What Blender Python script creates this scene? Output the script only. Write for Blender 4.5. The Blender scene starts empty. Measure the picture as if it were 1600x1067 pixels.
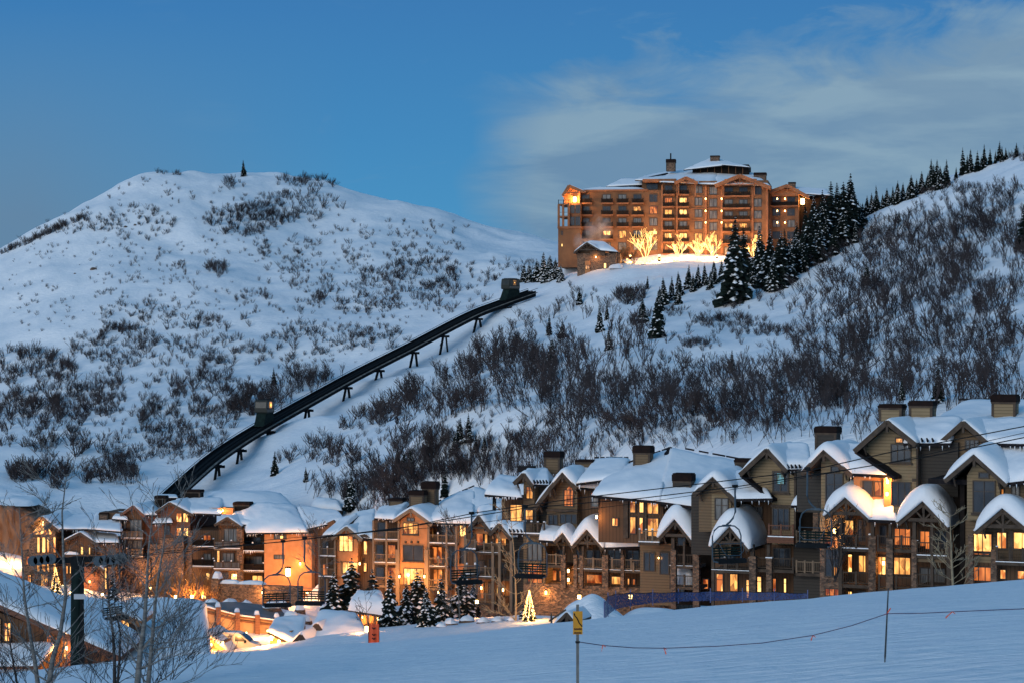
import bpy, math, random
import numpy as np
from mathutils import Vector, noise
R = math.radians
random.seed(7); rng = np.random.default_rng(7)
scn = bpy.context.scene
col = scn.collection
F = 3500.0                       # focal length in photo pixels (1600 wide)
# ---------------------------------------------------------------- camera
cd = bpy.data.cameras.new('camera'); cam = bpy.data.objects.new('camera', cd); col.objects.link(cam)
cd.sensor_width = 36; cd.lens = 36*F/1600; cd.clip_start = 1; cd.clip_end = 6000
cam.location = (0, 0, 0); cam.rotation_euler = (R(90), 0, 0); scn.camera = cam
# ---------------------------------------------------------------- sky
world = bpy.data.worlds.new('World'); scn.world = world; world.use_nodes = True
def build_world():
    nt = world.node_tree; N = nt.nodes; L = nt.links; N.clear()
    out = N.new('ShaderNodeOutputWorld'); bg = N.new('ShaderNodeBackground')
    tc = N.new('ShaderNodeTexCoord'); sx = N.new('ShaderNodeSeparateXYZ'); L.new(tc.outputs['Generated'], sx.inputs[0])
    def m(op, a, b=None, c=None, clamp=False):
        n = N.new('ShaderNodeMath'); n.operation = op; n.use_clamp = clamp
        for i, v in enumerate((a, b, c)):
            if v is None: continue
            if isinstance(v, (int, float)): n.inputs[i].default_value = v
            else: L.new(v, n.inputs[i])
        return n.outputs[0]
    X, Y, Z = sx.outputs
    yy = m('MAXIMUM', Y, 0.2)
    u = m('DIVIDE', X, yy)
    r = N.new('ShaderNodeValToRGB'); cr = r.color_ramp
    st = [(0.0, (0.085, 0.31, 0.53)), (0.05, (0.070, 0.29, 0.54)), (0.09, (0.058, 0.25, 0.51)), (0.16, (0.045, 0.19, 0.45)), (0.4, (0.035, 0.165, 0.37)), (1.0, (0.070, 0.24, 0.45))]
    while len(cr.elements) < len(st): cr.elements.new(0.5)
    for e, (p, c) in zip(cr.elements, st): e.position = p; e.color = (*c, 1)
    L.new(m('ABSOLUTE', Z), r.inputs[0])
    def nz(scale, sc3, det=6, rough=0.55, dist=0.4, rot=-7):
        mp = N.new('ShaderNodeMapping'); mp.inputs['Scale'].default_value = sc3; mp.inputs['Rotation'].default_value = (0, R(rot), 0); L.new(tc.outputs['Generated'], mp.inputs[0])
        n = N.new('ShaderNodeTexNoise'); n.inputs['Scale'].default_value = scale; n.inputs['Detail'].default_value = det; n.inputs['Roughness'].default_value = rough; n.inputs['Distortion'].default_value = dist
        L.new(mp.outputs[0], n.inputs['Vector']); return n.outputs[0]
    n1 = nz(2.2, (6, 6, 26)); n2 = nz(3.0, (5, 5, 14), 7, 0.6, 0.7, -12); n3 = nz(1.6, (3, 3, 8), 4, 0.5, 0.2)
    tilt = m('SUBTRACT', Z, m('MULTIPLY', u, 0.19))
    top = m('MULTIPLY', m('SUBTRACT', m('MULTIPLY_ADD', m('SUBTRACT', n2, 0.5), 0.085, 0.116), tilt), 34.0, None, True)     # ragged upper rim of the bank
    lft = m('MULTIPLY', m('ADD', u, m('MULTIPLY_ADD', m('SUBTRACT', n3, 0.5), 0.10, m('MULTIPLY', Z, 0.25))), 26.0, None, True)
    bank = m('MULTIPLY', top, lft)
    dense = m('MULTIPLY', bank, m('MULTIPLY_ADD', n3, 0.7, 0.62, True))
    lit = m('MULTIPLY_ADD', n1, 5.5, -2.35, True)
    rim = m('MULTIPLY', m('MULTIPLY', bank, m('SUBTRACT', 1.0, m('MULTIPLY', m('SUBTRACT', m('ADD', n2, -0.38), m('MULTIPLY_ADD', tilt, 6.0, -0.55)), 1.4, None, True))), m('MULTIPLY_ADD', u, 5.0, 0.1, True))
    wisp = m('MULTIPLY', m('MULTIPLY_ADD', n2, 6.0, -3.55, True), m('MULTIPLY_ADD', u, 2.0, 0.45, True))
    veil = m('MULTIPLY', m('MULTIPLY_ADD', u, -7.0, -0.5, True), m('MULTIPLY_ADD', Z, -11.0, 1.6, True))
    def mix(fac, c1, c2, k=1.0):
        n = N.new('ShaderNodeMix'); n.data_type = 'RGBA'
        L.new(m('MULTIPLY', fac, k, None, True), n.inputs['Factor']); L.new(c1, n.inputs['A']); n.inputs['B'].default_value = (*c2, 1); return n.outputs['Result']
    c = mix(veil, r.outputs[0], (0.125, 0.235, 0.37), 0.95)
    c = mix(wisp, c, (0.17, 0.32, 0.48), 0.6)
    c = mix(dense, c, (0.148, 0.262, 0.40), 0.9)
    c = mix(m('MULTIPLY', bank, lit), c, (0.24, 0.375, 0.49), 0.85)
    c = mix(rim, c, (0.27, 0.40, 0.50), 0.45)
    L.new(c, bg.inputs[0]); bg.inputs[1].default_value = 1.0
    L.new(bg.outputs[0], out.inputs[0])
build_world()
sd = bpy.data.lights.new('afterglow_sun', 'SUN'); sd.energy = 1.7; sd.angle = R(38); sd.color = (0.97, 0.97, 0.92)
sun = bpy.data.objects.new('afterglow_sun', sd); col.objects.link(sun)
sun.rotation_euler = Vector((0.55, 0.80, -0.25)).to_track_quat('-Z', 'Y').to_euler()
scn.view_settings.view_transform = 'Standard'; scn.view_settings.look = 'None'
scn.view_settings.exposure = 0.0; scn.view_settings.gamma = 1.0
scn.cycles.use_denoising = True
scn.cycles.max_bounces = 5; scn.cycles.diffuse_bounces = 3; scn.cycles.glossy_bounces = 2; scn.cycles.transparent_max_bounces = 12
scn.cycles.volume_bounces = 0; scn.cycles.sample_clamp_indirect = 4

# ---------------------------------------------------------------- materials
MATS = {}
def mat(name, base, rough=0.8, n=0.0, scale=3.0, c2=None, bump=0.0, bscale=20.0, kind='noise', metal=0.0, stretch=(1, 1, 1), spec=0.3):
    if name in MATS: return MATS[name]
    M = bpy.data.materials.new(name); M.use_nodes = True; nt = M.node_tree; N = nt.nodes; L = nt.links
    b = N['Principled BSDF']; b.inputs['Roughness'].default_value = rough; b.inputs['Metallic'].default_value = metal
    b.inputs['Specular IOR Level'].default_value = spec
    b.inputs['Base Color'].default_value = (*base, 1)
    tc = N.new('ShaderNodeTexCoord'); mp = N.new('ShaderNodeMapping'); mp.inputs['Scale'].default_value = stretch
    L.new(tc.outputs['Object'], mp.inputs[0])
    if c2 is not None:
        if kind == 'noise':
            t = N.new('ShaderNodeTexNoise'); t.inputs['Scale'].default_value = scale; t.inputs['Detail'].default_value = 5; f = t.outputs[0]
            L.new(mp.outputs[0], t.inputs['Vector'])
            rp = N.new('ShaderNodeMapRange'); rp.inputs[1].default_value = 0.35; rp.inputs[2].default_value = 0.65; L.new(f, rp.inputs[0]); f = rp.outputs[0]
        elif kind == 'voronoi':
            t = N.new('ShaderNodeTexVoronoi'); t.inputs['Scale'].default_value = scale
            L.new(mp.outputs[0], t.inputs['Vector']); s = N.new('ShaderNodeSeparateColor'); L.new(t.outputs['Color'], s.inputs[0]); f = s.outputs[0]
        elif kind in ('lap', 'batten'):
            t = N.new('ShaderNodeTexWave'); t.wave_type = 'BANDS'; t.bands_direction = 'Z' if kind == 'lap' else 'X'; t.wave_profile = 'SAW'
            t.inputs['Scale'].default_value = scale; t.inputs['Distortion'].default_value = 0; L.new(mp.outputs[0], t.inputs['Vector'])
            g = N.new('ShaderNodeMath'); g.operation = 'GREATER_THAN'; g.inputs[1].default_value = 0.82; L.new(t.outputs[1], g.inputs[0])
            t2 = N.new('ShaderNodeTexNoise'); t2.inputs['Scale'].default_value = 1.5; L.new(tc.outputs['Object'], t2.inputs['Vector'])
            a = N.new('ShaderNodeMath'); a.operation = 'MULTIPLY_ADD'; a.inputs[1].default_value = 0.75; L.new(g.outputs[0], a.inputs[0])
            mm = N.new('ShaderNodeMath'); mm.operation = 'MULTIPLY'; mm.inputs[1].default_value = 0.3; L.new(t2.outputs[0], mm.inputs[0]); L.new(mm.outputs[0], a.inputs[2]); f = a.outputs[0]
        mx = N.new('ShaderNodeMix'); mx.data_type = 'RGBA'; mx.inputs['A'].default_value = (*base, 1); mx.inputs['B'].default_value = (*c2, 1)
        L.new(f, mx.inputs['Factor']); L.new(mx.outputs['Result'], b.inputs['Base Color'])
    if bump:
        t = N.new('ShaderNodeTexNoise' if kind != 'voronoi' else 'ShaderNodeTexVoronoi'); t.inputs['Scale'].default_value = bscale
        L.new(mp.outputs[0], t.inputs['Vector'])
        bp = N.new('ShaderNodeBump'); bp.inputs['Strength'].default_value = bump; bp.inputs['Distance'].default_value = 0.3
        L.new(t.outputs[0], bp.inputs['Height']); L.new(bp.outputs[0], b.inputs['Normal'])
    MATS[name] = M; return M
def emat(name, color, strength, vary=0.0, scale=1.0):
    """lit glass: a bright room seen through it, with curtains and furniture as darker patches"""
    if name in MATS: return MATS[name]
    M = bpy.data.materials.new(name); M.use_nodes = True; nt = M.node_tree; N = nt.nodes; L = nt.links
    b = N['Principled BSDF']; b.inputs['Base Color'].default_value = (0.03, 0.02, 0.015, 1); b.inputs['Roughness'].default_value = 0.15
    b.inputs['Emission Color'].default_value = (*color, 1); b.inputs['Emission Strength'].default_value = strength
    if vary:
        tc = N.new('ShaderNodeTexCoord'); t = N.new('ShaderNodeTexNoise'); t.inputs['Scale'].default_value = scale; t.inputs['Detail'].default_value = 3
        mp = N.new('ShaderNodeMapping'); mp.inputs['Scale'].default_value = (1.6, 1.6, 0.7); L.new(tc.outputs['Object'], mp.inputs[0]); L.new(mp.outputs[0], t.inputs['Vector'])
        v = N.new('ShaderNodeTexVoronoi'); v.inputs['Scale'].default_value = scale*1.7; L.new(mp.outputs[0], v.inputs['Vector']); sc_ = N.new('ShaderNodeSeparateColor'); L.new(v.outputs['Color'], sc_.inputs[0])
        ad = N.new('ShaderNodeMath'); ad.operation = 'MULTIPLY_ADD'; ad.inputs[1].default_value = 0.35; L.new(sc_.outputs[0], ad.inputs[0]); L.new(t.outputs[0], ad.inputs[2])
        r = N.new('ShaderNodeMapRange'); r.inputs[1].default_value = 0.48; r.inputs[2].default_value = 0.88; r.inputs[3].default_value = 0; r.inputs[4].default_value = 1
        L.new(ad.outputs[0], r.inputs[0]); rr = N.new('ShaderNodeMix'); rr.data_type = 'RGBA'; L.new(r.outputs[0], rr.inputs['Factor'])
        k0 = strength*(1-vary); k1 = strength*1.35
        rr.inputs['A'].default_value = (color[0]*k0, color[1]*k0*0.5, color[2]*k0*0.4, 1); rr.inputs['B'].default_value = (color[0]*k1, color[1]*k1*1.12, color[2]*k1*1.5, 1)
        L.new(rr.outputs['Result'], b.inputs['Emission Color']); b.inputs['Emission Strength'].default_value = 1.0
    MATS[name] = M; return M
SNOW = mat('snow', (0.86, 0.88, 0.91), 0.65, bump=0.25, bscale=1.3, c2=(0.80, 0.83, 0.88), scale=0.5)
SNOWR = mat('roof_snow', (0.88, 0.88, 0.90), 0.6, bump=0.22, bscale=1.1, c2=(0.82, 0.84, 0.88), scale=0.6)
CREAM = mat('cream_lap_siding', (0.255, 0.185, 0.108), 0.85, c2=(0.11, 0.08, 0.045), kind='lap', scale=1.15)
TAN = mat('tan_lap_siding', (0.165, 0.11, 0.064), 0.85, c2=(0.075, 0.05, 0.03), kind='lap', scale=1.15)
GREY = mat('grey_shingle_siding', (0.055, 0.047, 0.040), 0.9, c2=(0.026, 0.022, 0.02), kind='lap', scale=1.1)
BROWN = mat('brown_board_siding', (0.115, 0.062, 0.034), 0.85, c2=(0.05, 0.028, 0.016), kind='batten', scale=0.9)
REDB = mat('red_brown_siding', (0.17, 0.075, 0.045), 0.8, c2=(0.09, 0.04, 0.025), kind='lap', scale=1.0)
OCHRE = mat('ochre_stucco', (0.44, 0.195, 0.085), 0.85, c2=(0.35, 0.155, 0.065), scale=1.2, bump=0.1, bscale=9)
TRIM = mat('timber_trim', (0.088, 0.062, 0.045), 0.85, c2=(0.05, 0.036, 0.027), scale=2)
TRIML = mat('light_timber_trim', (0.20, 0.135, 0.088), 0.7, c2=(0.17, 0.12, 0.08), scale=2)
DARK = mat('dark_paint_recess_shade', (0.018, 0.013, 0.011), 0.9, c2=(0.011, 0.009, 0.008), scale=2, spec=0.1)  # near-black colour; stands in for shade on recess walls, plain dark paint elsewhere
SOFF = mat('dark_roof_metal', (0.020, 0.017, 0.018), 0.8, c2=(0.012, 0.010, 0.012), scale=2, spec=0.1)
CAP = mat('chimney_cap_metal', (0.014, 0.010, 0.010), 0.85, c2=(0.022, 0.013, 0.011), scale=3, spec=0.05)
STONE = mat('ledge_stone', (0.24, 0.145, 0.095), 0.95, c2=(0.07, 0.05, 0.04), kind='voronoi', scale=3.2, stretch=(1, 1, 1.7), bump=0.6, bscale=3.2)
FRAME = mat('window_frame_paint', (0.05, 0.035, 0.028), 0.5, c2=(0.035, 0.025, 0.02), scale=3)
GLASS = mat('dark_glass', (0.018, 0.022, 0.03), 0.12, spec=0.8, c2=(0.035, 0.04, 0.05), scale=0.7)
CURT = mat('curtained_glass', (0.13, 0.13, 0.13), 0.3, spec=0.7, c2=(0.02, 0.024, 0.03), scale=1.3, stretch=(2.5, 2.5, 0.3))
LIT = emat('lit_room_glass', (1.0, 0.40, 0.07), 1.35, 0.8, 0.9)
LITB = emat('bright_room_glass', (1.0, 0.50, 0.11), 2.0, 0.62, 0.8)
LITO = emat('orange_room_glass', (1.0, 0.25, 0.04), 0.75, 0.75, 0.9)
BULB = emat('lamp_glow', (1.0, 0.66, 0.22), 14)
FAIRY = emat('string_lights', (1.0, 0.58, 0.17), 3.6)
METAL = mat('galvanised_steel', (0.055, 0.085, 0.11), 0.6, metal=0.2, c2=(0.04, 0.06, 0.08), scale=3)
BLACKM = mat('black_painted_steel', (0.008, 0.010, 0.012), 0.85, c2=(0.012, 0.014, 0.016), scale=3, spec=0.08)
GREENM = mat('dark_green_steel', (0.004, 0.010, 0.010), 0.8, c2=(0.010, 0.022, 0.02), scale=2, spec=0.1)
def groomed(M):
    nt = M.node_tree; N = nt.nodes; L = nt.links; b = N['Principled BSDF']; tc = N.new('ShaderNodeTexCoord'); last = b.inputs['Normal'].links[0].from_node
    for sc3, s, st, ds in (((0.10, 1.1, 0.3), 1.2, 0.5, 0.12), ((1, 1, 1), 5.0, 0.35, 0.05), ((1, 2.2, 1), 0.7, 0.6, 0.45)):
        mp = N.new('ShaderNodeMapping'); mp.inputs['Scale'].default_value = sc3; mp.inputs['Rotation'].default_value = (0, 0, R(9)); L.new(tc.outputs['Object'], mp.inputs[0])
        t = N.new('ShaderNodeTexNoise'); t.inputs['Scale'].default_value = s; t.inputs['Detail'].default_value = 6; t.inputs['Roughness'].default_value = 0.6; L.new(mp.outputs[0], t.inputs['Vector'])
        bp = N.new('ShaderNodeBump'); bp.inputs['Strength'].default_value = st; bp.inputs['Distance'].default_value = ds; L.new(t.outputs[0], bp.inputs['Height']); L.new(last.outputs[0], bp.inputs['Normal']); last = bp
    L.new(last.outputs[0], b.inputs['Normal'])
groomed(SNOW)
TWIG = mat('scrub_twig_bark', (0.078, 0.064, 0.065), 0.95, c2=(0.026, 0.023, 0.027), scale=0.12, spec=0.1)
TWIGP = mat('pale_aspen_bark', (0.26, 0.24, 0.20), 0.85, c2=(0.13, 0.12, 0.11), scale=1.5)
NEEDLE = mat('spruce_needles', (0.016, 0.026, 0.022), 0.95, c2=(0.006, 0.010, 0.010), scale=4, spec=0.1)
BARK = mat('spruce_bark', (0.05, 0.035, 0.025), 0.9, c2=(0.03, 0.02, 0.016), scale=6)
HOTEL = mat('hotel_stucco', (0.20, 0.10, 0.050), 0.9, c2=(0.125, 0.062, 0.033), scale=0.3, bump=0.1, bscale=4)
HTRIM = mat('hotel_timber', (0.26, 0.115, 0.055), 0.85, c2=(0.17, 0.075, 0.038), scale=0.6)
ROCK = mat('cliff_rock', (0.20, 0.145, 0.105), 0.95, c2=(0.085, 0.06, 0.05), scale=0.5, stretch=(1, 1, 0.18), bump=0.8, bscale=0.8)

# ---------------------------------------------------------------- mesh helpers
def P(px, py, D): return Vector(((px-800)/F*D, D, (533.5-py)/F*D))
class MB:
    def __init__(s): s.v = []; s.f = []; s.m = []
    def add(s, vs, fs, mi=0):
        b = len(s.v); s.v += [tuple(v) for v in vs]; s.f += [tuple(b+i for i in f) for f in fs]; s.m += [mi]*len(fs)
    def box(s, x0, x1, y0, y1, z0, z1, mi=0):
        if x0 > x1: x0, x1 = x1, x0
        if y0 > y1: y0, y1 = y1, y0
        if z0 > z1: z0, z1 = z1, z0
        s.add([(x0,y0,z0),(x1,y0,z0),(x1,y1,z0),(x0,y1,z0),(x0,y0,z1),(x1,y0,z1),(x1,y1,z1),(x0,y1,z1)],
              [(0,3,2,1),(4,5,6,7),(0,1,5,4),(1,2,6,5),(2,3,7,6),(3,0,4,7)], mi)
    def tube(s, pts, rad, n=6, mi=0, cap=True):
        pts = [Vector(p) for p in pts]
        if not isinstance(rad, (list, tuple)): rad = [rad]*len(pts)
        rings = []
        for i, p in enumerate(pts):
            d = (pts[min(i+1, len(pts)-1)] - pts[max(i-1, 0)]); d = d.normalized() if d.length else Vector((0,0,1))
            a = d.cross(Vector((0,0,1))) if abs(d.z) < 0.95 else d.cross(Vector((1,0,0))); a.normalize(); b = d.cross(a)
            rings += [p + (a*math.cos(2*math.pi*k/n) + b*math.sin(2*math.pi*k/n))*rad[i] for k in range(n)]
        fs = []
        for i in range(len(pts)-1):
            for k in range(n): fs.append((i*n+k, i*n+(k+1)%n, (i+1)*n+(k+1)%n, (i+1)*n+k))
        if cap: fs += [tuple(range(n))[::-1], tuple((len(pts)-1)*n+k for k in range(n))]
        s.add(rings, fs, mi)
    def bar(s, a, b, w, h=None, mi=0):
        """rectangular bar between two points"""
        a = Vector(a); b = Vector(b); h = h or w; d = (b-a).normalized()
        u = d.cross(Vector((0,0,1))) if abs(d.z) < 0.98 else Vector((1,0,0)); u.normalize(); v = u.cross(d)
        u = u*w/2; v = v*h/2
        s.add([a-u-v,a+u-v,a+u+v,a-u+v,b-u-v,b+u-v,b+u+v,b-u+v], [(0,3,2,1),(4,5,6,7),(0,1,5,4),(1,2,6,5),(2,3,7,6),(3,0,4,7)], mi)
    def prism(s, prof, y0, y1, mi=0):
        """polygon prof [(x,z)] extruded along y"""
        n = len(prof); vs = [(x, y0, z) for x, z in prof] + [(x, y1, z) for x, z in prof]
        s.add(vs, [tuple(range(n)), tuple(range(2*n-1, n-1, -1))] + [(i, n+i, n+(i+1)%n, (i+1)%n) for i in range(n)], mi)
    def disc(s, c, r, ax, w, n=10, mi=0):
        ax = Vector(ax).normalized(); s.tube([Vector(c)-ax*w/2, Vector(c)+ax*w/2], r, n, mi)
    def grid(s, pts, nu, nv, mi=0, flip=False):
        s.add(pts, [((i*nv+j), (i+1)*nv+j, (i+1)*nv+j+1, i*nv+j+1)[::-1 if flip else 1] for i in range(nu-1) for j in range(nv-1)], mi)
def link_mesh(name, mb, mats, parent=None, smooth=False):
    me = bpy.data.meshes.new(name); me.from_pydata(mb.v, [], mb.f)
    if not isinstance(mats, (list, tuple)): mats = [mats]
    for m_ in mats: me.materials.append(m_)
    if len(mats) > 1: me.polygons.foreach_set('material_index', mb.m)
    if smooth: me.polygons.foreach_set('use_smooth', [True]*len(me.polygons))
    me.update()
    o = bpy.data.objects.new(name, me); col.objects.link(o)
    if parent is not None: o.parent = parent
    return o
def np_mesh(name, V, Fq, mats, smooth=False, mi=None):
    me = bpy.data.meshes.new(name); k = Fq.shape[1]
    me.vertices.add(len(V)); me.vertices.foreach_set('co', V.astype(np.float32).ravel())
    me.loops.add(Fq.size); me.loops.foreach_set('vertex_index', Fq.astype(np.int32).ravel())
    me.polygons.add(len(Fq)); me.polygons.foreach_set('loop_start', np.arange(0, Fq.size, k, dtype=np.int32))
    for m_ in mats: me.materials.append(m_)
    if mi is not None: me.polygons.foreach_set('material_index', mi.astype(np.int32))
    if smooth: me.polygons.foreach_set('use_smooth', np.ones(len(Fq), bool))
    me.update(); me.validate(); return me
def tag(o, label=None, cat=None, group=None, kind=None):
    for k, v in (('label', label), ('category', cat), ('group', group), ('kind', kind)):
        if v: o[k] = v
    return o
def empty(name, loc, rz=0.0, label=None, cat=None, group=None):
    o = bpy.data.objects.new(name, None); col.objects.link(o); o.location = loc; o.rotation_euler = (0, 0, rz); o.empty_display_size = 0.3
    return tag(o, label, cat, group)
def copy_tree(o, parent=None):
    c = o.copy(); col.objects.link(c)
    if parent is not None: c.parent = parent
    for ch in list(o.children): copy_tree(ch, c)
    return c
def point_light(parent, loc, power, color=(1.0, 0.5, 0.16), r=0.3, name='light'):
    l = bpy.data.lights.new(name, 'POINT'); l.energy = power; l.color = color; l.shadow_soft_size = r
    o = bpy.data.objects.new(name, l); col.objects.link(o); o.parent = parent; o.location = loc; return o

# ---------------------------------------------------------------- terrain
CP = [ # px, py, D   ground seen (or standing hidden) there
 # left hill
 (-250,560,680),(-120,470,700),(0,402,700),(100,340,722),(150,311,738),(215,271,755),(300,268,775),(380,272,775),(450,276,775),(520,291,770),(600,313,762),(700,337,750),(800,366,735),(872,392,715),
 (-200,700,520),(0,560,600),(0,690,480),(0,765,425),(100,772,415),(200,640,505),(200,770,408),(300,500,600),(300,380,690),(450,450,640),(450,340,725),(600,400,680),(700,430,650),(800,430,640),(600,490,590),(340,600,530),
 (850,440,612),(150,480,620),(-150,780,420),
 # under the funicular
 (255,800,398),(320,756,425),(365,722,444),(413,690,462),(472,660,480),(531,630,498),(583,602,512),(635,577,528),(687,549,542),(737,522,552),(783,492,563),(840,462,578),
 # hotel mound
 (872,440,585),(910,428,583),(960,419,582),(1080,414,582),(1140,412,580),(900,402,622),(1000,398,618),(1130,395,615),(1200,395,610),(1262,398,590),
 (1330,360,575),(1400,322,560),(1500,276,545),(1600,238,530),(1750,200,520),(1900,200,500),
 # slope below and right hand side
 (880,520,500),(960,545,440),(1000,470,520),(1050,500,475),(1100,455,530),(1150,500,470),(1200,450,510),(1250,520,430),(1300,440,480),(1400,400,470),(1400,480,400),(1500,360,470),(1600,330,460),(1600,440,380),(1500,560,310),
 (760,600,450),(640,640,440),(560,680,420),(480,740,400),(620,720,345),(700,680,360),(800,640,370),(820,690,320),(900,620,370),(1000,620,340),(1000,690,285),(1100,640,320),(1100,700,268),(1200,600,335),(1200,690,252),(1300,640,280),(1400,640,262),(1500,640,250),(1600,620,250),(1750,560,250),
 (700,760,300),(560,790,330),(440,800,372),(380,800,380),
 # behind the silhouettes
 (0,450,790),(50,415,790),(100,385,800),(150,352,810),(215,310,830),(-120,520,800),(-60,440,690),(50,372,712),(300,305,850),(450,312,850),(600,350,840),
 (0,520,1000),(300,470,1050),(700,480,1000),(900,500,950),(1200,500,900),(1600,400,900),(-300,640,950),(1950,420,850),(300,560,1800),(1300,560,1800),(800,560,2600),
]
CW = [P(*c) for c in CP]
# village floor in metres (x, y, z)
CW += [Vector(v) for v in [*[tuple(P(*q)) for q in ((440,948,300),(355,952,300),(475,966,282),(425,958,288),(330,950,300),(400,972,274),(455,978,268))],(-28,345,-38.5),(-24,330,-38),(-38,362,-37.5),(-20,315,-37),(-60,365,-37),(-9,300,-35.8),(-3,275,-33.5),(-14,318,-36),(4,262,-32),(12,240,-29.5),(-75,330,-39),(-50,335,-39),(-30,335,-38.5),(-90,290,-36),(-60,270,-35.5),(-45,262,-34.5),(-36,250,-34.5),(-20,262,-34.5),(-12,285,-35),(-15,300,-35),(-5,255,-31),(5,222,-27.5),(0,235,-29),(15,215,-26.5),(24,205,-24.5),(40,190,-22.5),(55,178,-21.5),(45,215,-22.5),(30,235,-24),(10,262,-28),
  (-55,190,-29),(-40,190,-29.5),(-20,190,-29.5),(0,180,-26),(15,165,-24),(45,150,-20),(80,170,-19),(-110,210,-30),(-110,330,-36)]]
A_ = np.array([(c.x, c.y) for c in CW]); Zc = np.array([c.z for c in CW])
def U_(d2): return np.where(d2 > 0, 0.5*d2*np.log(np.maximum(d2, 1e-12)), 0.0)
SC = 100.0
def fit():
    a = A_/SC; n = len(a); K = U_(((a[:, None]-a[None])**2).sum(-1)) + np.eye(n)*0.002
    Pm = np.c_[np.ones(n), a]; M = np.zeros((n+3, n+3)); M[:n, :n] = K; M[:n, n:] = Pm; M[n:, :n] = Pm.T
    return np.linalg.solve(M, np.r_[Zc, 0, 0, 0])
W_ = fit()
def G(X, Y):
    a = A_/SC; x = X.ravel()/SC; y = Y.ravel()/SC; out = np.full(x.shape, W_[-3]) + W_[-2]*x + W_[-1]*y
    for i in range(len(a)): out += W_[i]*U_((x-a[i, 0])**2+(y-a[i, 1])**2)
    return out.reshape(X.shape)
EDGE = np.array([(-500,1110),(0,1054),(130,1038),(290,1024),(420,1015),(600,1003),(720,990),(850,974),(950,964),(1020,957),(1100,948),(1180,941),(1260,935),(1350,925),(1450,917),(1600,905),(2000,880)], float)
def FG(X, Y):
    px = X/Y*F+800; e = np.interp(px, EDGE[:, 0], EDGE[:, 1]); s = (e-533.5)/F
    return -s*Y - 0.00066*(Y-110)**2
def sstep(t): t = np.clip(t, 0, 1); return t*t*(3-2*t)
uu = np.concatenate([np.linspace(-1.2, -0.30, 40)[:-1], np.linspace(-0.30, 0.30, 761), np.linspace(0.30, 1.2, 40)[1:]])
DD = np.concatenate([np.linspace(6, 100, 60)[:-1], np.linspace(100, 240, 100)[:-1], np.linspace(240, 800, 330)[:-1], np.geomspace(800, 4000, 30)])
UU, DG = np.meshgrid(uu, DD, indexing='ij'); XX = UU*DG
Hg = np.clip(G(XX, DG), -45, 100)
far = sstep((DG-1100)/600); Hg = Hg*(1-far) + (-20)*far
side = sstep((np.abs(UU)-0.36)/0.3); Hg = Hg*(1-side) + (-25+0.04*(DG-200).clip(0, 900))*side
lf = sstep((DG-114)/50); H = FG(XX, DG)*(1-lf) + Hg*lf
def fbm(x, y, s, o=3):
    return noise.fractal(Vector((x/s, y/s, 3.3)), 1.0, 2.1, o)
nz = np.zeros_like(H)
for i in range(0, len(uu)):
    for j in range(0, len(DD)):
        d = DD[j]
        if d > 1100 or abs(uu[i]) > 0.33: continue
        if d < 165: nz[i, j] = 0.16*noise.noise(Vector((XX[i, j]/9, d/14, 1)))*min(1, max(0, (d-20)/40)) + 0.022*noise.noise(Vector((XX[i, j]/1.3, d/2.2, 7)))
        elif d < 240: nz[i, j] = 0.5*noise.noise(Vector((XX[i, j]/12, d/12, 1)))
        else: nz[i, j] = 2.3*fbm(XX[i, j], d, 40, 5)*min(1, (d-240)/80) + 0.75*noise.noise(Vector((XX[i, j]/10, d/10, 1))) - 0.35*abs(noise.noise(Vector((XX[i, j]/22, d/60, 5))))*3
H += nz
def terrain_mesh():
    nu, nd = H.shape
    V = np.stack([XX, DG, H], -1).reshape(-1, 3)
    i, j = np.meshgrid(np.arange(nu-1), np.arange(nd-1), indexing='ij'); a = (i*nd+j).ravel()
    Fq = np.stack([a, a+nd, a+nd+1, a+1], -1)
    me = np_mesh('snow_ground', V, Fq, [SNOW], True)
    o = bpy.data.objects.new('snow_ground', me); col.objects.link(o); tag(o, kind='structure')
terrain_mesh()
def ground_z(x, y):
    u = x/y; i = int(np.clip(np.searchsorted(uu, u)-1, 0, len(uu)-2)); j = int(np.clip(np.searchsorted(DD, y)-1, 0, len(DD)-2))
    fu = (u-uu[i])/(uu[i+1]-uu[i]); fd = (y-DD[j])/(DD[j+1]-DD[j])
    return float((H[i, j]*(1-fd)+H[i, j+1]*fd)*(1-fu) + (H[i+1, j]*(1-fd)+H[i+1, j+1]*fd)*fu)
def hit(px, py, dmin=240.0, dmax=1000.0):
    """first ground point along the ray through a photo pixel, beyond dmin"""
    u = (px-800)/F; w = (533.5-py)/F
    i = int(np.clip(np.searchsorted(uu, u)-1, 0, len(uu)-2)); fu = (u-uu[i])/(uu[i+1]-uu[i])
    h = H[i]*(1-fu)+H[i+1]*fu; over = (h - w*DD); ok = np.nonzero((over > 0) & (DD > dmin) & (DD < dmax))[0]
    if len(ok) == 0: return None
    j = ok[0]
    if j == 0 or over[j-1] > 0: return Vector((u*DD[j], DD[j], h[j]))
    t = -over[j-1]/(over[j]-over[j-1]); D = DD[j-1]+(DD[j]-DD[j-1])*t
    return Vector((u*D, D, w*D))
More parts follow.
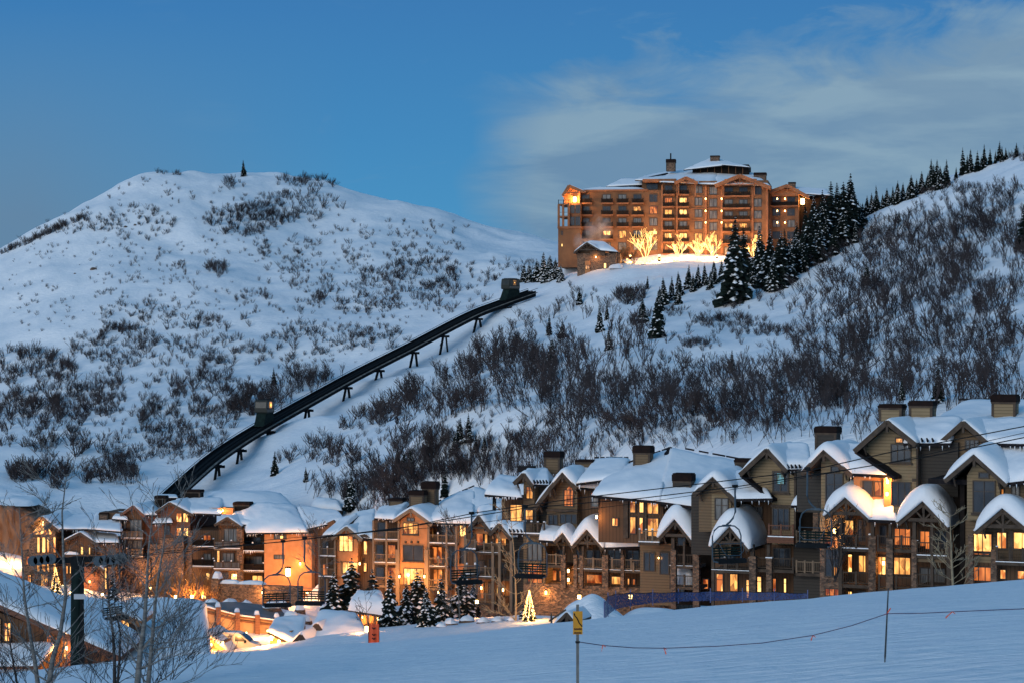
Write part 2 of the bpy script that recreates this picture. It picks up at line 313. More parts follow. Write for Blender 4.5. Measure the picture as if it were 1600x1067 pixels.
# ---------------------------------------------------------------- building kit
class Bld:
    def __init__(s, name, label, cat, px0, pyb, D0, th, group=None):
        s.O = P(px0, pyb, D0); s.th = R(th); s.c = math.cos(s.th); s.s = math.sin(s.th)
        s.root = empty(name, s.O, -s.th, label, cat, group)
        s.C = s.loc(Vector((0, 0, 0)))
    def loc(s, w):
        v = w - s.O; return Vector((v.x*s.c - v.y*s.s, v.x*s.s + v.y*s.c, v.z))
    def L(s, px, py, d=0.0):
        r = Vector(((px-800)/F, 1.0, (533.5-py)/F)); rl = Vector((r.x*s.c - r.y*s.s, r.x*s.s + r.y*s.c, r.z))
        k = (d - s.C.y)/rl.y; return s.C + rl*k
    def rect(s, x0, y0, x1, y1, d):
        cx, cy = (x0+x1)/2, (y0+y1)/2
        return s.L(x0, cy, d).x, s.L(x1, cy, d).x, s.L(cx, y1, d).z, s.L(cx, y0, d).z      # xa, xb, zbottom, ztop
    def part(s, name, mb, mats, parent=None, smooth=False): return link_mesh(name, mb, mats, parent or s.root, smooth)
    def wall(s, x0, y0, x1, y1, d0=0.0, d1=8.0, m=CREAM, name='wall', parent=None):
        mb = MB(); xa, xb, za, zb = s.rect(x0, y0, x1, y1, d0); mb.box(xa, xb, d0, d1, za, zb); return s.part(name, mb, m, parent)
    def gwall(s, pts, d0=0.8, d1=8.0, m=CREAM, name='gable_wall'):
        mb = MB(); mb.prism([(lambda q: (q.x, q.z))(s.L(x, y, d0)) for x, y in pts], d0, d1); return s.part(name, mb, m)
    def gable(s, el, pk, er, Lm=7.0, d0=-0.6, T=0.55, m=TRIM, th=0.28, side=0.0, cap=0.0, front=0.1, wob=0.06, truss=0, icl=False, op=''):
        """gable roof whose ridge runs back; el / pk / er are photo pixels of its front outline"""
        a, p, b = s.L(*el, d0), s.L(*pk, d0), s.L(*er, d0)
        mb = MB(); h = Vector((0, 0, th))
        mb.prism([(a.x, a.z), (p.x, p.z), (b.x, b.z), (b.x, b.z-th), (p.x, p.z-th*1.15), (a.x, a.z-th)], d0, d0+Lm)
        rf = s.part('roof', mb, m)
        fb = MB(); o = 0.03
        for q0, q1 in ((a, p), (p, b)):
            q0 = Vector((q0.x, d0-0.06, q0.z-th*0.55)); q1 = Vector((q1.x, d0-0.06, q1.z-th*0.55)); fb.bar(q0, q1, 0.12, th*1.45)
        k = 0.28                                       # knee braces under the eaves
        for q in (a, b):
            r = q.lerp(p, k); fb.bar((r.x, d0+0.1, r.z-th), (r.x, d0+1.1, r.z-th-0.1), 0.16, 0.2); fb.bar((r.x, d0+0.15, r.z-th-0.1), (r.x, d0+0.95, r.z-th-0.85), 0.13)
        fb.bar((p.x, d0+0.05, p.z-th), (p.x, d0+0.05, p.z-th-0.7), 0.2)
        if truss:
            z = p.z*(1-0.62)+min(a.z, b.z)*0.62-th; w0 = a.lerp(p, 0.38); w1 = b.lerp(p, 0.38)
            fb.bar((w0.x, d0+0.1, z), (w1.x, d0+0.1, z), 0.14, 0.28)
            if truss > 1:
                fb.bar((p.x, d0+0.1, p.z-th), (p.x, d0+0.1, z-0.5), 0.16)
                for w in (w0, w1): fb.bar((w.x*0.5+p.x*0.5, d0+0.1, w.z*0.5+p.z*0.5-th), (p.x, d0+0.1, z), 0.13)
        s.part('barge_board', fb, m, rf)
        if T > 0: s.snow_gable(rf, a, p, b, Lm, d0, T, side, cap, front, wob, op)
        if icl:
            ic = MB()
            for q0, q1 in ((a, p), (p, b)):
                for i in range(9):
                    t = random.random(); r = q0.lerp(q1, t); ln = random.uniform(0.1, 0.45)
                    ic.tube([(r.x, d0-0.05, r.z-0.2), (r.x, d0-0.05, r.z-0.25-ln)], [0.04, 0.004], 4)
            s.part('icicle', ic, SNOWR, rf)
        return rf
    def snow_gable(s, rf, a, p, b, Lm, d0, T, side, cap, front, wob, op=''):
        ns, nt = 25, 15; pts = []; bot = []; sd = random.random()*50
        wl, wr = abs(p.x-a.x), abs(b.x-p.x)
        for i in range(ns):
            q = i/(ns-1)*2-1; e = q
            if q < 0: base = a.lerp(p, 1+q)
            else: base = p.lerp(b, q)
            for j in range(nt):
                t = j/(nt-1); fr = 1.0 if (q > 0 and 'R' in op) or (q < 0 and 'L' in op) else ((1-abs(q)**7)**0.45 if abs(q) < 1 else 0)
                ft = max(0.0, 1-(1-min(1, t*5.0))**2.4)**0.5; bk = max(0, 1-max(0, (t-0.88)/0.12)**2)**0.5
                n1 = noise.noise(Vector((base.x*0.45+sd, t*Lm*0.4, sd)))
                Hh = (p.z-a.z)*(-q)+0.0 if q < 0 else (p.z-b.z)*q
                H0 = (p.z-a.z) if q < 0 else (p.z-b.z); rnd = min(0.8, T*0.55)
                aq = abs(q); fb_ = 0.12+0.88*ft
                th = (T*0.72+cap*0.45*(1-aq*aq)+rnd*H0*(aq-aq**1.75))*fr*fb_*bk*(1+0.25*n1) + 0.04
                rd = -0.12*math.exp(-(q/0.12)**2)
                ov = side*T*fr*0.25*q
                pts.append((base.x+ov + q*0.12*T, d0-front*(0.4+0.6*(1-aq)) + t*(Lm+front), base.z+0.03+max(0.02, th+rd*fr)))
        for i in range(ns):
            q = i/(ns-1)*2-1; base = a.lerp(p, 1+q) if q < 0 else p.lerp(b, q)
            for j in range(nt):
                t = j/(nt-1); bot.append((base.x, d0-front*0.6+t*(Lm+front*0.5), base.z+0.012))
        mb = MB(); mb.grid(pts, ns, nt, flip=True); nb = len(mb.v); mb.grid(bot, ns, nt)
        rim = [i*nt for i in range(ns)] + [(ns-1)*nt+j for j in range(1, nt)] + [i*nt+nt-1 for i in range(ns-2, -1, -1)] + [j for j in range(nt-2, 0, -1)]
        for k in range(len(rim)):
            u, v = rim[k], rim[(k+1) % len(rim)]; mb.f.append((u, v, v+nb, u+nb)); mb.m.append(0)
        s.part('snow_cover', mb, SNOWR, rf, True)
    def sheet(s, c00, c10, c11, c01, T=0.5, m=SOFF, name='roof', ns=27, nt=19, edge=1.0, drop=0.25, wob=0.5, hump=0.0, op='', ridge=False):
        """one roof plane from four (px, py, depth) corners: front left, front right, back right, back left, under a snow pillow"""
        q = [s.L(*c) for c in (c00, c10, c11, c01)]
        mb = MB(); mb.add(q + [v-Vector((0, 0, drop)) for v in q], [(0,1,2,3),(7,6,5,4),(0,4,5,1),(1,5,6,2),(2,6,7,3),(3,7,4,0)])
        rf = s.part(name, mb, m)
        if T > 0:
            pts = []; bot = []; sd = random.random()*90
            for i in range(ns):
                for j in range(nt):
                    u = i/(ns-1); t = j/(nt-1)
                    p = q[0]*(1-u)*(1-t) + q[1]*u*(1-t) + q[2]*u*t + q[3]*(1-u)*t
                    eu = 1.0 if (u < 0.5 and 'L' in op) or (u > 0.5 and 'R' in op) else max(0, 1-abs(2*u-1)**9)**0.45; et = max(0, 1-max(0, 1-t*5.5)**2.5)**0.5*max(0.0, 1-max(0, (t-0.93)/0.07)**2)**0.5
                    n1 = noise.noise(Vector((p.x*0.22+sd, p.y*0.22, sd)))+0.5*noise.noise(Vector((p.x*0.7, p.y*0.7, sd)))+0.22*noise.noise(Vector((p.x*1.7, p.y*1.7, sd)))
                    th = T*eu*et*(1+wob*n1)+hump*math.sin(math.pi*u)*math.sin(math.pi*min(1, t*1.0))
                    c = (q[0]+q[1]+q[2]+q[3])/4; dd = (p-c); dd.z = 0; dd = dd*(0.008+0.02*n1)
                    pts.append((p.x+dd.x, p.y+dd.y, p.z+0.04+th)); bot.append((p.x, p.y, p.z+0.012))
            mb = MB(); mb.grid(pts, ns, nt); nb = len(mb.v); mb.grid(bot, ns, nt, flip=True)
            rim = [i*nt for i in range(ns)] + [(ns-1)*nt+j for j in range(1, nt)] + [i*nt+nt-1 for i in range(ns-2, -1, -1)] + [j for j in range(nt-2, 0, -1)]
            for k in range(len(rim)):
                u, v = rim[k], rim[(k+1) % len(rim)]; mb.f.append((u, u+nb, v+nb, v)); mb.m.append(0)
            s.part('snow_cover', mb, SNOWR, rf, True)
        if T > 0.25 and s.O.y < 420:
            ib = MB(); el = (q[1]-q[0]).length
            for i in range(int(el*1.6)):
                t = random.random(); r_ = q[0].lerp(q[1], t)-Vector((0, 0.03, drop)); l_ = random.uniform(0.08, 0.5)**1.3; ib.tube([r_+Vector((0,0,0.05)), r_-Vector((0,0,l_))], [0.045, 0.004], 4)
            s.part('icicle', ib, SNOWR, rf)
        if ridge:
            rb = MB(); n = 6; up = Vector((0, -0.15, T*0.8+0.03)); 
            for i in range(n):
                if random.random() < 0.75: rb.bar(q[3].lerp(q[2], i/n)+up, q[3].lerp(q[2], (i+random.uniform(0.6, 1.0))/n)+up, random.uniform(0.2, 0.5), 0.16)
            s.part('ridge_cap', rb, SOFF, rf)
        return rf
    def melt(s, x0, y0, x1, y1, d, rf, n=5):
        """dark standing seams left bare along an eave by the heat cable"""
        mb = MB()
        for i in range(n):
            t = (i+0.5)/n; x = x0+(x1-x0)*t; y = y0+(y1-y0)*t
            a = s.L(x, y, d-0.12); b = s.L(x-1.5, y-4.0, d+0.05); c = s.L(x+1.5, y-1, d-0.15)
            mb.bar(a, b+Vector((0, 0, 0.1)), 0.1); mb.bar(b+Vector((0, 0, 0.1)), c, 0.1)
        s.part('heat_cable', mb, SOFF, rf)
    plit = 0.1
    def win(s, x0, y0, x1, y1, d=0.0, lit=GLASS, nx=2, ny=1, fw=0.09, sill=False, fm=FRAME):
        if lit in (GLASS, CURT) and random.random() < s.plit: lit = random.choice((LITO, LIT, LITO))  # some dark windows are lit at random, added for warmer town light
        xa, xb, za, zb = s.rect(x0, y0, x1, y1, d); mb = MB(); dp = 0.14
        mb.box(xa, xa+fw, d-dp, d+0.02, za, zb); mb.box(xb-fw, xb, d-dp, d+0.02, za, zb)
        mb.box(xa+fw, xb-fw, d-dp, d+0.02, zb-fw, zb); mb.box(xa+fw, xb-fw, d-dp, d+0.02, za, za+fw)
        for i in range(1, nx): x = xa+(xb-xa)*i/nx; mb.box(x-fw*0.35, x+fw*0.35, d-dp*0.9, d+0.02, za+fw, zb-fw)
        for i in range(1, ny):
            z = za+(zb-za)*(i/ny if ny > 2 else 0.66)
            for k in range(nx):
                xl = xa+(xb-xa)*k/nx+fw*(1 if k == 0 else 0.35); xr = xa+(xb-xa)*(k+1)/nx-fw*(1 if k == nx-1 else 0.35)
                mb.box(xl, xr, d-dp*0.85, d+0.02, z-fw*0.3, z+fw*0.3)
        w = s.part('window', mb, fm)
        pb = MB(); pb.box(xa+fw*0.6, xb-fw*0.6, d-0.05, d-0.02, za+fw*0.6, zb-fw*0.6); s.part('pane', pb, lit, w)
        if sill: sb = MB(); sb.box(xa-0.1, xb+0.1, d-0.25, d-0.004, za-0.16, za-0.006); s.part('sill', sb, TRIM, w)
        return w
    def post(s, x, y0, y1, d=0.0, w=0.22, m=TRIM, name='post', capm=None):
        t, b = s.L(x, y0, d), s.L(x, y1, d); mb = MB(); mb.box(t.x-w/2, t.x+w/2, d-w/2, d+w/2, b.z, t.z); o = s.part(name, mb, m)
        if capm: cb = MB(); cb.box(t.x-w/2-0.06, t.x+w/2+0.06, d-w/2-0.06, d+w/2+0.06, t.z+0.003, t.z+0.09); s.part('cap', cb, capm, o)
        return o
    def balc(s, x0, x1, y, d0=0.0, d1=2.2, rail=1.05, m=TRIM, rm=TRIM, np_=None, snow=0.0, slab=0.28, bal=True, solid=None, sk=0.0):
        """balcony whose slab top edge runs along photo row y; sk = extra pixels lower at the right end handled by perspective"""
        cx = (x0+x1)/2; z = s.L(cx, y, d0).z; xa = s.L(x0, y, d0).x; xb = s.L(x1, y, d0).x
        mb = MB(); mb.box(xa, xb, d0, d1, z-slab, z); o = s.part('balcony', mb, m)
        r = MB(); n = np_ or max(2, int((xb-xa)/2.2)+1)
        for i in range(n): x = xa+0.08+(xb-xa-0.16)*i/(n-1); r.box(x-0.08, x+0.08, d0+0.02, d0+0.18, z+0.003, z+rail+0.1)
        r.box(xa+0.17, xb-0.17, d0+0.05, d0+0.15, z+rail-0.09, z+rail); r.box(xa+0.17, xb-0.17, d0+0.07, d0+0.13, z+0.12, z+0.18)
        if bal:
            x = xa+0.3
            while x < xb-0.25: r.box(x-0.014, x+0.014, d0+0.085, d0+0.115, z+0.18, z+rail-0.09); x += 0.16
        s.part('railing', r, rm, o)
        if solid: p = MB(); p.box(xa+0.2, xb-0.2, d0+0.16, d0+0.18, z+0.2, z+rail-0.12); s.part('panel', p, solid, o)
        if snow:
            sb = MB(); k = 0
            sb.box(xa-0.02, xb+0.02, d0-0.05, d0+0.015, z-0.03, z+snow*0.4)
            for i in range(n):
                x = xa+0.08+(xb-xa-0.16)*i/(n-1); hh = snow*random.uniform(0.4, 1.1)
                if random.random() < 0.75: sb.tube([(x, d0+0.1, z+rail+0.104), (x, d0+0.1, z+rail+0.1+hh*0.6), (x, d0+0.1, z+rail+0.1+hh)], [0.12, 0.12, 0.05], 7)
            s.part('snow_cover', sb, SNOWR, o)
        return o
    def chim(s, x0, y0, x1, y1, d=2.0, m=TAN, w=None, capf=0.33):
        xa, xb, za, zb = s.rect(x0, y0, x1, y1, d); h = (zb-za)*capf; mb = MB(); w = w or (xb-xa)*0.8
        mb.box(xa, xb, d, d+w, za, zb-h); tr = 0.16
        o = s.part('chimney', mb, m)
        tb = MB()
        for x in (xa, xb): tb.box(x-0.05, x+tr if x == xa else x+0.05, d-0.05, d+w*0.3, za, zb-h-0.01) if x == xa else tb.box(x-tr, x+0.05, d-0.05, d+w*0.3, za, zb-h-0.01)
        tb.box(xa-0.08, xb+0.08, d-0.08, d+w+0.05, zb-h, zb-h+0.16); s.part('corner_trim', tb, TRIM, o)
        cb = MB(); cb.box(xa-0.12, xb+0.12, d-0.12, d+w+0.1, zb-h+0.165, zb-0.12); cb.box(xa-0.05, xb+0.05, d-0.05, d+w+0.04, zb-0.118, zb); s.part('cap', cb, CAP, o)
        return o
    def lamp(s, x, y, d=0.0, power=200, size=0.16, color=(1.0, 0.43, 0.11), off=0.5):
        p = s.L(x, y, d-0.15); mb = MB(); mb.box(p.x-size*0.7, p.x+size*0.7, p.y-size*0.4, d, p.z+size, p.z+size*1.3); mb.box(p.x-size*0.35, p.x+size*0.35, d-0.04, d, p.z-size, p.z+size)
        o = s.part('wall_lamp', mb, BLACKM); b = MB(); b.tube([(p.x, p.y, p.z-size), (p.x, p.y, p.z+size*0.9)], size*0.6, 8); s.part('bulb', b, BULB, o)
        point_light(o, (p.x, p.y-off, p.z-0.1), power*(1.5 if 225 < s.O.y < 420 else 1.0), color, 0.15); return o
    def drip(s, x0, x1, y, d, n, lmax, rf):
        mb = MB()
        for i in range(n):
            p = s.L(x0+(x1-x0)*(i+random.random())/n, y, d); ln = lmax*random.uniform(0.3, 1); mb.tube([p, p-Vector((0, 0, ln*0.6)), p-Vector((0, 0, ln))], [0.07, 0.04, 0.005], 5)
        s.part('icicle', mb, SNOWR, rf)
    def snowlump(s, x0, x1, y, d, h, dep, parent=None, ns=15, name='snow_drift', wall=0.0):
        """rounded snow heap lying on something; y is the row of its foot"""
        a, b = s.L(x0, y, d), s.L(x1, y, d); pts = []; sd = random.random()*40; nt = 9
        for i in range(ns):
            for j in range(nt):
                u = i/(ns-1)*2-1; t = j/(nt-1)*2-1; k = max(0, 1-abs(u)**3)**0.5*max(0, 1-abs(t)**2.6)**0.5
                x = (a.x+b.x)/2+(b.x-a.x)/2*u; pts.append((x, d+dep/2+dep/2*t, a.z+h*k*(1+0.3*noise.noise(Vector((x*0.8, t*2, sd))))))
        mb = MB(); mb.grid(pts, ns, nt); n0 = len(mb.v)
        rim = [i*nt for i in range(ns)] + [(ns-1)*nt+j for j in range(1, nt)] + [i*nt+nt-1 for i in range(ns-2, -1, -1)] + [j for j in range(nt-2, 0, -1)]
        mb.f.append(tuple(rim)); mb.m.append(0)
        return s.part(name, mb, SNOWR, parent, True)
GRP = 'timber ski townhouses of the village'
# ================= far right house
def house_far_right():
    b = Bld('townhouse', 'cream townhouse at the right edge of the photo with a tall dark window', 'house', 1540, 925, 177, 24, GRP)
    b.wall(1508, 880, 1640, 945, 1.2, 14, BROWN); b.wall(1500, 745, 1507, 905, 1.3, 14, DARK)  # narrow dark wall has the shade of the gap put into its colour
    b.gwall([(1511,742),(1523,722),(1562,752),(1562,812),(1511,812)], 0.6, 12, CREAM)
    b.wall(1562, 757, 1640, 812, 1.4, 13, TAN)
    b.wall(1508, 812, 1640, 880, 1.5, 13, TAN)
    b.win(1520, 750, 1556, 801, 0.6, GLASS, 2, 2, sill=True); b.win(1529, 737, 1546, 747, 0.6, GLASS, 1)
    b.win(1563, 762, 1570, 798, 1.4, LIT, 1); b.win(1580, 757, 1594, 795, 1.4, CURT, 2)
    rf = b.gable((1476,748), (1522,709), (1573,755), 13, -0.7, 0.85, cap=0.3, front=0.25, op='R')
    r2 = b.sheet((1571,754,-0.4), (1650,745,-0.6), (1650,690,10), (1556,694,10), 0.8, op='L')
    b.wall(1450, 748, 1512, 756, 0.9, 9, SOFF, 'lower_eave')
    b.win(1520, 832, 1551, 862, 1.5, LITB, 2); b.win(1557, 830, 1574, 858, 1.5, LITB, 2); b.win(1583, 830, 1612, 858, 1.5, LITB, 2)
    b.win(1520, 862.5, 1547, 867, 1.5, LITO, 3)
    b.win(1519, 884, 1550, 908, 1.2, LITO, 3); b.win(1562, 888, 1573, 905, 1.2, LITB, 1); b.win(1589, 890, 1612, 905, 1.2, LITB, 2)
    b.wall(1519, 868.5, 1549, 880, 1.3, 1.5, CREAM, 'spandrel')
    b.balc(1556, 1640, 878, -0.4, 1.5, np_=5, snow=0.08); b.post(1553.5, 858, 925, 0.2, 0.45, STONE, 'pillar'); b.post(1580.5, 828, 878, -0.2)
    b.post(1517.5, 835, 925, 0.2, 0.4, STONE, 'pillar')
    b.gable((1524,829), (1567,793), (1611,829), 6, -1.4, 1.15, cap=0.8, truss=2, front=0.5)
    b.chim(1550, 616, 1586, 660, 16, CREAM)
    b.sheet((1445,668,15), (1650,668,13), (1650,630,26), (1500,631,26), 0.5, ridge=True)
house_far_right()
# ================= big house with the double gable
def house_double_gable():
    b = Bld('townhouse', 'cream townhouse with two side by side gables and two tan chimneys behind', 'house', 1390, 930, 185, 24, GRP)
    b.gwall([(1340,706),(1387,668),(1431,697),(1434,800),(1396,800),(1395,742)], 0.6, 6, CREAM)
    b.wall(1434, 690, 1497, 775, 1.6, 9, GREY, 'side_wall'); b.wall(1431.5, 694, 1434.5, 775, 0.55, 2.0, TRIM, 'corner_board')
    b.gwall([(1478,692),(1505,668),(1538,693),(1538,735),(1478,735)], 2.1, 9, TAN)
    b.win(1392, 693, 1424, 722, 0.6, GLASS, 3, 2, sill=True); b.win(1399, 683, 1412, 692, 0.6, GLASS, 1)
    b.win(1508, 686, 1530, 703, 2.1, GLASS, 3)
    g = b.gable((1335,702), (1386,656), (1431,692), 12, -0.8, 0.3, side=0.3, truss=0)
    g2 = b.gable((1466,692), (1505,657), (1550,696), 12, 0.9, 0.3)
    r = b.sheet((1412,692,0.3), (1486,692,0.7), (1505,656,7), (1392,657,7), 0.45); b.melt(1420, 690, 1462, 690, 0.3, r, 5)
    r2 = b.sheet((1536,692,1.2), (1640,694,-2), (1640,657,7), (1520,657,7), 0.4)
    b.sheet((1335,703,-0.3), (1397,744,-0.9), (1420,740,2), (1376,690,3), 0.0, SOFF, 'lower_roof')
    b.chim(1374, 631, 1408, 658, 6.5, CREAM); b.chim(1421, 626, 1456, 658, 6.5, CREAM)
    # lamplit corner under the left eave
    b.wall(1334, 742, 1394, 800, 2.2, 7, OCHRE, 'porch_wall'); b.win(1348, 750, 1364, 775, 2.2, GLASS, 1); b.win(1366, 751, 1379, 775, 2.2, LITO, 1)
    b.wall(1381, 743, 1393, 800, 1.2, 2.2, OCHRE, 'porch_wall'); b.lamp(1387, 752, 1.2, 420, 0.16); b.lamp(1386, 771, 1.2, 200, 0.16)
    b.win(1393, 752, 1424, 790, 0.6, GLASS, 3); b.wall(1425, 747, 1433, 752, 0.5, 0.6, TRIM, 'band')
    # recessed rear wall with balconies
    b.wall(1352, 800, 1508, 945, 3.0, 11, BROWN, 'rear_wall')
    b.wall(1490, 735, 1512, 930, 1.8, 12, DARK, 'side_wall')  # coloured near-black for the shaded gap between the houses
    # right porch bay
    b.gable((1403,815), (1443,782), (1482,823), 7, -1.5, 1.25, cap=0.8, truss=2, front=0.6, side=0.5)
    b.balc(1431, 1482, 867, -1.2, 2.9, np_=3, snow=0.12, bal=True); b.balc(1431, 1484, 917, -1.2, 2.9, np_=3)
    b.post(1429, 815, 842, -1.1, 0.28); b.post(1429, 842, 945, -1.1, 0.42, STONE, 'pillar'); b.post(1456.5, 803, 945, -1.15, 0.24); b.post(1483, 822, 945, -1.1, 0.35)
    b.wall(1431, 869.5, 1484, 878, -1.0, -0.8, TAN, 'spandrel')
    b.win(1437, 828, 1454, 858, 3.0, GLASS, 2); b.win(1460, 828, 1480, 858, 3.0, GLASS, 2); b.win(1437, 886, 1478, 912, 3.0, CURT, 3)
    # bay between the porches
    b.balc(1370, 1428, 857, -0.8, 2.9, np_=4); b.balc(1372, 1428, 920, -0.8, 2.9, np_=3); b.post(1391, 840, 945, -0.9, 0.55, STONE, 'pillar'); b.post(1391, 818, 840, -0.7, 0.22)
    b.win(1374, 820, 1386, 850, 3.0, GLASS, 1); b.win(1397, 824, 1424, 852, 3.0, GLASS, 3)
    b.win(1371, 868, 1385.5, 898, 3.0, LITB, 2); b.win(1396, 869, 1424, 898, 3.0, LIT, 3)
    b.lamp(1380.5, 879, 2.9, 60)
house_double_gable()
# ================= house with tall bay and left porch pillow
def house_tall_bay():
    b = Bld('townhouse', 'cream townhouse with narrow tall glass bay beside a deep snow capped porch', 'house', 1300, 930, 190, 24, GRP)
    b.gwall([(1283,722),(1288,712),(1326,742),(1326,800),(1283,840)], 0.6, 8, CREAM)
    b.win(1290, 738, 1318, 792, 0.6, GLASS, 2, 2); b.win(1298, 727, 1312, 737, 0.6, GLASS, 1)
    b.gable((1253,737), (1287,702), (1331,740), 9, -0.8, 0.8, cap=0.25, front=0.2, op='R')
    r = b.sheet((1328,739,-0.8), (1396,742,-2.4), (1372,702,4.5), (1293,700,5), 0.6, op='L'); b.melt(1332, 737, 1378, 739, -0.8, r, 7)
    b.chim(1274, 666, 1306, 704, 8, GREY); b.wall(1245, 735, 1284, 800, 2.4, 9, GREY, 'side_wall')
    # stone bay with tall panes
    b.wall(1281, 838, 1313, 945, 0.0, 5, STONE, 'stone_bay'); b.win(1289, 842, 1312, 856, -0.003, LITO, 2); b.win(1289, 856.5, 1312, 901, -0.003, GLASS, 2, 2); b.win(1302, 884, 1311, 900, -0.16, LIT, 1)
    b.win(1289, 918, 1312, 931, -0.003, LITO, 3)
    b.wall(1313, 800, 1372, 945, 2.6, 8, BROWN, 'rear_wall'); b.wall(1281, 800, 1289, 838, 0.2, 3, CREAM)
    b.win(1319, 811, 1335, 836, 2.6, LIT, 2); b.win(1340, 811, 1356, 846, 2.6, GLASS, 2)
    b.win(1321, 864, 1333, 894, 2.6, LITB, 1); b.win(1341, 866, 1357.5, 894, 2.6, LIT, 2); b.win(1322, 922, 1333, 934, 2.6, LITB, 2); b.win(1340, 922, 1356, 934, 2.6, GLASS, 2)
    b.balc(1315, 1360, 856, -1.0, 2.5, np_=3, snow=0.16); b.balc(1315, 1360, 913, -1.0, 2.5, np_=3)
    b.post(1313.5, 808, 945, -1.0, 0.3); b.post(1364, 836, 945, -1.2, 0.62, STONE, 'pillar'); b.post(1364, 812, 836, -1.2, 0.3)
    b.post(1338, 836, 856, -1.0, 0.18)
    b.gable((1289,805), (1322,776), (1359,810), 7, -1.8, 1.25, cap=0.8, truss=2, front=0.6, side=0.4, op='R')
    b.sheet((1357,811,-2.0), (1403,813,-2.4), (1390,772,3.0), (1330,768,4.0), 0.95, hump=0.4, op='L')
    b.lamp(1304, 829, 0.0, 160, 0.2)
house_tall_bay()
# ================= house with teal window
def house_teal_window():
    b = Bld('townhouse', 'cream townhouse with a blue green lit window above a brown balcony', 'house', 1200, 935, 204, 22, GRP)
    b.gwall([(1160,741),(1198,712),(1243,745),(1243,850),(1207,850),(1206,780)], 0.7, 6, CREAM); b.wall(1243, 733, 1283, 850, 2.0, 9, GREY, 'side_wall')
    b.wall(1240.5, 738, 1243.5, 850, 0.6, 2.3, TRIM, 'corner_board')
    b.win(1207, 735, 1233, 769, 0.7, GLASS, 2, 2, sill=True, fw=0.14)
    tl = emat('television_lit_glass', (0.25, 0.75, 0.72), 0.33, 0.3, 1.5); b.win(1214, 738, 1226, 756, 0.55, tl, 1, 2, 0.05)
    b.gable((1156,739), (1198,700), (1229,734), 9, -0.6, 0.5, side=0.3, op='R')
    r = b.sheet((1226,733,-0.2), (1268,732,0.2), (1264,699,6), (1202,699,6), 0.5, op='L'); b.melt(1228, 731, 1253, 731, -0.2, r, 4)
    b.sheet((1156,740,-0.2), (1207,780,-0.6), (1222,776,2), (1190,735,3), 0.0, SOFF, 'lower_roof')
    b.chim(1149, 716, 1176, 742, 7, GREY)
    b.win(1207, 793, 1234, 827, 0.7, GLASS, 3); b.wall(1204, 788, 1236, 792.5, 0.5, 0.7, TRIM, 'band')
    b.balc(1200, 1240, 838, -1.2, 0.7, m=REDB, rm=REDB, np_=3, snow=0.15); b.wall(1198, 840, 1240, 848, -1.1, 0.5, REDB, 'band')
    # wing with the small gable
    b.gwall([(1092,776),(1115,752),(1148,783),(1148,830),(1092,830)], 0.4, 6, TAN); b.wall(1080, 773, 1112.5, 866, 2.4, 5, GREY, 'wall'); b.wall(1112, 772, 1142, 866, 0.2, 2, CREAM)
    b.win(1117, 777, 1139, 812, 0.195, CURT, 2, 2); b.wall(1148, 783, 1206, 850, 3.6, 7, BROWN); b.win(1165, 790, 1192, 812, 3.6, GLASS, 3)
    b.gable((1083,771), (1114,744), (1149,780), 9, -0.8, 0.75, cap=0.2, front=0.2, op='R')
    b.sheet((1146,779,-0.8), (1207,778,-0.8), (1180,742,5), (1118,741,6), 0.6, op='L')
    # lower levels
    b.wall(1112, 850, 1285, 950, 2.6, 9, BROWN, 'rear_wall'); b.wall(1240, 845, 1283, 905, 1.6, 3, GREY, 'wall'); b.wall(1240, 900, 1283, 945, 0.3, 3, GREY, 'garage_door')
    for x0, x1, y0, y1, m in ((1119,1131,895,924,LITB),(1140,1154,895,924,LIT),(1165.5,1172,904,934,LITB),(1180,1191,899,925,LITB),(1207,1214,902,924,LITO),(1224,1230,902,926,LITB)): b.win(x0, y0, x1, y1, 2.6, m, 1, 2 if m is LITB else 1)
    b.win(1124, 862, 1150, 882, 2.6, GLASS, 3); b.win(1208, 855, 1236, 890, 2.6, GLASS, 3)
    b.balc(1112, 1172, 890, -1.2, 2.5, np_=4, snow=0.05); b.balc(1175, 1240, 889, -0.8, 2.5, np_=3)
    b.balc(1243, 1284, 848, -0.6, 1.6, np_=4, rm=TRIML); b.balc(1243, 1284, 895, -0.6, 1.6, np_=4, rm=TRIML)
    b.post(1177, 868, 945, -1.1, 0.62, STONE, 'pillar'); b.post(1176, 850, 868, -1.1, 0.34); b.post(1202.5, 871, 945, -0.9, 0.5, STONE, 'pillar', SNOWR); b.post(1201, 850, 870, -0.8, 0.28)
    b.post(1114.5, 852, 945, -1.1, 0.28); b.post(1135, 858, 890, -1.1, 0.2)
    b.wall(1242, 768, 1282, 830, 1.9, 3, DARK, 'wall')
    b.sheet((1236,789,-1.4), (1283,790,-2.4), (1283,760,2.0), (1258,762,2.0), 0.5); b.post(1275.5, 764, 852, -1.0, 0.5, STONE, 'pillar')
    b.wall(1272, 792, 1283, 850, 0.2, 1.8, OCHRE, 'wall')
    b.gable((1111,853), (1141,821), (1171,857), 6.6, -1.8, 1.5, cap=1.2, truss=2, front=0.6, side=0.5)
house_teal_window()
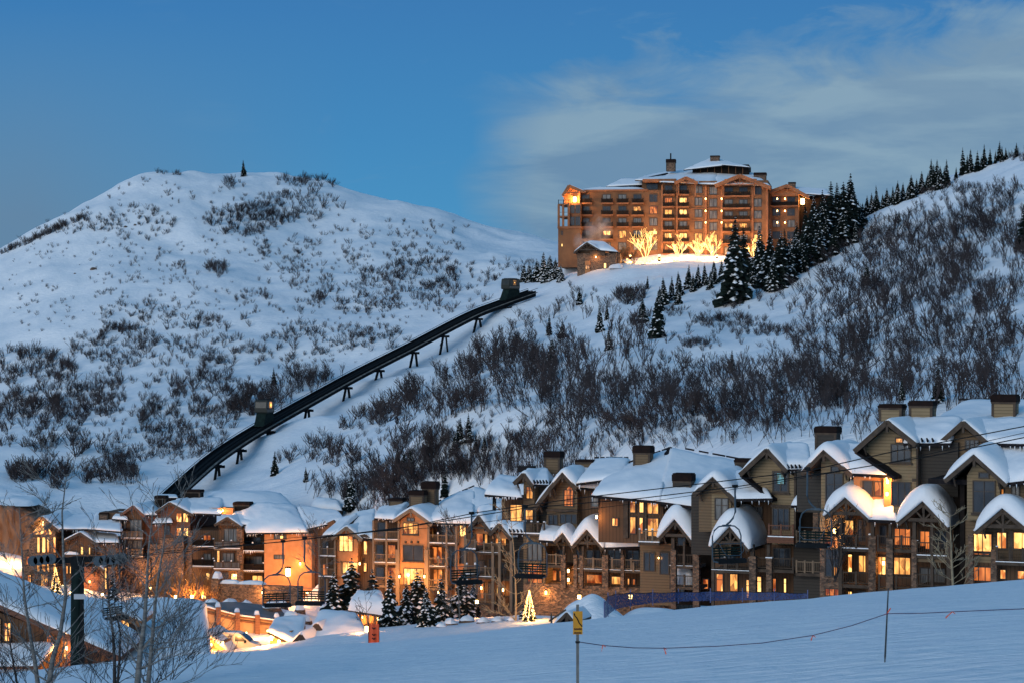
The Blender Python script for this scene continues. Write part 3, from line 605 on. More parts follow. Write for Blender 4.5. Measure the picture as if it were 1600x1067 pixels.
# ================= house with the wide snow roof
def house_wide_roof():
    b = Bld('townhouse', 'brown board townhouse with a wall of lit orange windows below a broad snow roof', 'house', 1000, 925, 214, 20, GRP)
    b.wall(935, 775, 1036, 848, 1.5, 10, BROWN); b.wall(1036, 790, 1092, 870, 4, 12, TAN)
    for x0, x1, y0, y1, m in ((984,994,779,801,LIT),(998.5,1007,779,801,LITB),(1010.5,1030,779,803,LIT),(984,994.5,806,834,LIT),(998.5,1006,807,834,LITB),(1011.5,1030,808,838,LIT),(956,967,808,822,LITB)): b.win(x0, y0, x1, y1, 1.5, m, 1 if x1-x0 < 11 else 2)
    b.win(923, 776, 936, 792, 1.4, CURT, 1)
    b.wall(974, 782, 981, 840, 1.2, 1.5, TRIM, 'pilaster'); b.wall(1006.8, 778, 1010.2, 846, 1.2, 1.5, TRIM, 'pilaster'); b.lamp(932, 807, 1.4, 120)
    b.sheet((924,773,-0.2), (1032,783,-0.8), (1052,705,13), (948,742,11), 0.6, hump=0.3, op='R', ridge=True); b.sheet((1030,783,-0.8), (1150,800,-2), (1178,728,16), (1050,704,13), 0.6, hump=0.3, op='L', ridge=True)
    hb = MB()
    for k in range(1, 7):
        t0 = k/7+random.uniform(0, 0.03); t1 = t0+random.uniform(0.06, 0.15); a_, c_ = b.L(1050,704,13), b.L(1036,736,8.5); up = Vector((0,-0.2,0.62)); hb.bar(a_.lerp(c_, t0)+up, a_.lerp(c_, t1)+up+Vector((random.uniform(-.2,.2),0,0)), random.uniform(0.25, 0.6), 0.2)
    b.part('hip_cap', hb, SOFF)
    b.sheet((1032,786,1.0), (1092,800,1.0), (1092,772,9), (1040,768,9), 0.6)
    b.chim(990, 696, 1015, 737, 8.5, TAN); b.chim(1052, 739, 1079, 784, 1.6, GREY)
    b.sheet((900,755,6), (975,745,6), (985,719,14), (930,719,14), 0.35, ridge=True); b.chim(900, 718, 925, 736, 12, TAN)
    b.balc(998, 1030, 846, -0.8, 1.5, np_=4, snow=0.15, rm=TRIML)
    b.wall(1000, 848, 1052, 945, 2.2, 9, TAN, 'rear_wall'); b.wall(1052, 850, 1112, 945, 2.6, 9, DARK, 'rear_wall'); b.win(1006, 862, 1024, 892, 2.2, GLASS, 2); b.win(1031, 862, 1046, 897, 2.2, GLASS, 1); b.lamp(1029, 871, 2.15, 8, 0.08)  # second rear wall is coloured near-black for the porch recess shade
    b.win(1058, 838, 1072, 852, 2.2, GLASS, 1); b.win(1098, 903, 1108, 920, 2.2, LITO, 1); b.win(1062, 905, 1070, 935, 2.2, GLASS, 1)
    b.balc(1046, 1090, 883, -1.0, 2.1, np_=3, snow=0.03); b.balc(1046, 1092, 916, -1.0, 2.1, np_=3)
    b.post(1053, 858, 950, -1.0, 0.5, STONE, 'pillar'); b.post(1088.5, 862, 950, -1.0, 0.6, STONE, 'pillar'); b.post(1052, 840, 860, -1.0, 0.3); b.post(1087, 842, 863, -1.0, 0.3); b.post(1069, 846, 884, -1.0, 0.18)
    b.gable((1029,839), (1055,810), (1083,845), 7, -1.6, 1.3, cap=0.8, truss=1, front=0.5, side=0.5, op='R')
    b.sheet((1081,846,-1.7), (1108,845,-1.5), (1092,796,3.5), (1068,792,4), 0.95, hump=0.3, op='L')
    b.snowlump(1046, 1082, 912, 0.2, 1.5, 2.0)
house_wide_roof()
# ================= house with decorated window (two gables and a mound on the porch)
def house_decorated():
    b = Bld('townhouse', 'tan townhouse with lamp decorated arched window above two snow mounded porch gables', 'house', 885, 915, 224, 20, GRP); b.plit = 0.2
    b.gwall([(858,768),(880,746),(902,768),(902,852),(850,852)], 0.8, 9, TAN); b.wall(902, 762, 937, 850, 1.8, 9, BROWN, 'side_wall')
    b.win(881, 764, 897, 791, 0.8, LITO, 3, 3); b.win(923, 768, 936, 793, 1.8, CURT, 1)
    b.gwall([(886,763),(889,759.5),(893,763),(893,764.5),(886,764.5)], 0.7, 0.8, LITO, 'arch_pane')
    b.wall(853, 795, 902, 799, 0.4, 0.8, TRIM, 'band'); b.win(857, 803, 872, 820, 0.8, GLASS, 2); b.win(875, 802, 902, 818, 0.8, GLASS, 3); b.lamp(934, 806, 1.7, 60)
    b.gable((858,762), (879,737), (901,761), 9, -0.8, 0.7, front=0.2, cap=0.1)
    b.sheet((836,792,-0.7), (840,794,-0.6), (863,762,0.5), (858,757,0.5), 0.0, TRIM, 'rake')
    b.gable((835,792), (860,760), (862,762), 6, -0.7, 0.6, front=0.1)
    r = b.sheet((899,760,-0.4), (944,764,0.8), (936,736,6), (884,736,6), 0.6); b.sheet((934,762,1), (946,752,1), (948,747,3), (936,750,3), 0, SOFF, 'valley')
    b.chim(851, 705, 874, 740, 6, TAN)
    # left dormer
    b.gwall([(818,756),(820,747),(835,757),(835,852),(818,852)], 0.3, 7, TAN); b.win(822, 759, 834, 779, 0.3, LIT, 2, 2); b.wall(835, 757, 856, 815, 1.6, 7, GREY, 'side_wall')
    b.gable((803,753), (818,738), (832,757), 7, -0.6, 0.45); r = b.sheet((831,756,-0.3), (858,757,0.6), (857,737,5), (821,737,5), 0.45); b.melt(833, 755, 857, 755, -0.3, r, 5)
    b.wall(808, 728, 832, 737, 5, 6, SOFF, 'vent_box')
    b.wall(784, 778, 818, 812, 1.6, 7, BROWN); b.win(797, 787, 817, 814, 1.6, GLASS, 2); b.wall(818, 793, 838, 818, 0.2, 0.3, GREY, 'panel')
    r = b.sheet((757,772,-2.0), (816,777,-1.4), (808,751,5), (776,749,5), 0.6, hump=0.2); b.drip(760, 812, 776, -1.9, 14, 0.3, r); b.post(772.5, 774, 797, -1.0, 0.3, BLACKM)
    b.win(820, 795, 834, 812, 0.19, GLASS, 1)
    b.balc(819, 851, 833, -0.8, 0.8, np_=4, snow=0.22)
    # tall glazed bay
    b.wall(818, 838, 852, 918, 0.0, 5, TAN); b.win(824, 847, 848, 876, -0.003, CURT, 3); b.win(824, 880, 848, 911, -0.003, CURT, 3); b.win(824.5, 886, 830, 909, -0.17, LITO, 1)  # narrow orange pane at left is a reflection put in as glowing glass
    b.wall(818, 915, 1050, 965, -0.2, 8, STONE, 'stone_base'); b.lamp(853, 925, -0.2, 160)
    # porch storey
    b.wall(852, 838, 1003, 915, 2.4, 9, BROWN, 'rear_wall')
    for x0, x1, y0, y1, m in ((862,871,889,907,LITO),(873.5,879,890,908,LITO),(902,909,893,912,CURT),(916,942,896,915,CURT),(955,971,899,922,LIT),(980,985,902,924,LITB),(988,994,903,924,LITO)): b.win(x0, y0, x1, y1, 2.4, m, 1)
    for x0, x1 in ((858,866),(870,884),(900,912),(916,940),(949,972),(978,1000)): b.win(x0, 858, x1, 884, 2.4, GLASS, 2)
    b.lamp(888, 891, 2.0, 90); b.lamp(888, 905, 2.0, 50)
    b.balc(853, 884, 882, -0.8, 2.3, np_=3, rm=TRIML); b.balc(896, 1002, 889, -0.8, 2.3, np_=8, rm=TRIML, snow=0.04)
    for x, w in ((881, 0.5), (899.5, 0.35), (909, 0.35), (947, 0.6), (973, 0.35)): b.post(x, 866, 918, -0.8, w, STONE, 'pillar')
    b.post(1008.5, 880, 930, -0.8, 0.5, TRIML, 'pillar', SNOWR); b.post(990, 878, 893, -0.8, 0.2, TRIML)
    for x in (881, 911, 945, 972): b.post(x, 852, 868, -0.8, 0.2)
    b.gable((866,845), (880,831), (895,852), 5, -1.4, 0.9, front=0.4, cap=0.5, op='LR')
    b.gable((894,852), (918,826), (943,855), 6, -1.5, 1.2, front=0.5, cap=0.9, truss=2, op='LR')
    b.sheet((842,843,-1.2), (868,845,-1.3), (884,824,3), (850,818,3), 0.8, op='R'); b.sheet((941,855,-1.5), (1001,853,-1.3), (968,826,3.5), (925,813,4), 0.9, hump=0.4, op='L')
house_decorated()
# ================= balcony house with twin small gables
def house_twin():
    b = Bld('townhouse', 'narrow balcony house with two small pointed gables close together above four lit storeys', 'house', 775, 950, 258, 22, GRP); b.plit = 0.4
    b.wall(728, 828, 817, 948, 2.2, 10, BROWN, 'rear_wall'); b.wall(797, 832, 822, 948, 1.2, 10, GREY, 'side_wall')
    b.gable((729,829), (748,805), (765,828), 6, -0.9, 0.5, cap=0.2, truss=1); b.gable((765,833), (780,817), (798,840), 6, -0.9, 0.5, cap=0.2)
    b.gwall([(735,827),(748,812),(764,829),(764,833),(735,833)], 0.2, 2.2, OCHRE); b.gwall([(769,836),(780,822),(795,838),(795,841),(769,841)], 0.2, 2.2, OCHRE)
    b.sheet((757,826,-0.7), (775,822,-0.7), (800,790,7), (745,796,7), 0.6); r = b.sheet((790,832,-0.7), (820,833,-1), (808,800,6), (770,795,7), 0.6, hump=0.3); b.melt(794, 831, 818, 832, -0.8, r, 4)
    for x0, x1, y0, y1, m in ((744,756,832,852,LITO),(757,763,833,850,CURT),(774,780,835,849,LITB),(783,792,836,852,LIT),(746,758,875,893,GLASS),(764,773,872,895,GLASS),(782,792,878,895,GLASS),(750,757,910,935,LITO),(776,779,912,928,LITB),(785,789,915,935,LITO),(762,770,910,935,GLASS)): b.win(x0, y0, x1, y1, 2.2, m, 1)
    b.balc(743, 781, 862, -0.6, 2.1, np_=4, rm=TRIML, snow=0.05); b.balc(743, 773, 900, -0.6, 2.1, np_=3, rm=TRIML, snow=0.1); b.balc(743, 773, 941, -0.6, 2.1, np_=3, rm=TRIML); b.balc(782, 799, 863, -0.2, 2.1, np_=2); b.balc(775, 799, 903, -0.2, 2.1, np_=3); b.balc(775, 799, 945, -0.2, 2.1, np_=3)
    b.balc(728, 743, 857, -1.6, 2.1, np_=2, rm=TRIML, snow=0.3); b.balc(728, 743, 897, -1.6, 2.1, np_=2, rm=TRIML, snow=0.3)
    for x, y0 in ((727.5, 835), (743, 850), (770.5, 852), (781, 848), (799, 842)): b.post(x, y0, 955, -0.55, 0.3, TRIML)
    b.wall(742, 946, 820, 975, -0.2, 6, STONE, 'stone_base')
    b.lamp(786, 921, 2.0, 60); b.lamp(752, 918, 2.0, 60)
house_twin()
# ================= orange gable house
def house_orange_gable():
    b = Bld('townhouse', 'orange lit stucco house with single front gable, three chimneys and smooth domed snow roof', 'house', 645, 940, 285, 18, GRP); b.plit = 0.18
    b.gwall([(622,815),(643,799),(668,816),(666,912),(624,912)], 0.2, 8, OCHRE)
    b.wall(618, 858, 624, 945, -0.1, 2, TRIML, 'corner_board'); b.wall(663, 858, 669, 945, -0.1, 2, TRIML, 'corner_board'); b.wall(624, 912, 666, 945, 0.25, 6, BROWN)
    b.win(630, 816, 654, 834, 0.2, CURT, 3, sill=True); b.win(636, 808, 648, 814, 0.2, CURT, 2); b.win(630, 851, 662, 876, 0.2, GLASS, 2, sill=True); b.win(631, 887, 662, 914, 0.2, LITB, 3)
    for x in (632, 641, 651): b.wall(x, 845, x+2.5, 848, -0.1, 0.2, TRIM, 'corbel')
    b.gable((614,812), (642,794), (675,818), 8, -0.6, 0.55, TRIML, cap=0.1, op='R')
    r = b.sheet((585,809,-0.3), (617,811,-0.3), (640,788,7), (590,797,7), 0.55); b.drip(588, 612, 810, -0.3, 7, 0.2, r)
    b.sheet((667,816,-0.3), (738,818,-0.8), (742,764,13), (684,789,11), 0.6, hump=0.6, op='R', ridge=True); b.sheet((736,818,-0.8), (800,822,0), (800,786,13), (740,764,13), 0.6, hump=0.6, op='L', ridge=True)
    b.chim(608, 778, 628, 796, 6, TAN); b.chim(640, 766, 661, 794, 4, TAN); b.chim(660, 752, 680, 792, 6, TAN)
    b.wall(584, 811, 624, 945, 2.4, 8, BROWN, 'rear_wall'); b.wall(669, 818, 732, 945, 2.4, 9, BROWN, 'rear_wall')
    for y in (842, 878): b.balc(583, 624, y, 0.0, 2.3, np_=3, rm=TRIML, snow=0.12, m=TRIML)
    b.balc(585, 624, 914, 0, 2.3, np_=3, rm=TRIML, m=TRIML)
    for x in (583.5, 604, 623): b.post(x, 812, 945, 0.05, 0.24, TRIML)
    b.win(590, 815, 604, 838, 2.4, GLASS, 1); b.win(587, 885, 601, 905, 2.4, GLASS, 1); b.win(606, 885, 620, 905, 2.4, LITO, 1); b.win(588, 850, 600, 872, 2.4, GLASS, 1); b.win(606, 850, 619, 872, 2.4, LITO, 1)
    b.balc(669, 713, 848, 0.2, 2.3, np_=4, rm=TRIML, snow=0.22); b.balc(669, 700, 884, 0.2, 2.3, np_=3, rm=TRIML, snow=0.1); b.balc(669, 700, 918, 0.2, 2.3, np_=3, rm=TRIML)
    for x in (670, 698, 713): b.post(x, 818, 945, 0.25, 0.28, TRIML)
    b.win(673, 820, 678, 840, 2.3, LIT, 1); b.win(683, 820, 705, 842, 2.4, GLASS, 3); b.win(719, 818, 729, 836, 2.3, LITB, 2); b.win(701, 852, 714, 880, 2.3, GLASS, 2); b.win(675, 853, 692, 880, 2.4, GLASS, 2); b.win(676, 888, 692, 912, 2.4, LITO, 2)
    b.wall(714, 820, 732, 945, 1.0, 3, OCHRE); b.win(718, 855, 728, 880, 1.0, GLASS, 1); b.win(718, 818, 729, 838, 0.9, LITB, 2)
    b.lamp(663, 900, -0.3, 500, off=2.0); b.lamp(624, 900, -0.3, 500, off=2.0); b.lamp(685, 925, 0.0, 250, off=1.5)
house_orange_gable()
# ================= small orange house
def house_small():
    b = Bld('townhouse', 'small ochre house with one bright square window under a low gable and snowy side balcony', 'house', 545, 935, 300, 16, GRP); b.plit = 0.4
    b.gwall([(526,838),(541,826),(560,840),(558,900),(527,900)], 0.2, 7, OCHRE); b.wall(558, 838, 584, 940, 1.5, 7, BROWN, 'side_wall'); b.wall(500, 838, 527, 940, 2.2, 7, BROWN, 'rear_wall')
    b.wall(527, 900, 558, 940, 0.5, 7, OCHRE)
    b.win(530, 836, 552, 861, 0.2, LITB, 3, 2); b.win(535, 877, 560, 896, 0.2, LITB, 3); b.win(568, 844, 575, 866, 1.5, LITB, 1); b.win(568, 878, 574, 893, 1.5, LITB, 1); b.win(504, 845, 514, 866, 2.2, GLASS, 2); b.win(504, 880, 514, 900, 2.2, GLASS, 2)
    b.gable((518,840), (541,822), (566,842), 7, -0.6, 0.35, TRIML); b.sheet((503,837,-0.4), (527,834,-0.2), (560,806,6), (535,812,6), 0.5); r = b.sheet((557,838,-0.4), (587,842,-0.6), (584,803,8), (548,812,7), 0.5, hump=0.2)
    b.sheet((520,820,7), (586,815,7), (586,797,14), (560,802,14), 0.4)
    b.gable((552,838), (571,834), (585,846), 4, -0.4, 0.25)
    for y in (868, 900): b.balc(498, 524, y, -0.3, 2.2, np_=3, rm=TRIML, snow=0.25)
    b.post(499, 838, 935, -0.2, 0.22, TRIML); b.post(511, 868, 935, -0.2, 0.16, TRIML); b.post(523.5, 838, 935, -0.2, 0.22, TRIML)
    b.lamp(562, 880, 0.1, 260, off=1.2)
house_small()
# ================= big ochre block with the domed roof
def block_ochre():
    b = Bld('apartment_block', 'large apartment block with a tall blank ochre wall and icicled snow roof above stacked balconies', 'apartment block', 430, 930, 345, 10, 'larger buildings on the left of the village'); b.plit = 0.18
    b.wall(413, 833, 487, 940, 0.0, 14, OCHRE); b.wall(376, 836, 413, 940, 3.0, 14, BROWN, 'rear_wall'); b.wall(300, 828, 346, 940, 3.0, 14, BROWN, 'rear_wall')
    b.gwall([(342,818),(355,810),(374,822),(374,940),(342,940)], 0.6, 12, BROWN)
    b.win(428, 834.5, 448, 842, 0.0, CURT, 3); b.win(437.5, 835.5, 443.5, 841.5, -0.16, LITB, 1); b.win(428, 866, 445, 873, 0.0, CURT, 2)
    b.win(350, 825, 372, 846, 0.6, CURT, 3); b.win(348, 863, 366, 877, 0.6, CURT, 3); b.win(339, 859, 344, 878, 0.55, LITB, 1); b.win(339, 891, 344, 906, 0.55, LITB, 1); b.win(347, 893, 358, 907, 0.6, GLASS, 2); b.win(361, 895, 372, 905, 0.6, LITB, 1)
    b.win(384, 868, 410, 882, 3.0, CURT, 2); b.win(394, 898, 411, 912, 3.0, LIT, 2); b.win(382, 838, 408, 850, 3.0, GLASS, 3); b.win(318, 835, 330, 848, 3, GLASS, 2); b.win(318, 864, 330, 880, 3, CURT, 2); b.win(322, 894, 328, 908, 3, LITB, 1)
    for y, sol in ((856, CURT), (888, CURT)): b.balc(334, 375, y, -0.9, 0.5, np_=4, rm=TRIM, solid=sol, snow=0.18, m=TRIML)
    for y in (860, 891): r = b.balc(377, 412, y, 0.2, 3, np_=3, rm=DARK, solid=DARK, snow=0.22, m=TRIML); b.drip(378, 398, y, 0.15, 9, 0.6 if y == 860 else 0.2, r)
    for y in (853, 884): b.balc(298, 334, y, 0.4, 3, np_=3, rm=DARK, solid=DARK, snow=0.2, m=TRIML)
    b.post(375.5, 825, 935, 0.2, 0.9, STONE, 'pillar'); b.post(298, 828, 935, 0.4, 0.5, STONE, 'pillar')
    b.gable((335,819), (355,807), (377,822), 8, -0.5, 0.25, TRIM, truss=2)
    r = b.sheet((385,832,-1.2), (482,831,-1.2), (462,792,9), (368,792,9), 0.7, hump=0.9); b.drip(386, 404, 831, -1.1, 10, 0.9, r)
    b.sheet((362,818,0.5), (400,820,0.5), (400,795,8), (362,796,8), 0.4); b.sheet((478,826,-0.3), (540,812,3), (528,800,9), (462,792,9), 0.4)
    b.gwall([(476,832),(520,812),(535,826),(535,845),(476,845)], 1.5, 9, BROWN); b.wall(480, 840, 506, 940, 2.0, 9, REDB, 'side_wall')
    b.sheet((300,800,8), (470,802,8), (440,772,22), (330,770,22), 0.5, hump=1.2)
    b.chim(365, 784, 389, 803, 6, DARK); b.wall(326, 793, 364, 803, 5, 7.5, OCHRE, 'roof_terrace'); b.lamp(348, 797, 4.9, 300, off=1.0)
    b.lamp(450, 893, 0.0, 1500, 0.6, off=4.5); b.lamp(469, 880, 0.0, 120, 0.2)
    point_light(b.root, b.L(440, 905, -11), 1300, (1.0, 0.45, 0.14), 0.4)
    b.lamp(366, 898, 0.5, 150)
block_ochre()
def block_left():
    b = Bld('apartment_block', 'dark red apartment block with four tall lit windows where the railway starts', 'apartment block', 270, 930, 352, 10, 'larger buildings on the left of the village'); b.plit = 0.185
    b.wall(226, 800, 301, 940, 1.5, 14, REDB); b.gwall([(247,800),(265,786),(297,801),(297,940),(247,940)], 0.4, 10, REDB)
    for y0, y1 in ((800.5,815.5),(823.5,837)): b.win(275.5, y0, 284.5, y1, 0.4, LITB, 2); b.win(286, y0, 295, y1, 0.4, LITB, 2)
    b.wall(250, 840, 280, 852, -0.4, 0.4, STONE, 'stone_band'); b.win(258, 855, 276, 868, 0.4, GLASS, 3); b.win(256, 820, 266, 835, 0.4, GLASS, 2); b.post(283, 838, 935, -0.4, 1.3, STONE, 'pillar'); b.win(244.5, 876, 248.5, 892, 0.3, LITB, 1); b.win(256, 880, 272, 896, 0.4, LITO, 2)
    b.gable((243,799), (265,784), (301,803), 12, -0.6, 0.3, TRIM); b.sheet((297,801,-0.4), (345,803,-0.6), (350,780,9), (272,781,9), 0.45); b.chim(288, 765, 312, 780, 8, DARK); b.chim(242, 774, 258, 792, 7, DARK)
    # left half with the pale balconies
    b.gwall([(192,804),(208,793),(222,803),(224,940),(190,940)], 0.0, 10, BROWN); b.wall(222, 812, 250, 940, 2.0, 10, REDB, 'rear_wall'); b.wall(160, 800, 192, 825, 4, 12, BROWN)
    b.gable((188,803), (208,789), (226,805), 10, -0.7, 0.3, REDB); b.sheet((224,804,-0.4), (246,804,0), (240,789,8), (212,789,8), 0.4)
    b.sheet((175,810,-1.0), (200,812,-1.0), (196,803,3), (184,803,3), 0.4); b.sheet((238,817,-0.8), (270,816,-1.0), (266,803,3), (250,803,3), 0.4)
    b.win(203, 811, 222, 831, 0.0, CURT, 3); b.win(193, 812, 198, 826, 0.0, CURT, 1); b.win(192, 843, 222, 857, 0.0, CURT, 4); b.win(219, 833, 223, 838, -0.1, LITB, 1); b.win(219, 860, 223, 866, -0.1, LITB, 1)
    for y in (840, 868): b.balc(189, 223, y, -1.0, 0, np_=5, rm=TRIML, snow=0.2, solid=CURT, m=TRIML)
    b.wall(180, 872, 235, 940, -0.6, 6, STONE, 'stone_base'); b.wall(232, 850, 300, 940, -0.2, 3, STONE, 'stone_base')
    for y in (850, 882): b.balc(298, 312, y, 0, 3, np_=2, rm=DARK, snow=0.2)
    b.lamp(230, 895, -0.7, 350, off=1.5); b.lamp(290, 905, -0.6, 350, off=2)
    b.win(163, 890, 167, 905, -0.2, LITB, 1)
block_left()
def lodge():
    b = Bld('lodge_building', 'stone and timber lodge with a glowing gable truss and tall lit windows', 'lodge', 64, 930, 350, 8, 'larger buildings on the left of the village'); b.plit = 0.5
    b.gwall([(46,824),(64,810),(86,824),(90,940),(44,940)], 0.6, 12, STONE); b.wall(90, 845, 160, 940, 2.0, 12, BROWN); b.wall(34, 860, 46, 940, 1.0, 8, STONE)
    b.gwall([(52,830),(65,815),(80,830),(80,834),(52,834)], 0.45, 0.6, LITB, 'gable_pane')
    for x0, x1 in ((57.5,63),(65.5,72),(73,78),(83,88)): b.win(x0, 838, x1, 863, 0.6, LITB, 1); b.win(x0, 877, x1, 893, 0.6, LIT, 1)
    b.win(43, 897, 49, 914, 0.55, LITB, 2); b.win(64, 896, 76, 916, 0.6, LIT, 2); b.win(103, 883, 107, 896, 1.9, LITB, 1); b.win(109, 883, 113, 896, 1.9, LITB, 1); b.win(41, 868, 47, 882, 0.55, LITO, 1)
    b.gable((40,822), (65,806), (92,828), 12, -0.8, 0.2, TRIM, truss=2); b.lamp(66, 817, -0.3, 260, 0.3, off=1)
    b.sheet((88,826,-0.6), (140,826,0.5), (155,804,12), (70,805,12), 0.35); b.sheet((138,826,0), (190,830,0), (190,800,12), (150,801,12), 0.3)
    b.wall(155, 800, 188, 826, 6, 9, BROWN, 'upper_block'); b.chim(155, 801, 168, 825, 5.5, STONE, capf=0.15)
    b.gwall([(103,847),(125,835),(146,848),(146,880),(103,880)], 0.0, 4, BROWN); b.gable((98,845), (125,831), (150,848), 5, -0.8, 0.3); b.sheet((148,847,-0.6), (187,847,-0.8), (183,836,4), (135,832,4), 0.4)
    b.win(126, 853, 131, 868, 0.0, LITB, 1); b.win(138.5, 854, 142, 868, 0.0, LITB, 1); b.wall(98, 866, 152, 871, -1.0, 0.0, TRIM, 'terrace'); b.snowlump(98, 122, 867, -1.0, 0.6, 1.0)
    b.wall(46, 893.3, 90, 896, -0.2, 0.6, TRIM, 'band'); b.wall(150, 850, 182, 872, 1.2, 4, STONE, 'chimney_base'); b.wall(156, 885, 180, 940, -0.5, 3, STONE, 'stone_pier'); b.wall(130, 885, 156, 940, 0.3, 3, REDB); b.win(163.5, 886, 167.5, 920, -0.6, LITB, 1)
    b.gable((142,893), (152,882), (162,890), 3, -1.0, 0.3)
    b.lamp(140, 908, 0.2, 250, off=0.8); b.lamp(98, 915, 1.8, 200, off=0.8)
lodge()
# ================= hillside hotel
def hotel():
    b = Bld('hotel_building', 'large six storey resort hotel with glowing tan walls standing on top of the snowy hill', 'hotel', 1030, 400, 605, 9)
    W = b.wall
    W(906, 298, 1036, 410, 0.0, 22, HOTEL); W(1034, 283, 1200, 410, -0.4, 24, HOTEL, 'main_wall'); W(1033, 290, 1036, 405, -0.9, 0.0, HTRIM, 'downpipe'); b.plit = 0.0
    W(872, 355, 907, 418, -4.0, 14, HOTEL, 'tower_base'); W(889, 318, 907, 356, -3.2, 13, HOTEL, 'tower_wall'); W(871, 354, 908, 357.5, -4.5, 12, HTRIM, 'cornice')
    W(905, 296.5, 1012, 299.5, -0.5, 20, HTRIM, 'parapet')
    b.snowlump(907, 1008, 297, -0.3, 0.9, 8.0)
    # tower balconies
    for y in (318, 337):
        b.balc(872, 889, y+1, -4.2, 8, np_=3, rm=BLACKM, m=HTRIM, bal=False)
        for x in (890, 899): b.win(x, y+2 if y > 320 else y+3, x+8, y+16, -3.2, GLASS, 2)
    for x in (873, 880, 888.5): b.post(x, 320, 356, -4.0, 0.55, HTRIM)
    b.win(877, 361, 879.5, 368, -4.0, GLASS, 1); b.win(877, 381, 879.5, 386, -4.0, LITB, 1); b.win(905.5, 323, 909, 333, -0.02, GLASS, 1); b.win(905.5, 341, 909, 351, -0.02, GLASS, 1); b.win(907, 358, 909.5, 367, -0.02, GLASS, 1)
    b.gwall([(881,307),(889,293),(906,300),(906,319),(881,319)], -2.0, 8, OCHRE)
    b.gable((879,305), (889,289), (912,299), 12, -4.4, 0.25, HTRIM, th=0.5, truss=2); b.lamp(898, 312, -2.4, 1500, 0.7, off=1.0)
    # window grid
    def cell(x, y, k, bal, w=13, h=12.5, d=0.0):
        m = {'l': LITB, 'o': LIT, 'd': GLASS, 'c': CURT, 'r': LITO}[k]
        b.win(x-w/2, y, x+w/2, y+h, d, m, 2, 1, 0.16)
        if bal: b.balc(x-w/2-2.5, x+w/2+3, y+h+0.6, d-1.5, d, rail=1.1, np_=3, rm=BLACKM, m=HTRIM, bal=False, slab=0.35, solid=DARK)
    rows = [304, 322.5, 341, 360.5, 379]
    plan = {915: ('dddcc', 1, 0), 948: ('cddlc', 1, 0), 972.5: ('cdcoc', 1, 0), 996: ('doccc', 1, 0), 1021: ('drcbd', 0, 0)}
    for x, (ks, bal, _) in plan.items():
        for y, k in zip(rows, ks):
            if k == 'b': b.win(1014, 361, 1027, 367, 0.0, LITB, 2); continue
            cell(x, y, k, bal and y < 375 and not (x == 972.5 and y > 350))
    r2 = [290, 309, 327.5, 346, 364.5, 383]
    p2 = {1044.5: ('droclr', 1), 1067.5: ('dllclc', 1), 1091.5: ('ccccol', 0), 1114.5: ('ccccoc', 0), 1184: ('dcccld', 0)}
    for x, (ks, bal) in p2.items():
        for y, k in zip(r2, ks):
            if k in 'l' and False: continue
            cell(x, y+ (2 if x > 1100 else 0), k, bal, 12.5, 13, -0.4)
    for y, ks in zip(r2, ('dd', 'cc', 'cc', 'oo', 'dc', 'cc')):
        for x, k in zip((1138.5, 1161.5), ks): cell(x, y+3, k, False, 13.5, 12, -0.4)
        if y < 372: b.balc(1129, 1172, y+15.8, -2.0, -0.4, np_=5, rm=BLACKM, m=HTRIM, bal=False, slab=0.4, solid=DARK)
    for x in (1101, 1126, 1174, 1196.5, 1056): W(x, 288, x+3.4, 405, -1.0, -0.4, HTRIM, 'pilaster')
    for y in (306, 325.5, 344, 362.5, 381): W(1080, y, 1125, y+1.0, -0.6, -0.4, HTRIM, 'string_course')
    # penthouse and roofs
    W(955, 288, 1004, 298, 8, 20, DARK, 'penthouse'); W(1003, 284, 1036, 299, 3, 16, HOTEL, 'penthouse'); b.win(1010, 286, 1028, 297, 3, GLASS, 2)
    b.sheet((947,292,5), (1008,289,5), (1003,280,14), (970,281,14), 0.3); b.sheet((992,282,1), (1052,284,1), (1062,266,18), (1010,276,18), 0.4)
    b.sheet((1030,285,-2.5), (1118,289,-2.5), (1125,265,20), (1052,266,20), 0.45); b.sheet((1116,288,-2.5), (1204,291,-2.5), (1178,272,20), (1120,265,20), 0.45)
    W(1004, 280, 1056, 284.5, -1.8, 2, HTRIM, 'eave_soffit'); W(1092, 283.5, 1120, 286, -1.8, 2, HTRIM, 'eave_soffit')
    b.gable((1054,285), (1072,276.5), (1090,285), 14, -3.0, 0.2, HTRIM, th=0.6, truss=2); b.gable((1117,289), (1156,273), (1204,292), 16, -3.5, 0.2, HTRIM, th=0.7, truss=2)
    W(1062, 280, 1084, 286, -0.5, 2, OCHRE, 'gable_wall'); W(1132, 280, 1182, 289, -0.5, 2, OCHRE, 'gable_wall')
    for x in (1059.5, 1085.5, 1130, 1178): W(x, 285, x+1.5, 306, -2.6, -2.2, HTRIM, 'post')
    W(1082, 258, 1170, 274, 12, 24, DARK, 'top_lantern')
    for x in range(1094, 1168, 11): W(x, 259, x+1.0, 272, 11.8, 12.0, HTRIM, 'mullion')
    b.sheet((1068,266,9), (1130,259,9), (1117,249,18), (1110,249,18), 0.3); b.sheet((1128,258,9), (1173,262,10), (1120,249,19), (1114,249,18), 0.15)
    b.chim(1041, 249, 1055, 268, 9, STONE); b.post(1048, 240, 250, 10, 0.35, BLACKM, 'flue'); b.chim(1110, 243.5, 1124, 251.5, 14, STONE); b.chim(1178, 270, 1197, 284, 8, STONE)
    # wing on the right
    W(1198, 300, 1248, 400, 6, 22, HOTEL, 'wing_wall'); W(1246, 306, 1300, 400, 10, 22, DARK, 'wing_wall'); W(1195, 300, 1200, 395, 4.5, 6, DARK, 'recess_shade')  # last slab is near-black in place of shade at the wing joint
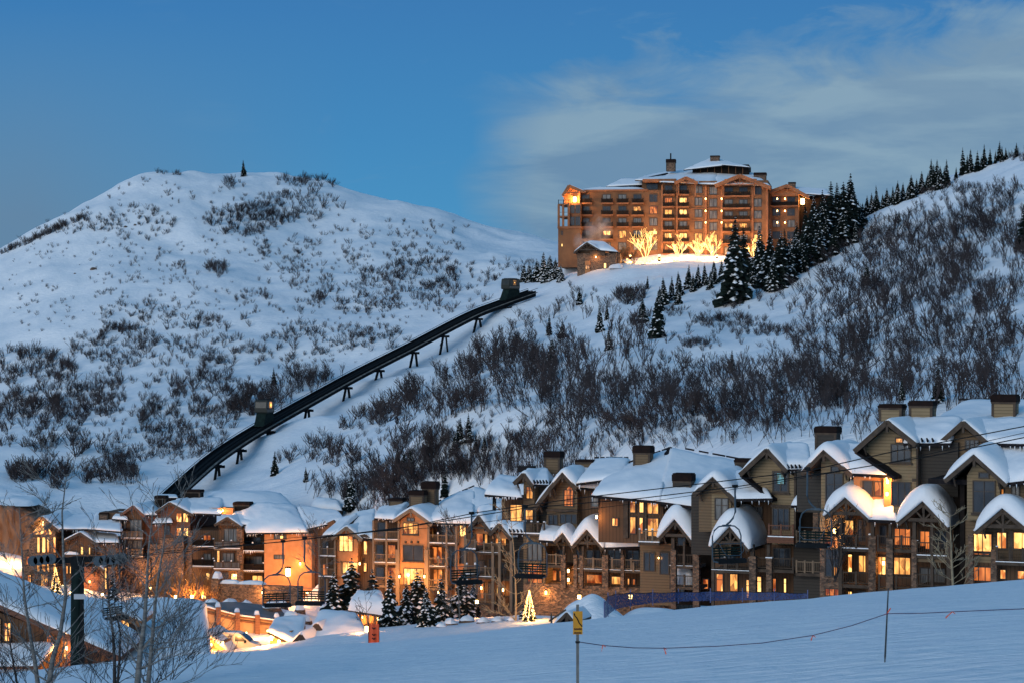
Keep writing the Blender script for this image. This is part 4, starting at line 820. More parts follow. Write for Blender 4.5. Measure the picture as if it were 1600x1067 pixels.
    for x in (1213, 1236):
        for y, k in ((308, 'd'), (326, 'd'), (344, 'c'), (362, 'd')): cell(x, y, k, False, 12.5, 12, 6)
    b.balc(1205, 1247, 321.5, 4.2, 6, np_=5, rm=BLACKM, m=HTRIM, bal=False, solid=DARK)
    b.gable((1196,301), (1230,288.5), (1264,307), 12, 3.0, 0.15, HTRIM, th=0.6, truss=2); W(1206, 296, 1248, 307, 5.5, 7, OCHRE, 'gable_wall')
    b.sheet((1250,303,6), (1300,306,6), (1290,296,16), (1240,293,16), 0.2); b.lamp(1254, 315, 9.5, 1600, 0.8, off=2); b.chim(1232, 285, 1243, 293, 12, STONE)
    for x in (1101, 1126, 1213, 1225):
        for y in (311, 330, 348): b.lamp(x+1.5, y, -1.0 if x < 1190 else 6, 25, 0.22, (1.0, 0.4, 0.2))
    # wall washers along the foot of the building
    for x, y, p in ((945,392,1100),(985,394,2600),(1030,394,3800),(1075,394,3800),(1120,394,3800),(1165,392,3400),(1220,390,1800)):
        q = b.L(x, y, -9); o = empty('flood_light', (0,0,0)); bpy.data.objects.remove(o)
        mb = MB(); mb.box(q.x-0.3, q.x+0.3, q.y-0.3, q.y+0.3, q.z-6, q.z-1.2); f = b.part('flood_light', mb, BLACKM)
        lb = MB(); lb.box(q.x-0.25, q.x+0.25, q.y-0.25, q.y+0.25, q.z-1.19, q.z-0.9); b.part('lens', lb, BULB, f); point_light(f, (q.x, q.y, q.z), p, (1.0, 0.47, 0.17), 0.5)
hotel()
def gatehouse():
    b = Bld('stone_pavilion', 'small stone pavilion with a snowy timber gable below the left corner of the hotel', 'pavilion', 925, 432, 580, 12)
    b.wall(902, 396, 962, 445, 0, 8, STONE); b.wall(914, 408, 922, 440, -0.2, 0, OCHRE, 'door'); b.win(914.5, 415, 921.5, 421, -0.25, LIT, 2, fw=0.12); b.win(943, 411, 948, 420, 0, LITB, 1, fw=0.14)
    b.wall(922, 392, 945, 400, -1, 0, TRIM, 'beam'); b.gwall([(901,397),(917,382),(934,394),(934,402),(901,402)], 0.3, 7, BROWN)
    b.gable((896,395), (917,379), (937,391), 9, -2, 0.5, truss=2); b.sheet((932,391,-1.8), (966,394,-2), (945,380,7), (918,379,7), 0.5); b.wall(951, 394, 966, 430, 3, 9, STONE, 'side_wall')
    b.lamp(931, 402, -0.2, 260, 0.2, off=1); b.snowlump(950, 972, 420, -2, 1.3, 5)
gatehouse()
def terrace():
    b = Bld('terrace_wall', 'long low stone terrace wall with lights on the snow before the hotel', 'wall', 1040, 418, 584, 2)
    b.wall(968, 413, 1132, 424, 0, 1.2, STONE)
    mb = MB(); 
    for i in range(40):
        q = b.L(972+i*3.9, 410+random.uniform(-5, 2), random.uniform(1.5, 6)); mb.box(q.x-0.22, q.x+0.22, q.y, q.y+0.3, q.z-0.15, q.z+0.2)
    b.part('string_lights', mb, FAIRY)
    for i, (x, p) in enumerate(((985,500),(1025,500),(1065,500),(1100,500))):
        q = b.L(x, 409, 4); mb2 = MB(); mb2.tube([(q.x, q.y, q.z-1.2), (q.x, q.y, q.z-0.4)], 0.08, 6); o = b.part('path_light', mb2, BLACKM); m3 = MB(); m3.disc((q.x, q.y, q.z-0.2), 0.35, (0,0,1), 0.38, 8); b.part('globe', m3, BULB, o); point_light(o, (q.x, q.y-0.6, q.z+0.2), p, (1.0, 0.5, 0.18), 0.3)
terrace()
# ---------------------------------------------------------------- branching trees
def grow(mb, p, d, ln, r, lev, nb, spread, up, rmin, segs=3, sides=4, curve=0.25, rnd=random):
    pts = [p]; rs = [r]; q = p.copy(); dd = d.normalized()
    for i in range(segs):
        dd = (dd + Vector((rnd.uniform(-1,1), rnd.uniform(-1,1), rnd.uniform(-1,1)+up))*curve*0.5).normalized()
        q = q + dd*ln/segs; pts.append(q.copy()); rs.append(max(rmin, r*(1-0.75*(i+1)/segs)))
    mb.tube(pts, rs, sides, 0, False)
    if lev <= 0: return
    for k in range(nb):
        t = rnd.uniform(0.25, 1.0) if k else 1.0; i = min(segs-1, int(t*segs)); base = pts[i].lerp(pts[i+1], t*segs-i) if t < 1 else pts[-1]
        ax = Vector((rnd.uniform(-1,1), rnd.uniform(-1,1), rnd.uniform(-0.2,0.6))); nd = (dd + ax*spread).normalized()
        grow(mb, base, nd, ln*rnd.uniform(0.5, 0.75), max(rmin, r*(1-0.7*t)*0.8), lev-1, nb, spread, up, rmin, max(2, segs-1), max(3, sides-1), curve, rnd)
def lit_tree(px, py, h, label, D=592):
    g = P(px, py, D); z = ground_z(g.x, g.y); g.z = z; H_ = h*D/F
    root = empty('lit_tree', g, 0, label, 'lit tree', 'trees wound with white lights before the hotel')
    rd = random.Random(int(px)); mb = MB(); grow(mb, Vector((0,0,0)), Vector((0.05,0,1)), H_*0.5, 0.13, 3, 4, 0.85, 0.25, 0.024, 3, 3, 0.22, rd)
    grow(mb, Vector((0,0,H_*0.1)), Vector((0.6,0,1)), H_*0.4, 0.1, 2, 5, 0.8, 0.25, 0.035, 3, 3, 0.22, rd); grow(mb, Vector((0,0,H_*0.1)), Vector((-0.6,0,1)), H_*0.4, 0.1, 2, 5, 0.8, 0.25, 0.035, 3, 3, 0.22, rd)
    link_mesh('branches', mb, FAIRY, root)
    for k in range(3): point_light(root, (0.6*(k-1), -1.4, H_*(0.2+0.25*k)), 550*H_/9, (1.0, 0.52, 0.2), 0.8)
lit_tree(1008, 414, 58, 'brightest and tallest of the light wrapped trees before the hotel'); lit_tree(1060, 414, 38, 'light wrapped tree standing second from the left before the hotel')
lit_tree(1090, 412, 34, 'smallest of the light wrapped trees before the hotel'); lit_tree(1113, 410, 38, 'bushy light wrapped tree beside the dark spruces before the hotel'); lit_tree(1176, 396, 30, 'light wrapped tree half hidden behind the tallest dark spruce')
# orange bush by pavilion
def shrub_fire():
    for px, py, h in ((975,418,30),(988,418,22)):
        g = P(px, py, 585); g.z = ground_z(g.x, g.y); rd = random.Random(px); mb = MB()
        for k in range(9): grow(mb, Vector((rd.uniform(-.6,.6),0,0)), Vector((rd.uniform(-.4,.4),rd.uniform(-.3,.3),1)), h*585/F*0.5, 0.08, 2, 4, 0.5, 0.3, 0.04, 2, 3, 0.2, rd)
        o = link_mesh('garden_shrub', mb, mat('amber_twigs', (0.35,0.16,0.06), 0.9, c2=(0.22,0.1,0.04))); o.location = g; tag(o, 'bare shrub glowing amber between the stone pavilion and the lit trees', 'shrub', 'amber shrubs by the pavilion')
shrub_fire()
# ---------------------------------------------------------------- funicular
TRK = [(256,783,400),(300,743,418),(340,710,435),(400,671,459),(487,622,488),(560,582,510),(641,541,532),(731,494,553),(778,475,563),(832,456,574)]
DARKG = mat('tinted_cabin_glass', (0.03, 0.034, 0.034), 0.35, c2=(0.05,0.05,0.045), scale=1.2, spec=0.25)
def funicular():
    pts = [P(*t) for t in TRK]
    # smooth the line
    def cr(t):
        i = min(len(pts)-2, int(t)); f = t-i; p0 = pts[max(0, i-1)]; p1 = pts[i]; p2 = pts[i+1]; p3 = pts[min(len(pts)-1, i+2)]
        return 0.5*((2*p1)+(p2-p0)*f+(2*p0-5*p1+4*p2-p3)*f*f+(3*p1-p0-3*p2+p3)*f*f*f)
    S = [cr(i/6) for i in range((len(pts)-1)*6+1)]
    root = empty('railway_track', S[0], 0, 'black funicular railway track on steel trestles climbing the snow slope to the hotel', 'railway track')
    L0 = S[0]; Q = [p-L0 for p in S]
    lat = []
    for i in range(len(Q)):
        d = Q[min(i+1, len(Q)-1)]-Q[max(i-1, 0)]; n = Vector((d.y, -d.x, 0)).normalized(); lat.append(n)      # towards the camera side
    def ribbon(off, w, z0, z1):
        mb = MB(); V = []
        for q, n in zip(Q, lat):
            a = q+n*(off-w/2); c = q+n*(off+w/2); V += [a+Vector((0,0,z0)), c+Vector((0,0,z0)), c+Vector((0,0,z1)), a+Vector((0,0,z1))]
        m = len(Q); mb.add(V, [(i*4+k, i*4+(k+1)%4, i*4+4+(k+1)%4, i*4+4+k) for i in range(m-1) for k in range(4)] + [(3,2,1,0), (m*4-4, m*4-3, m*4-2, m*4-1)]); return mb
    link_mesh('girder', ribbon(1.0, 0.3, -1.3, -0.1), BLACKM, root); link_mesh('girder', ribbon(-1.0, 0.3, -1.3, -0.1), BLACKM, root)
    link_mesh('deck', ribbon(0, 2.3, -0.08, 0.06), BLACKM, root)
    link_mesh('walkway', ribbon(1.5, 0.4, -0.35, -0.22), mat('frosted_grating', (0.22,0.2,0.17), 0.7, c2=(0.08,0.08,0.08), scale=1), root)
    for o in (-1.0, -0.1, 0.1, 1.0): link_mesh('rail', ribbon(o, 0.1, 0.07, 0.2), BLACKM, root)
    link_mesh('handrail', ribbon(1.7, 0.06, 0.75, 0.85), BLACKM, root); link_mesh('handrail', ribbon(-1.4, 0.06, 0.75, 0.85), BLACKM, root); link_mesh('side_panel', ribbon(-1.35, 0.1, -0.9, 0.5), BLACKM, root)
    for px in (330, 370, 413, 472, 531, 583, 635, 687, 737, 783):
        i = min(range(len(S)), key=lambda k: abs(S[k].x/S[k].y*F+800-px)); q = Q[i]; n = lat[i]; s = (Q[min(i+1, len(Q)-1)]-Q[i-1]).normalized(); sh = Vector((s.x, s.y, 0)).normalized()
        mb = MB(); top = q+Vector((0,0,-1.55)); mb.bar(top-n*1.6, top+n*2.4, 0.6, 0.5); mb.bar(top-sh*0.9+n*0.9, top+sh*1.9+n*0.9, 0.8, 0.55)
        for f in (-0.75, 0.75):
            foot = top+n*0.9+sh*f*2.4; gz = ground_z((foot+L0).x, (foot+L0).y)-L0.z-0.6; foot.z = min(gz, top.z-2.6); mb.bar(top+n*0.9+sh*(f+0.5)*0.8, foot, 0.42)
        mb.bar(top+n*0.9+sh*0.1, top+n*0.9-sh*1.4+Vector((0,0,-2.2)), 0.26)
        link_mesh('trestle', mb, BLACKM, root)
    def car(px, label, glow):
        i = min(range(len(S)), key=lambda k: abs(S[k].x/S[k].y*F+800-px)); p = S[i]; s = (S[i+1]-S[i-1]); az = math.atan2(s.y, s.x); sl = math.atan2(s.z, math.hypot(s.x, s.y))
        r = empty('funicular_car', p+Vector((0,0,0.25)), az, label, 'railway car', 'funicular cars on the track'); r.scale = (0.9, 0.9, 0.88); ln = 4.7; w = 1.5
        base = MB(); base.prism([(-ln/2-1.4, -math.tan(sl)*(ln/2+1.4)+0.1), (ln/2+0.5, math.tan(sl)*(ln/2+0.5)+0.1), (ln/2+0.2, 2.55), (-ln/2+0.5, 2.55), (-ln/2-0.6, -math.tan(sl)*(ln/2)+0.9)], -w*0.8, w*0.8); link_mesh('chassis', base, GREENM, r)
        cb = MB(); z0, z1 = 2.56, 5.6; a = ln/2
        prof = [(-a, z0+0.25), (-a+0.25, z0), (a-0.25, z0), (a, z0+0.25), (a+0.02, z0+1.1), (a-0.25, z1-0.3), (a-0.6, z1), (-a+0.6, z1), (-a+0.25, z1-0.3), (-a-0.02, z0+1.1)]
        cb.prism(prof, -w, w); cab = link_mesh('cabin', cb, mat('cabin_paint', (0.032,0.032,0.028), 0.6, c2=(0.03,0.033,0.03), spec=0.15), r)
        for k, (x0, x1) in enumerate(((-a+0.35, -0.9), (-0.65, 0.75), (0.95, a-0.35))):
            gb = MB(); gb.box(x0, x1, -w-0.03, -w-0.01, z0+1.15, z1-0.45); link_mesh('pane', gb, ((emat('lit_cabin_glass', (1.0,0.42,0.08), 1.1, 0.8, 1.2) if glow > 0.2 else emat('dim_cabin_glass', (1.0,0.42,0.08), 0.25, 0.9, 1.4)) if k == 1 else DARKG), cab)
        eb = MB(); eb.prism([(-a-0.06, z0+1.2), (-a+0.2, z1-0.5), (-a+0.23, z1-0.5), (-a-0.03, z0+1.2)], -w+0.2, w-0.2); link_mesh('end_pane', eb, DARKG, cab)
        sb = MB(); sb.box(-a+0.1, a-0.1, -w-0.02, -w-0.004, z0+0.3, z0+0.85); link_mesh('stripe', sb, mat('car_stripe', (0.10,0.085,0.075), 0.6), cab)
        lb = MB(); lb.disc((-0.1, -w-0.12, z1-1.2), glow, (0,1,0), 0.16, 8); link_mesh('cabin_light', lb, emat('cabin_glow', (1.0,0.5,0.1), 2.2), cab)
        wb = MB()
        for x in (-a, -a*0.4, a*0.4, a):
            for y in (-1.0, 1.0): wb.disc((x, y, math.tan(sl)*x+0.12), 0.3, (0,1,0), 0.16, 10)
        link_mesh('wheels', wb, BLACKM, r); rb = MB(); rb.box(-a+0.9, a-0.9, -w*0.8, w*0.8, z1+0.003, z1+0.12); link_mesh('roof_hatch', rb, BLACKM, cab)
    car(411, 'dark funicular car with an orange lit cabin on the lower part of the track', 0.36); car(797, 'dim grey funicular car near the top of the track below the hotel', 0.12)
    # lower portal
    b = Bld('railway_portal', 'dark hut at the foot of the funicular track behind the red brown block', 'station', 258, 800, 396, 0); b.wall(245, 776, 275, 815, 0, 5, DARK); b.sheet((242,777,-0.5), (278,777,-0.5), (276,773,4), (244,773,4), 0.2)
funicular()
def far_shed():
    b = Bld('service_shed', 'low tan roofed shed half buried in snow on the slope behind the village', 'shed', 510, 812, 362, 8); b.wall(487, 796, 532, 822, 0, 7, TAN); b.sheet((484,797,-0.5), (535,797,-0.5), (528,786,6), (492,786,6), 0.9, hump=0.4); b.win(500,801,506,806,0,GLASS,1)
far_shed()
# ---------------------------------------------------------------- conifers
def conifer_mesh(seed, snowy=0.0, slim=1.0, nl=34, lights=False):
    """unit height crown: many drooping branches of needle sprays, thinning to the top; slot 1 carries snow lumps"""
    rd = random.Random(seed); V = []; Fc = []; M = []
    def quad(a, b, c, d, m): n = len(V); V.extend([a, b, c, d]); Fc.append((n, n+1, n+2, n+3)); M.append(m)
    R0 = 0.225*slim
    for i in range(nl):
        t = (i+rd.random()*0.7)/nl; z = 0.05+0.93*t; r = R0*(1-t)**0.85*(0.82+0.36*rd.random())+0.006
        nb = max(5, int(13*(1-t*0.55))); ph = rd.random()*6.28
        for k in range(nb):
            a = ph+6.283*k/nb+rd.uniform(-0.3, 0.3); L_ = r*rd.uniform(0.65, 1.2)
            if rd.random() < 0.07: continue
            dx, dy = math.cos(a), math.sin(a); dr = L_*rd.uniform(0.25, 0.55); w = L_*0.30+0.006
            p0 = (0, 0, z+0.012); p1 = (dx*L_*0.55, dy*L_*0.55, z-dr*0.25); p2 = (dx*L_, dy*L_, z-dr+L_*0.12)
            nx, ny = -dy*w, dx*w
            quad((nx*0.3, ny*0.3, p0[2]), (p1[0]+nx, p1[1]+ny, p1[2]-w*0.5), (p2[0], p2[1], p2[2]), (p1[0]*0.9, p1[1]*0.9, p1[2]+w*0.3), 0)
            quad((-nx*0.3, -ny*0.3, p0[2]), (p1[0]*0.9, p1[1]*0.9, p1[2]+w*0.3), (p2[0], p2[1], p2[2]), (p1[0]-nx, p1[1]-ny, p1[2]-w*0.5), 0)
            for sgn in (-1, 1):
                if rd.random() < 0.8:
                    b0 = (p1[0], p1[1], p1[2]); e = (p1[0]+dx*L_*0.25+nx*1.6*sgn, p1[1]+dy*L_*0.25+ny*1.6*sgn, p1[2]-dr*0.5); quad(b0, (e[0]-dx*w*0.5, e[1]-dy*w*0.5, e[2]-w*0.25), e, (b0[0]+dx*w*0.7, b0[1]+dy*w*0.7, b0[2]-w*0.3), 0)
            # hanging needles give the branch depth
            quad(p1, p2, (p2[0]*0.96, p2[1]*0.96, p2[2]-w*0.55), (p1[0], p1[1], p1[2]-w*0.9), 0)
            if snowy and rd.random() < snowy:
                s = w*0.62; h = s*0.5; q = (dx*L_*rd.uniform(0.62, 0.85), dy*L_*rd.uniform(0.62, 0.85)); zz = z-dr*0.55+w*0.35; sx, sy = -dy*s, dx*s; fx, fy = dx*L_*0.28, dy*L_*0.28
                top = (q[0], q[1], zz+h); A = (q[0]+sx, q[1]+sy, zz-h*0.3); B = (q[0]+fx, q[1]+fy, zz-L_*0.12); C = (q[0]-sx, q[1]-sy, zz-h*0.3); D_ = (q[0]-fx, q[1]-fy, zz+L_*0.08)
                quad(top, A, B, top, 1); Fc.pop(); M.pop(); n = len(V)-4; Fc += [(n, n+1, n+2)]; M += [1]
                n = len(V); V.extend([top, B, C, D_, A]); Fc += [(n, n+1, n+2), (n, n+2, n+3), (n, n+3, n+4)]; M += [1, 1, 1]
    me = bpy.data.meshes.new('crown'); me.from_pydata(V, [], Fc); me.materials.append(NEEDLE); me.materials.append(SNOWR); me.polygons.foreach_set('material_index', M); me.update(); return me
def trunk_mesh():
    mb = MB(); mb.tube([(0,0,-0.06), (0,0,0.12), (0,0,0.6), (0,0,0.97)], [0.018, 0.014, 0.008, 0.002], 6); me = bpy.data.meshes.new('trunk'); me.from_pydata(mb.v, [], mb.f); me.materials.append(BARK); me.update(); return me
TRK_M = trunk_mesh()
CON = [conifer_mesh(1, 0.15, 0.72), conifer_mesh(2, 0.28, 0.9), conifer_mesh(3, 0.05, 0.68, 30), conifer_mesh(4, 0.35, 0.82), conifer_mesh(5, 0.22, 1.05)]
CONS = [conifer_mesh(11, 0.55, 1.15, 26), conifer_mesh(12, 0.5, 1.3, 26), conifer_mesh(13, 0.45, 1.0, 26)]
def conifer(px, py, h, mesh, label, group=None, D=None, name='spruce_tree', wide=1.0):
    p = P(px, py, D) if D else hit(px, py)
    k = 0
    while p is None and k < 60: k += 2; p = hit(px, py+k)
    if k: h += k
    if p is None: return
    hh = h*p.y/F; z = ground_z(p.x, p.y)
    if D: p.z = z; hh = max(2.0, (p.y*(533.5-py+h)/F)-z)
    r = empty(name, (p.x, p.y, p.z-0.1), random.uniform(0, 6.28), label, 'spruce', group); wide *= random.uniform(0.85, 1.2); r.rotation_euler = (random.gauss(0, 0.025), random.gauss(0, 0.025), random.uniform(0, 6.28)); r.scale = (hh*wide, hh*wide, hh)
    for nm, me in (('crown', mesh), ('trunk', TRK_M)): o = bpy.data.objects.new(nm, me); col.objects.link(o); o.parent = r
    return r
T1 = [(1511,271,30),(1533,266,24),(1555,256,22),(1566,253,26),(1505,273,44),(1516,270,38),(1527,268,34),(1538,262,38),(1547,258,27),(1561,252,33),(1494,280,20),(1572,250,20),(1588,246,24)]
T2 = [(1475,294,34),(1467,295,30),(1459,296,40),(1450,297,28),(1447,299,22),(1418,313,24),(1380,326,24),(1366,332,26),(1390,322,20),(1479,292,44),(1463,294,46),(1455,295,48),(1470,296,38),(1440,302,36),(1432,305,27),(1424,311,39),(1410,315,31),(1402,319,38),(1395,320,30),(1386,323,30),(1371,330,42),(1362,334,34),(1354,338,34)]
T3 = [(1321,378,96),(1315,380,80),(1304,384,88),(1292,392,84),(1287,396,92),(1276,402,84),(1267,408,78),(1332,364,84),(1344,356,40),(1253,415,66),(1326,372,104),(1340,362,50),(1310,375,92),(1298,385,104),(1283,392,98),(1272,400,96),(1262,402,86),(1318,385,60),(1335,352,62),(1290,400,60),(1304,398,55),(1348,352,36),(1256,425,60),(1243,428,62),(1268,415,60),(1278,410,64)]
T4 = [(1232,442,76),(1215,450,92),(1200,447,92),(1190,440,90),(1222,445,60),(1208,455,60),(1178,452,60),(1165,446,96),(1183,430,70),(1245,405,60),(1228,425,70)]
T5 = [(1062,462,40),(1049,470,40),(1038,477,46),(1075,452,40),(1090,450,38),(1102,446,36),(1116,444,40),(1128,440,36),(1083,456,30),(1110,452,30),(1060,476,34),(1030,486,40),(1138,452,40)]
T6 = [(1027,528,76),(1004,504,44),(938,519,46),(952,546,34),(905,476,28),(858,524,36),(878,528,30),(862,570,46),(986,470,18),(1011,452,22),(948,500,30)]
ORD = 'leftmost second third fourth fifth sixth seventh eighth ninth tenth eleventh twelfth thirteenth fourteenth fifteenth sixteenth seventeenth eighteenth nineteenth twentieth twenty-first twenty-second twenty-third twenty-fourth twenty-fifth twenty-sixth twenty-seventh twenty-eighth twenty-ninth thirtieth'.split()
def nth(T, px, tail):
    i = sorted(t[0] for t in T).index(px); return ('leftmost dark spruce ' if i == 0 else ORD[i]+' dark spruce from the left ')+tail
for px, py, h in T1: conifer(px, py, h, CON[2 if px % 2 else 0], nth(T1, px, 'on the top right skyline'), 'spruces along the top right skyline')
for px, py, h in T2: conifer(px, py, h, CON[0 if px % 2 else 1], nth(T2, px, 'on the ridge right of the hotel clump'), 'spruces down the right ridge')
for px, py, h in T3: conifer(px, py, h, CON[(1, 4, 0)[px % 3]], nth(T3, px, 'in the dense clump right of the hotel'), 'spruces right of the hotel')
for px, py, h in T4: conifer(px, py, h, CON[(1, 0, 3)[px % 3]], nth(T4, px, 'on the slope below the right wing'), 'spruces below the hotel')
for px, py, h in T5: conifer(px, py, h, CON[(1, 3)[px % 2]], nth(T5, px, 'in the row under the terrace wall'), 'spruces under the hotel terrace')
conifer(1147, 473, 138, CON[1], 'tallest broadest dark spruce standing right in front of the hotel', wide=0.95)
lab6 = ['lone slender spruce with a snowy foot on the bright snow bank below the hotel', 'dark spruce upper left of the lone slender spruce', 'dark spruce among bare bushes on the slope left of the snow bank', 'short snow dusted spruce below its taller neighbour among bare trees', 'small spruce alone high on the mound left of the hotel path', 'dark spruce in the scrub at the left of the mound', 'small spruce half hidden in scrub left of the mound', 'thin spruce standing in the grey thicket below the mound', 'very small spruce by a round bare bush below the pavilion', 'little spruce beside a round bare bush under the lit terrace', 'spruce peeping behind its taller neighbour left of the snow bank']
for (px, py, h), l in zip(T6, lab6): conifer(px, py, h, CON[(0, 1, 3)[px % 3]], l)
S1 = [(381,276,27,'single dark spruce on top of the left hill'),(428,600,28,'small dark spruce above the track in the thicket behind the lower car'),(429,742,40,'slim spruce on the snow to the right of the lower track'),(478,752,25,'tiny round spruce on the open snow behind the ochre block'),(547,797,64,'dark spruce with a snowy top in the thicket behind the small ochre house'),(573,806,22,'tiny spruce behind the roof of the small ochre house'),(695,775,43,'dark spruce beside the three chimneys of the orange house'),
  (718,692,42,'leftmost thin spruce in the grey wood above the domed roof'),(712,702,32,'short thin spruce in the grey wood above the domed roof'),(733,690,48,'tallest thin spruce in the grey wood above the domed roof'),(744,705,34,'thin spruce right of the tallest one above the domed roof'),(757,703,28,'small thin spruce at the right end above the domed roof'),(667,708,24,'small spruce at the left end above the domed roof'),
  (1467,628,70,'snow dusted spruce in bare woods right above the big house chimneys'),(1410,625,40,'small snowy spruce in bare woods left of the snow dusted one'),(1354,445,40,'lone spruce in the middle of the right hand thicket'),(1598,390,70,'dark spruce cut by the right edge of the photo'),(1336,380,36,'small lone spruce at the edge of the bare ridge snow'),(1143,580,36,'small dark spruce in the centre of the lower thicket'),(1405,348,20,'little spruce bump on the ridge snow')]
for px, py, h, l in S1: conifer(px, py, h, CON[(0, 3, 2)[px % 3]], l)
for px, h, w_ in ((621,35,'left'),(631,32,'middle'),(641,36,'right')): conifer(px, 733, h, CON[0], w_+' spruce of the row of three above the orange house', 'three spruces above the orange house')
for px, py, h in ((818,441,32),(828,441,30),(839,441,38),(849,440,48),(858,439,42),(868,436,34),(876,440,28)): conifer(px, py, h, CONS[px % 3], 'snow crusted small conifer in the clump left of the stone pavilion', 'snowy conifers left of the pavilion')
# village conifers, close to the lit houses
V1 = [(548,955,88,278,'snow laden conifer lit orange before the small ochre house',1),(522,960,72,276,'leftmost snow laden conifer lit orange near the ochre block',0),(608,998,112,238,'dark green conifer right of the snow roofed kiosk',2),(636,992,88,244,'conifer between the dark green one and the broad snowy one',1),(667,1000,88,232,'broad conifer with thick snow on every bough, front row',0),(692,985,92,246,'tall conifer before the lit window of the orange gable house',2),(722,975,92,250,'snow laden conifer before the balcony house with twin gables',1),(738,968,62,252,'short conifer right of the balcony house group',0),(583,965,82,266,'conifer behind the snow roofed kiosk',2),(655,955,70,268,'conifer directly below the single front gable',1),(175,928,40,300,'dark cone shaped conifer behind the lift chair on the left',2),(818,980,38,226,'short dark snowy conifer at the left foot of the Christmas tree',1)]
for px, py, h, D, l, k in V1: conifer(px, py, h, CONS[k], l, D=D, wide=0.95)
def xmas(px, py, h, D, label):
    p = P(px, py, D); p.z = ground_z(p.x, p.y); hh = D*(533.5-py+h)/F - p.z; rd = random.Random(px); r = empty('christmas_tree', p, 0, label, 'Christmas tree')
    o = bpy.data.objects.new('crown', CONS[2]); col.objects.link(o); o.parent = r; o.scale = (hh*0.9, hh*0.9, hh)
    o = bpy.data.objects.new('trunk', TRK_M); col.objects.link(o); o.parent = r; o.scale = (hh, hh, hh)
    mb = MB(); t = 0
    for k in range(300):
        t = k/300; a = k*0.9; rr = (0.21*(1-t)**0.9)*hh*rd.uniform(0.8, 1.15); c = Vector((math.cos(a)*rr, math.sin(a)*rr, hh*(0.06+0.93*t))); s = 0.045
        mb.add([c+Vector((s,0,0)), c+Vector((-s,0,0)), c+Vector((0,s,0)), c+Vector((0,-s,0)), c+Vector((0,0,s)), c+Vector((0,0,-s))], [(0,2,4),(2,1,4),(1,3,4),(3,0,4),(2,0,5),(1,2,5),(3,1,5),(0,3,5)])
    link_mesh('string_lights', mb, emat('tree_bulbs', (1.0,0.55,0.16), 7), r)
    for f in (0.2, 0.5, 0.8): point_light(r, (0, -0.9, hh*f), 130, (1.0, 0.52, 0.16), 0.5)
    for f in (0.2, 0.6): point_light(r, (0.9, 0.6, hh*f), 130, (1.0, 0.52, 0.16), 0.5)
xmas(827, 973, 52, 219, 'Christmas tree covered in bright golden lights by the stone garage wall'); xmas(87, 930, 45, 335, 'Christmas tree covered in golden lights before the lodge')
# ---------------------------------------------------------------- bare scrub and bare trees
def twig_arrays(seed, kind):
    rd = random.Random(seed); mb = MB()
    if kind == 'bush':
        for k in range(11):
            a = rd.uniform(0, 6.28); s = rd.uniform(0.1, 0.75); d = Vector((math.cos(a)*s, math.sin(a)*s, 1))
            grow(mb, Vector((math.cos(a)*0.08*rd.random(), math.sin(a)*0.08, -0.05)), d, rd.uniform(0.55, 0.85), 0.022, 1, 4, 0.55, 0.1, 0.0125, 3, 3, 0.4, rd)
    elif kind == 'low':
        for k in range(7):
            a = rd.uniform(0, 6.28); s = rd.uniform(0.3, 1.1); grow(mb, Vector((math.cos(a)*0.1, math.sin(a)*0.1, -0.05)), Vector((math.cos(a)*s, math.sin(a)*s, 1)), rd.uniform(0.6, 0.9), 0.034, 1, 3, 0.55, 0.1, 0.02, 2, 3, 0.3, rd)
    else:
        n = 3 if kind == 'tree' else 1
        for k in range(n):
            a = rd.uniform(0, 6.28); s = rd.uniform(0.1, 0.45); o = Vector((math.cos(a)*0.10*k, math.sin(a)*0.10*k, -0.05)); q = o.copy(); d = Vector((math.cos(a)*s, math.sin(a)*s, 1)).normalized(); pts = [q.copy()]; H_ = rd.uniform(0.75, 1.05)*(1 if k == 0 else 0.8); big = kind == 'tree'
            for t_ in range(5): d = (d+Vector((rd.uniform(-1,1), rd.uniform(-1,1), rd.uniform(-0.2,0.8)))*0.24).normalized(); q = q+d*H_/5; pts.append(q.copy())
            r0 = 0.021 if big else 0.015; mb.tube(pts, [r0*(1-0.16*t_) for t_ in range(6)], 4, 0, False)
            for t_ in range(8 if big else 8):
                f = rd.uniform(1.2, 5); ii = min(4, int(f)); b0 = pts[ii].lerp(pts[ii+1], f-ii); a2 = rd.uniform(0, 6.28); sp = rd.uniform(0.5, 1.0) if big else rd.uniform(0.3, 0.7)
                grow(mb, b0, Vector((math.cos(a2)*sp, math.sin(a2)*sp, 1)), rd.uniform(0.18, 0.36)*(1.3-0.13*f), 0.010, 1, 3, 0.6, 0.2, 0.0068, 3, 3, 0.4, rd)
    V = np.array(mb.v); z = V[:, 2].max(); return V/z, np.array(mb.f)
KB = [twig_arrays(100+i, 'bush') for i in range(8)]; KL = [twig_arrays(200+i, 'low') for i in range(6)]; KT = [twig_arrays(300+i, 'tree') for i in range(7)]; KA = [twig_arrays(400+i, 'aspen') for i in range(5)]
def protos(name, K): return [np_mesh(name, V, Fq, [TWIG]) for V, Fq in K]
def dens(px, py): return 0.65*noise.noise(Vector((px/50, py/34, 0.5)))+0.75*noise.noise(Vector((px/15, py/11, 4.5)))
def onpath(px, py, d):
    """distance in pixels below or above the railway line"""
    xs = [t[0] for t in TRK]; ys = [t[1] for t in TRK]
    return py - np.interp(px, xs, ys) if 240 < px < 865 else 999*(1 if py > 600 else -1)
bush = []; tree = []; aspen = []   # (px, py, h)
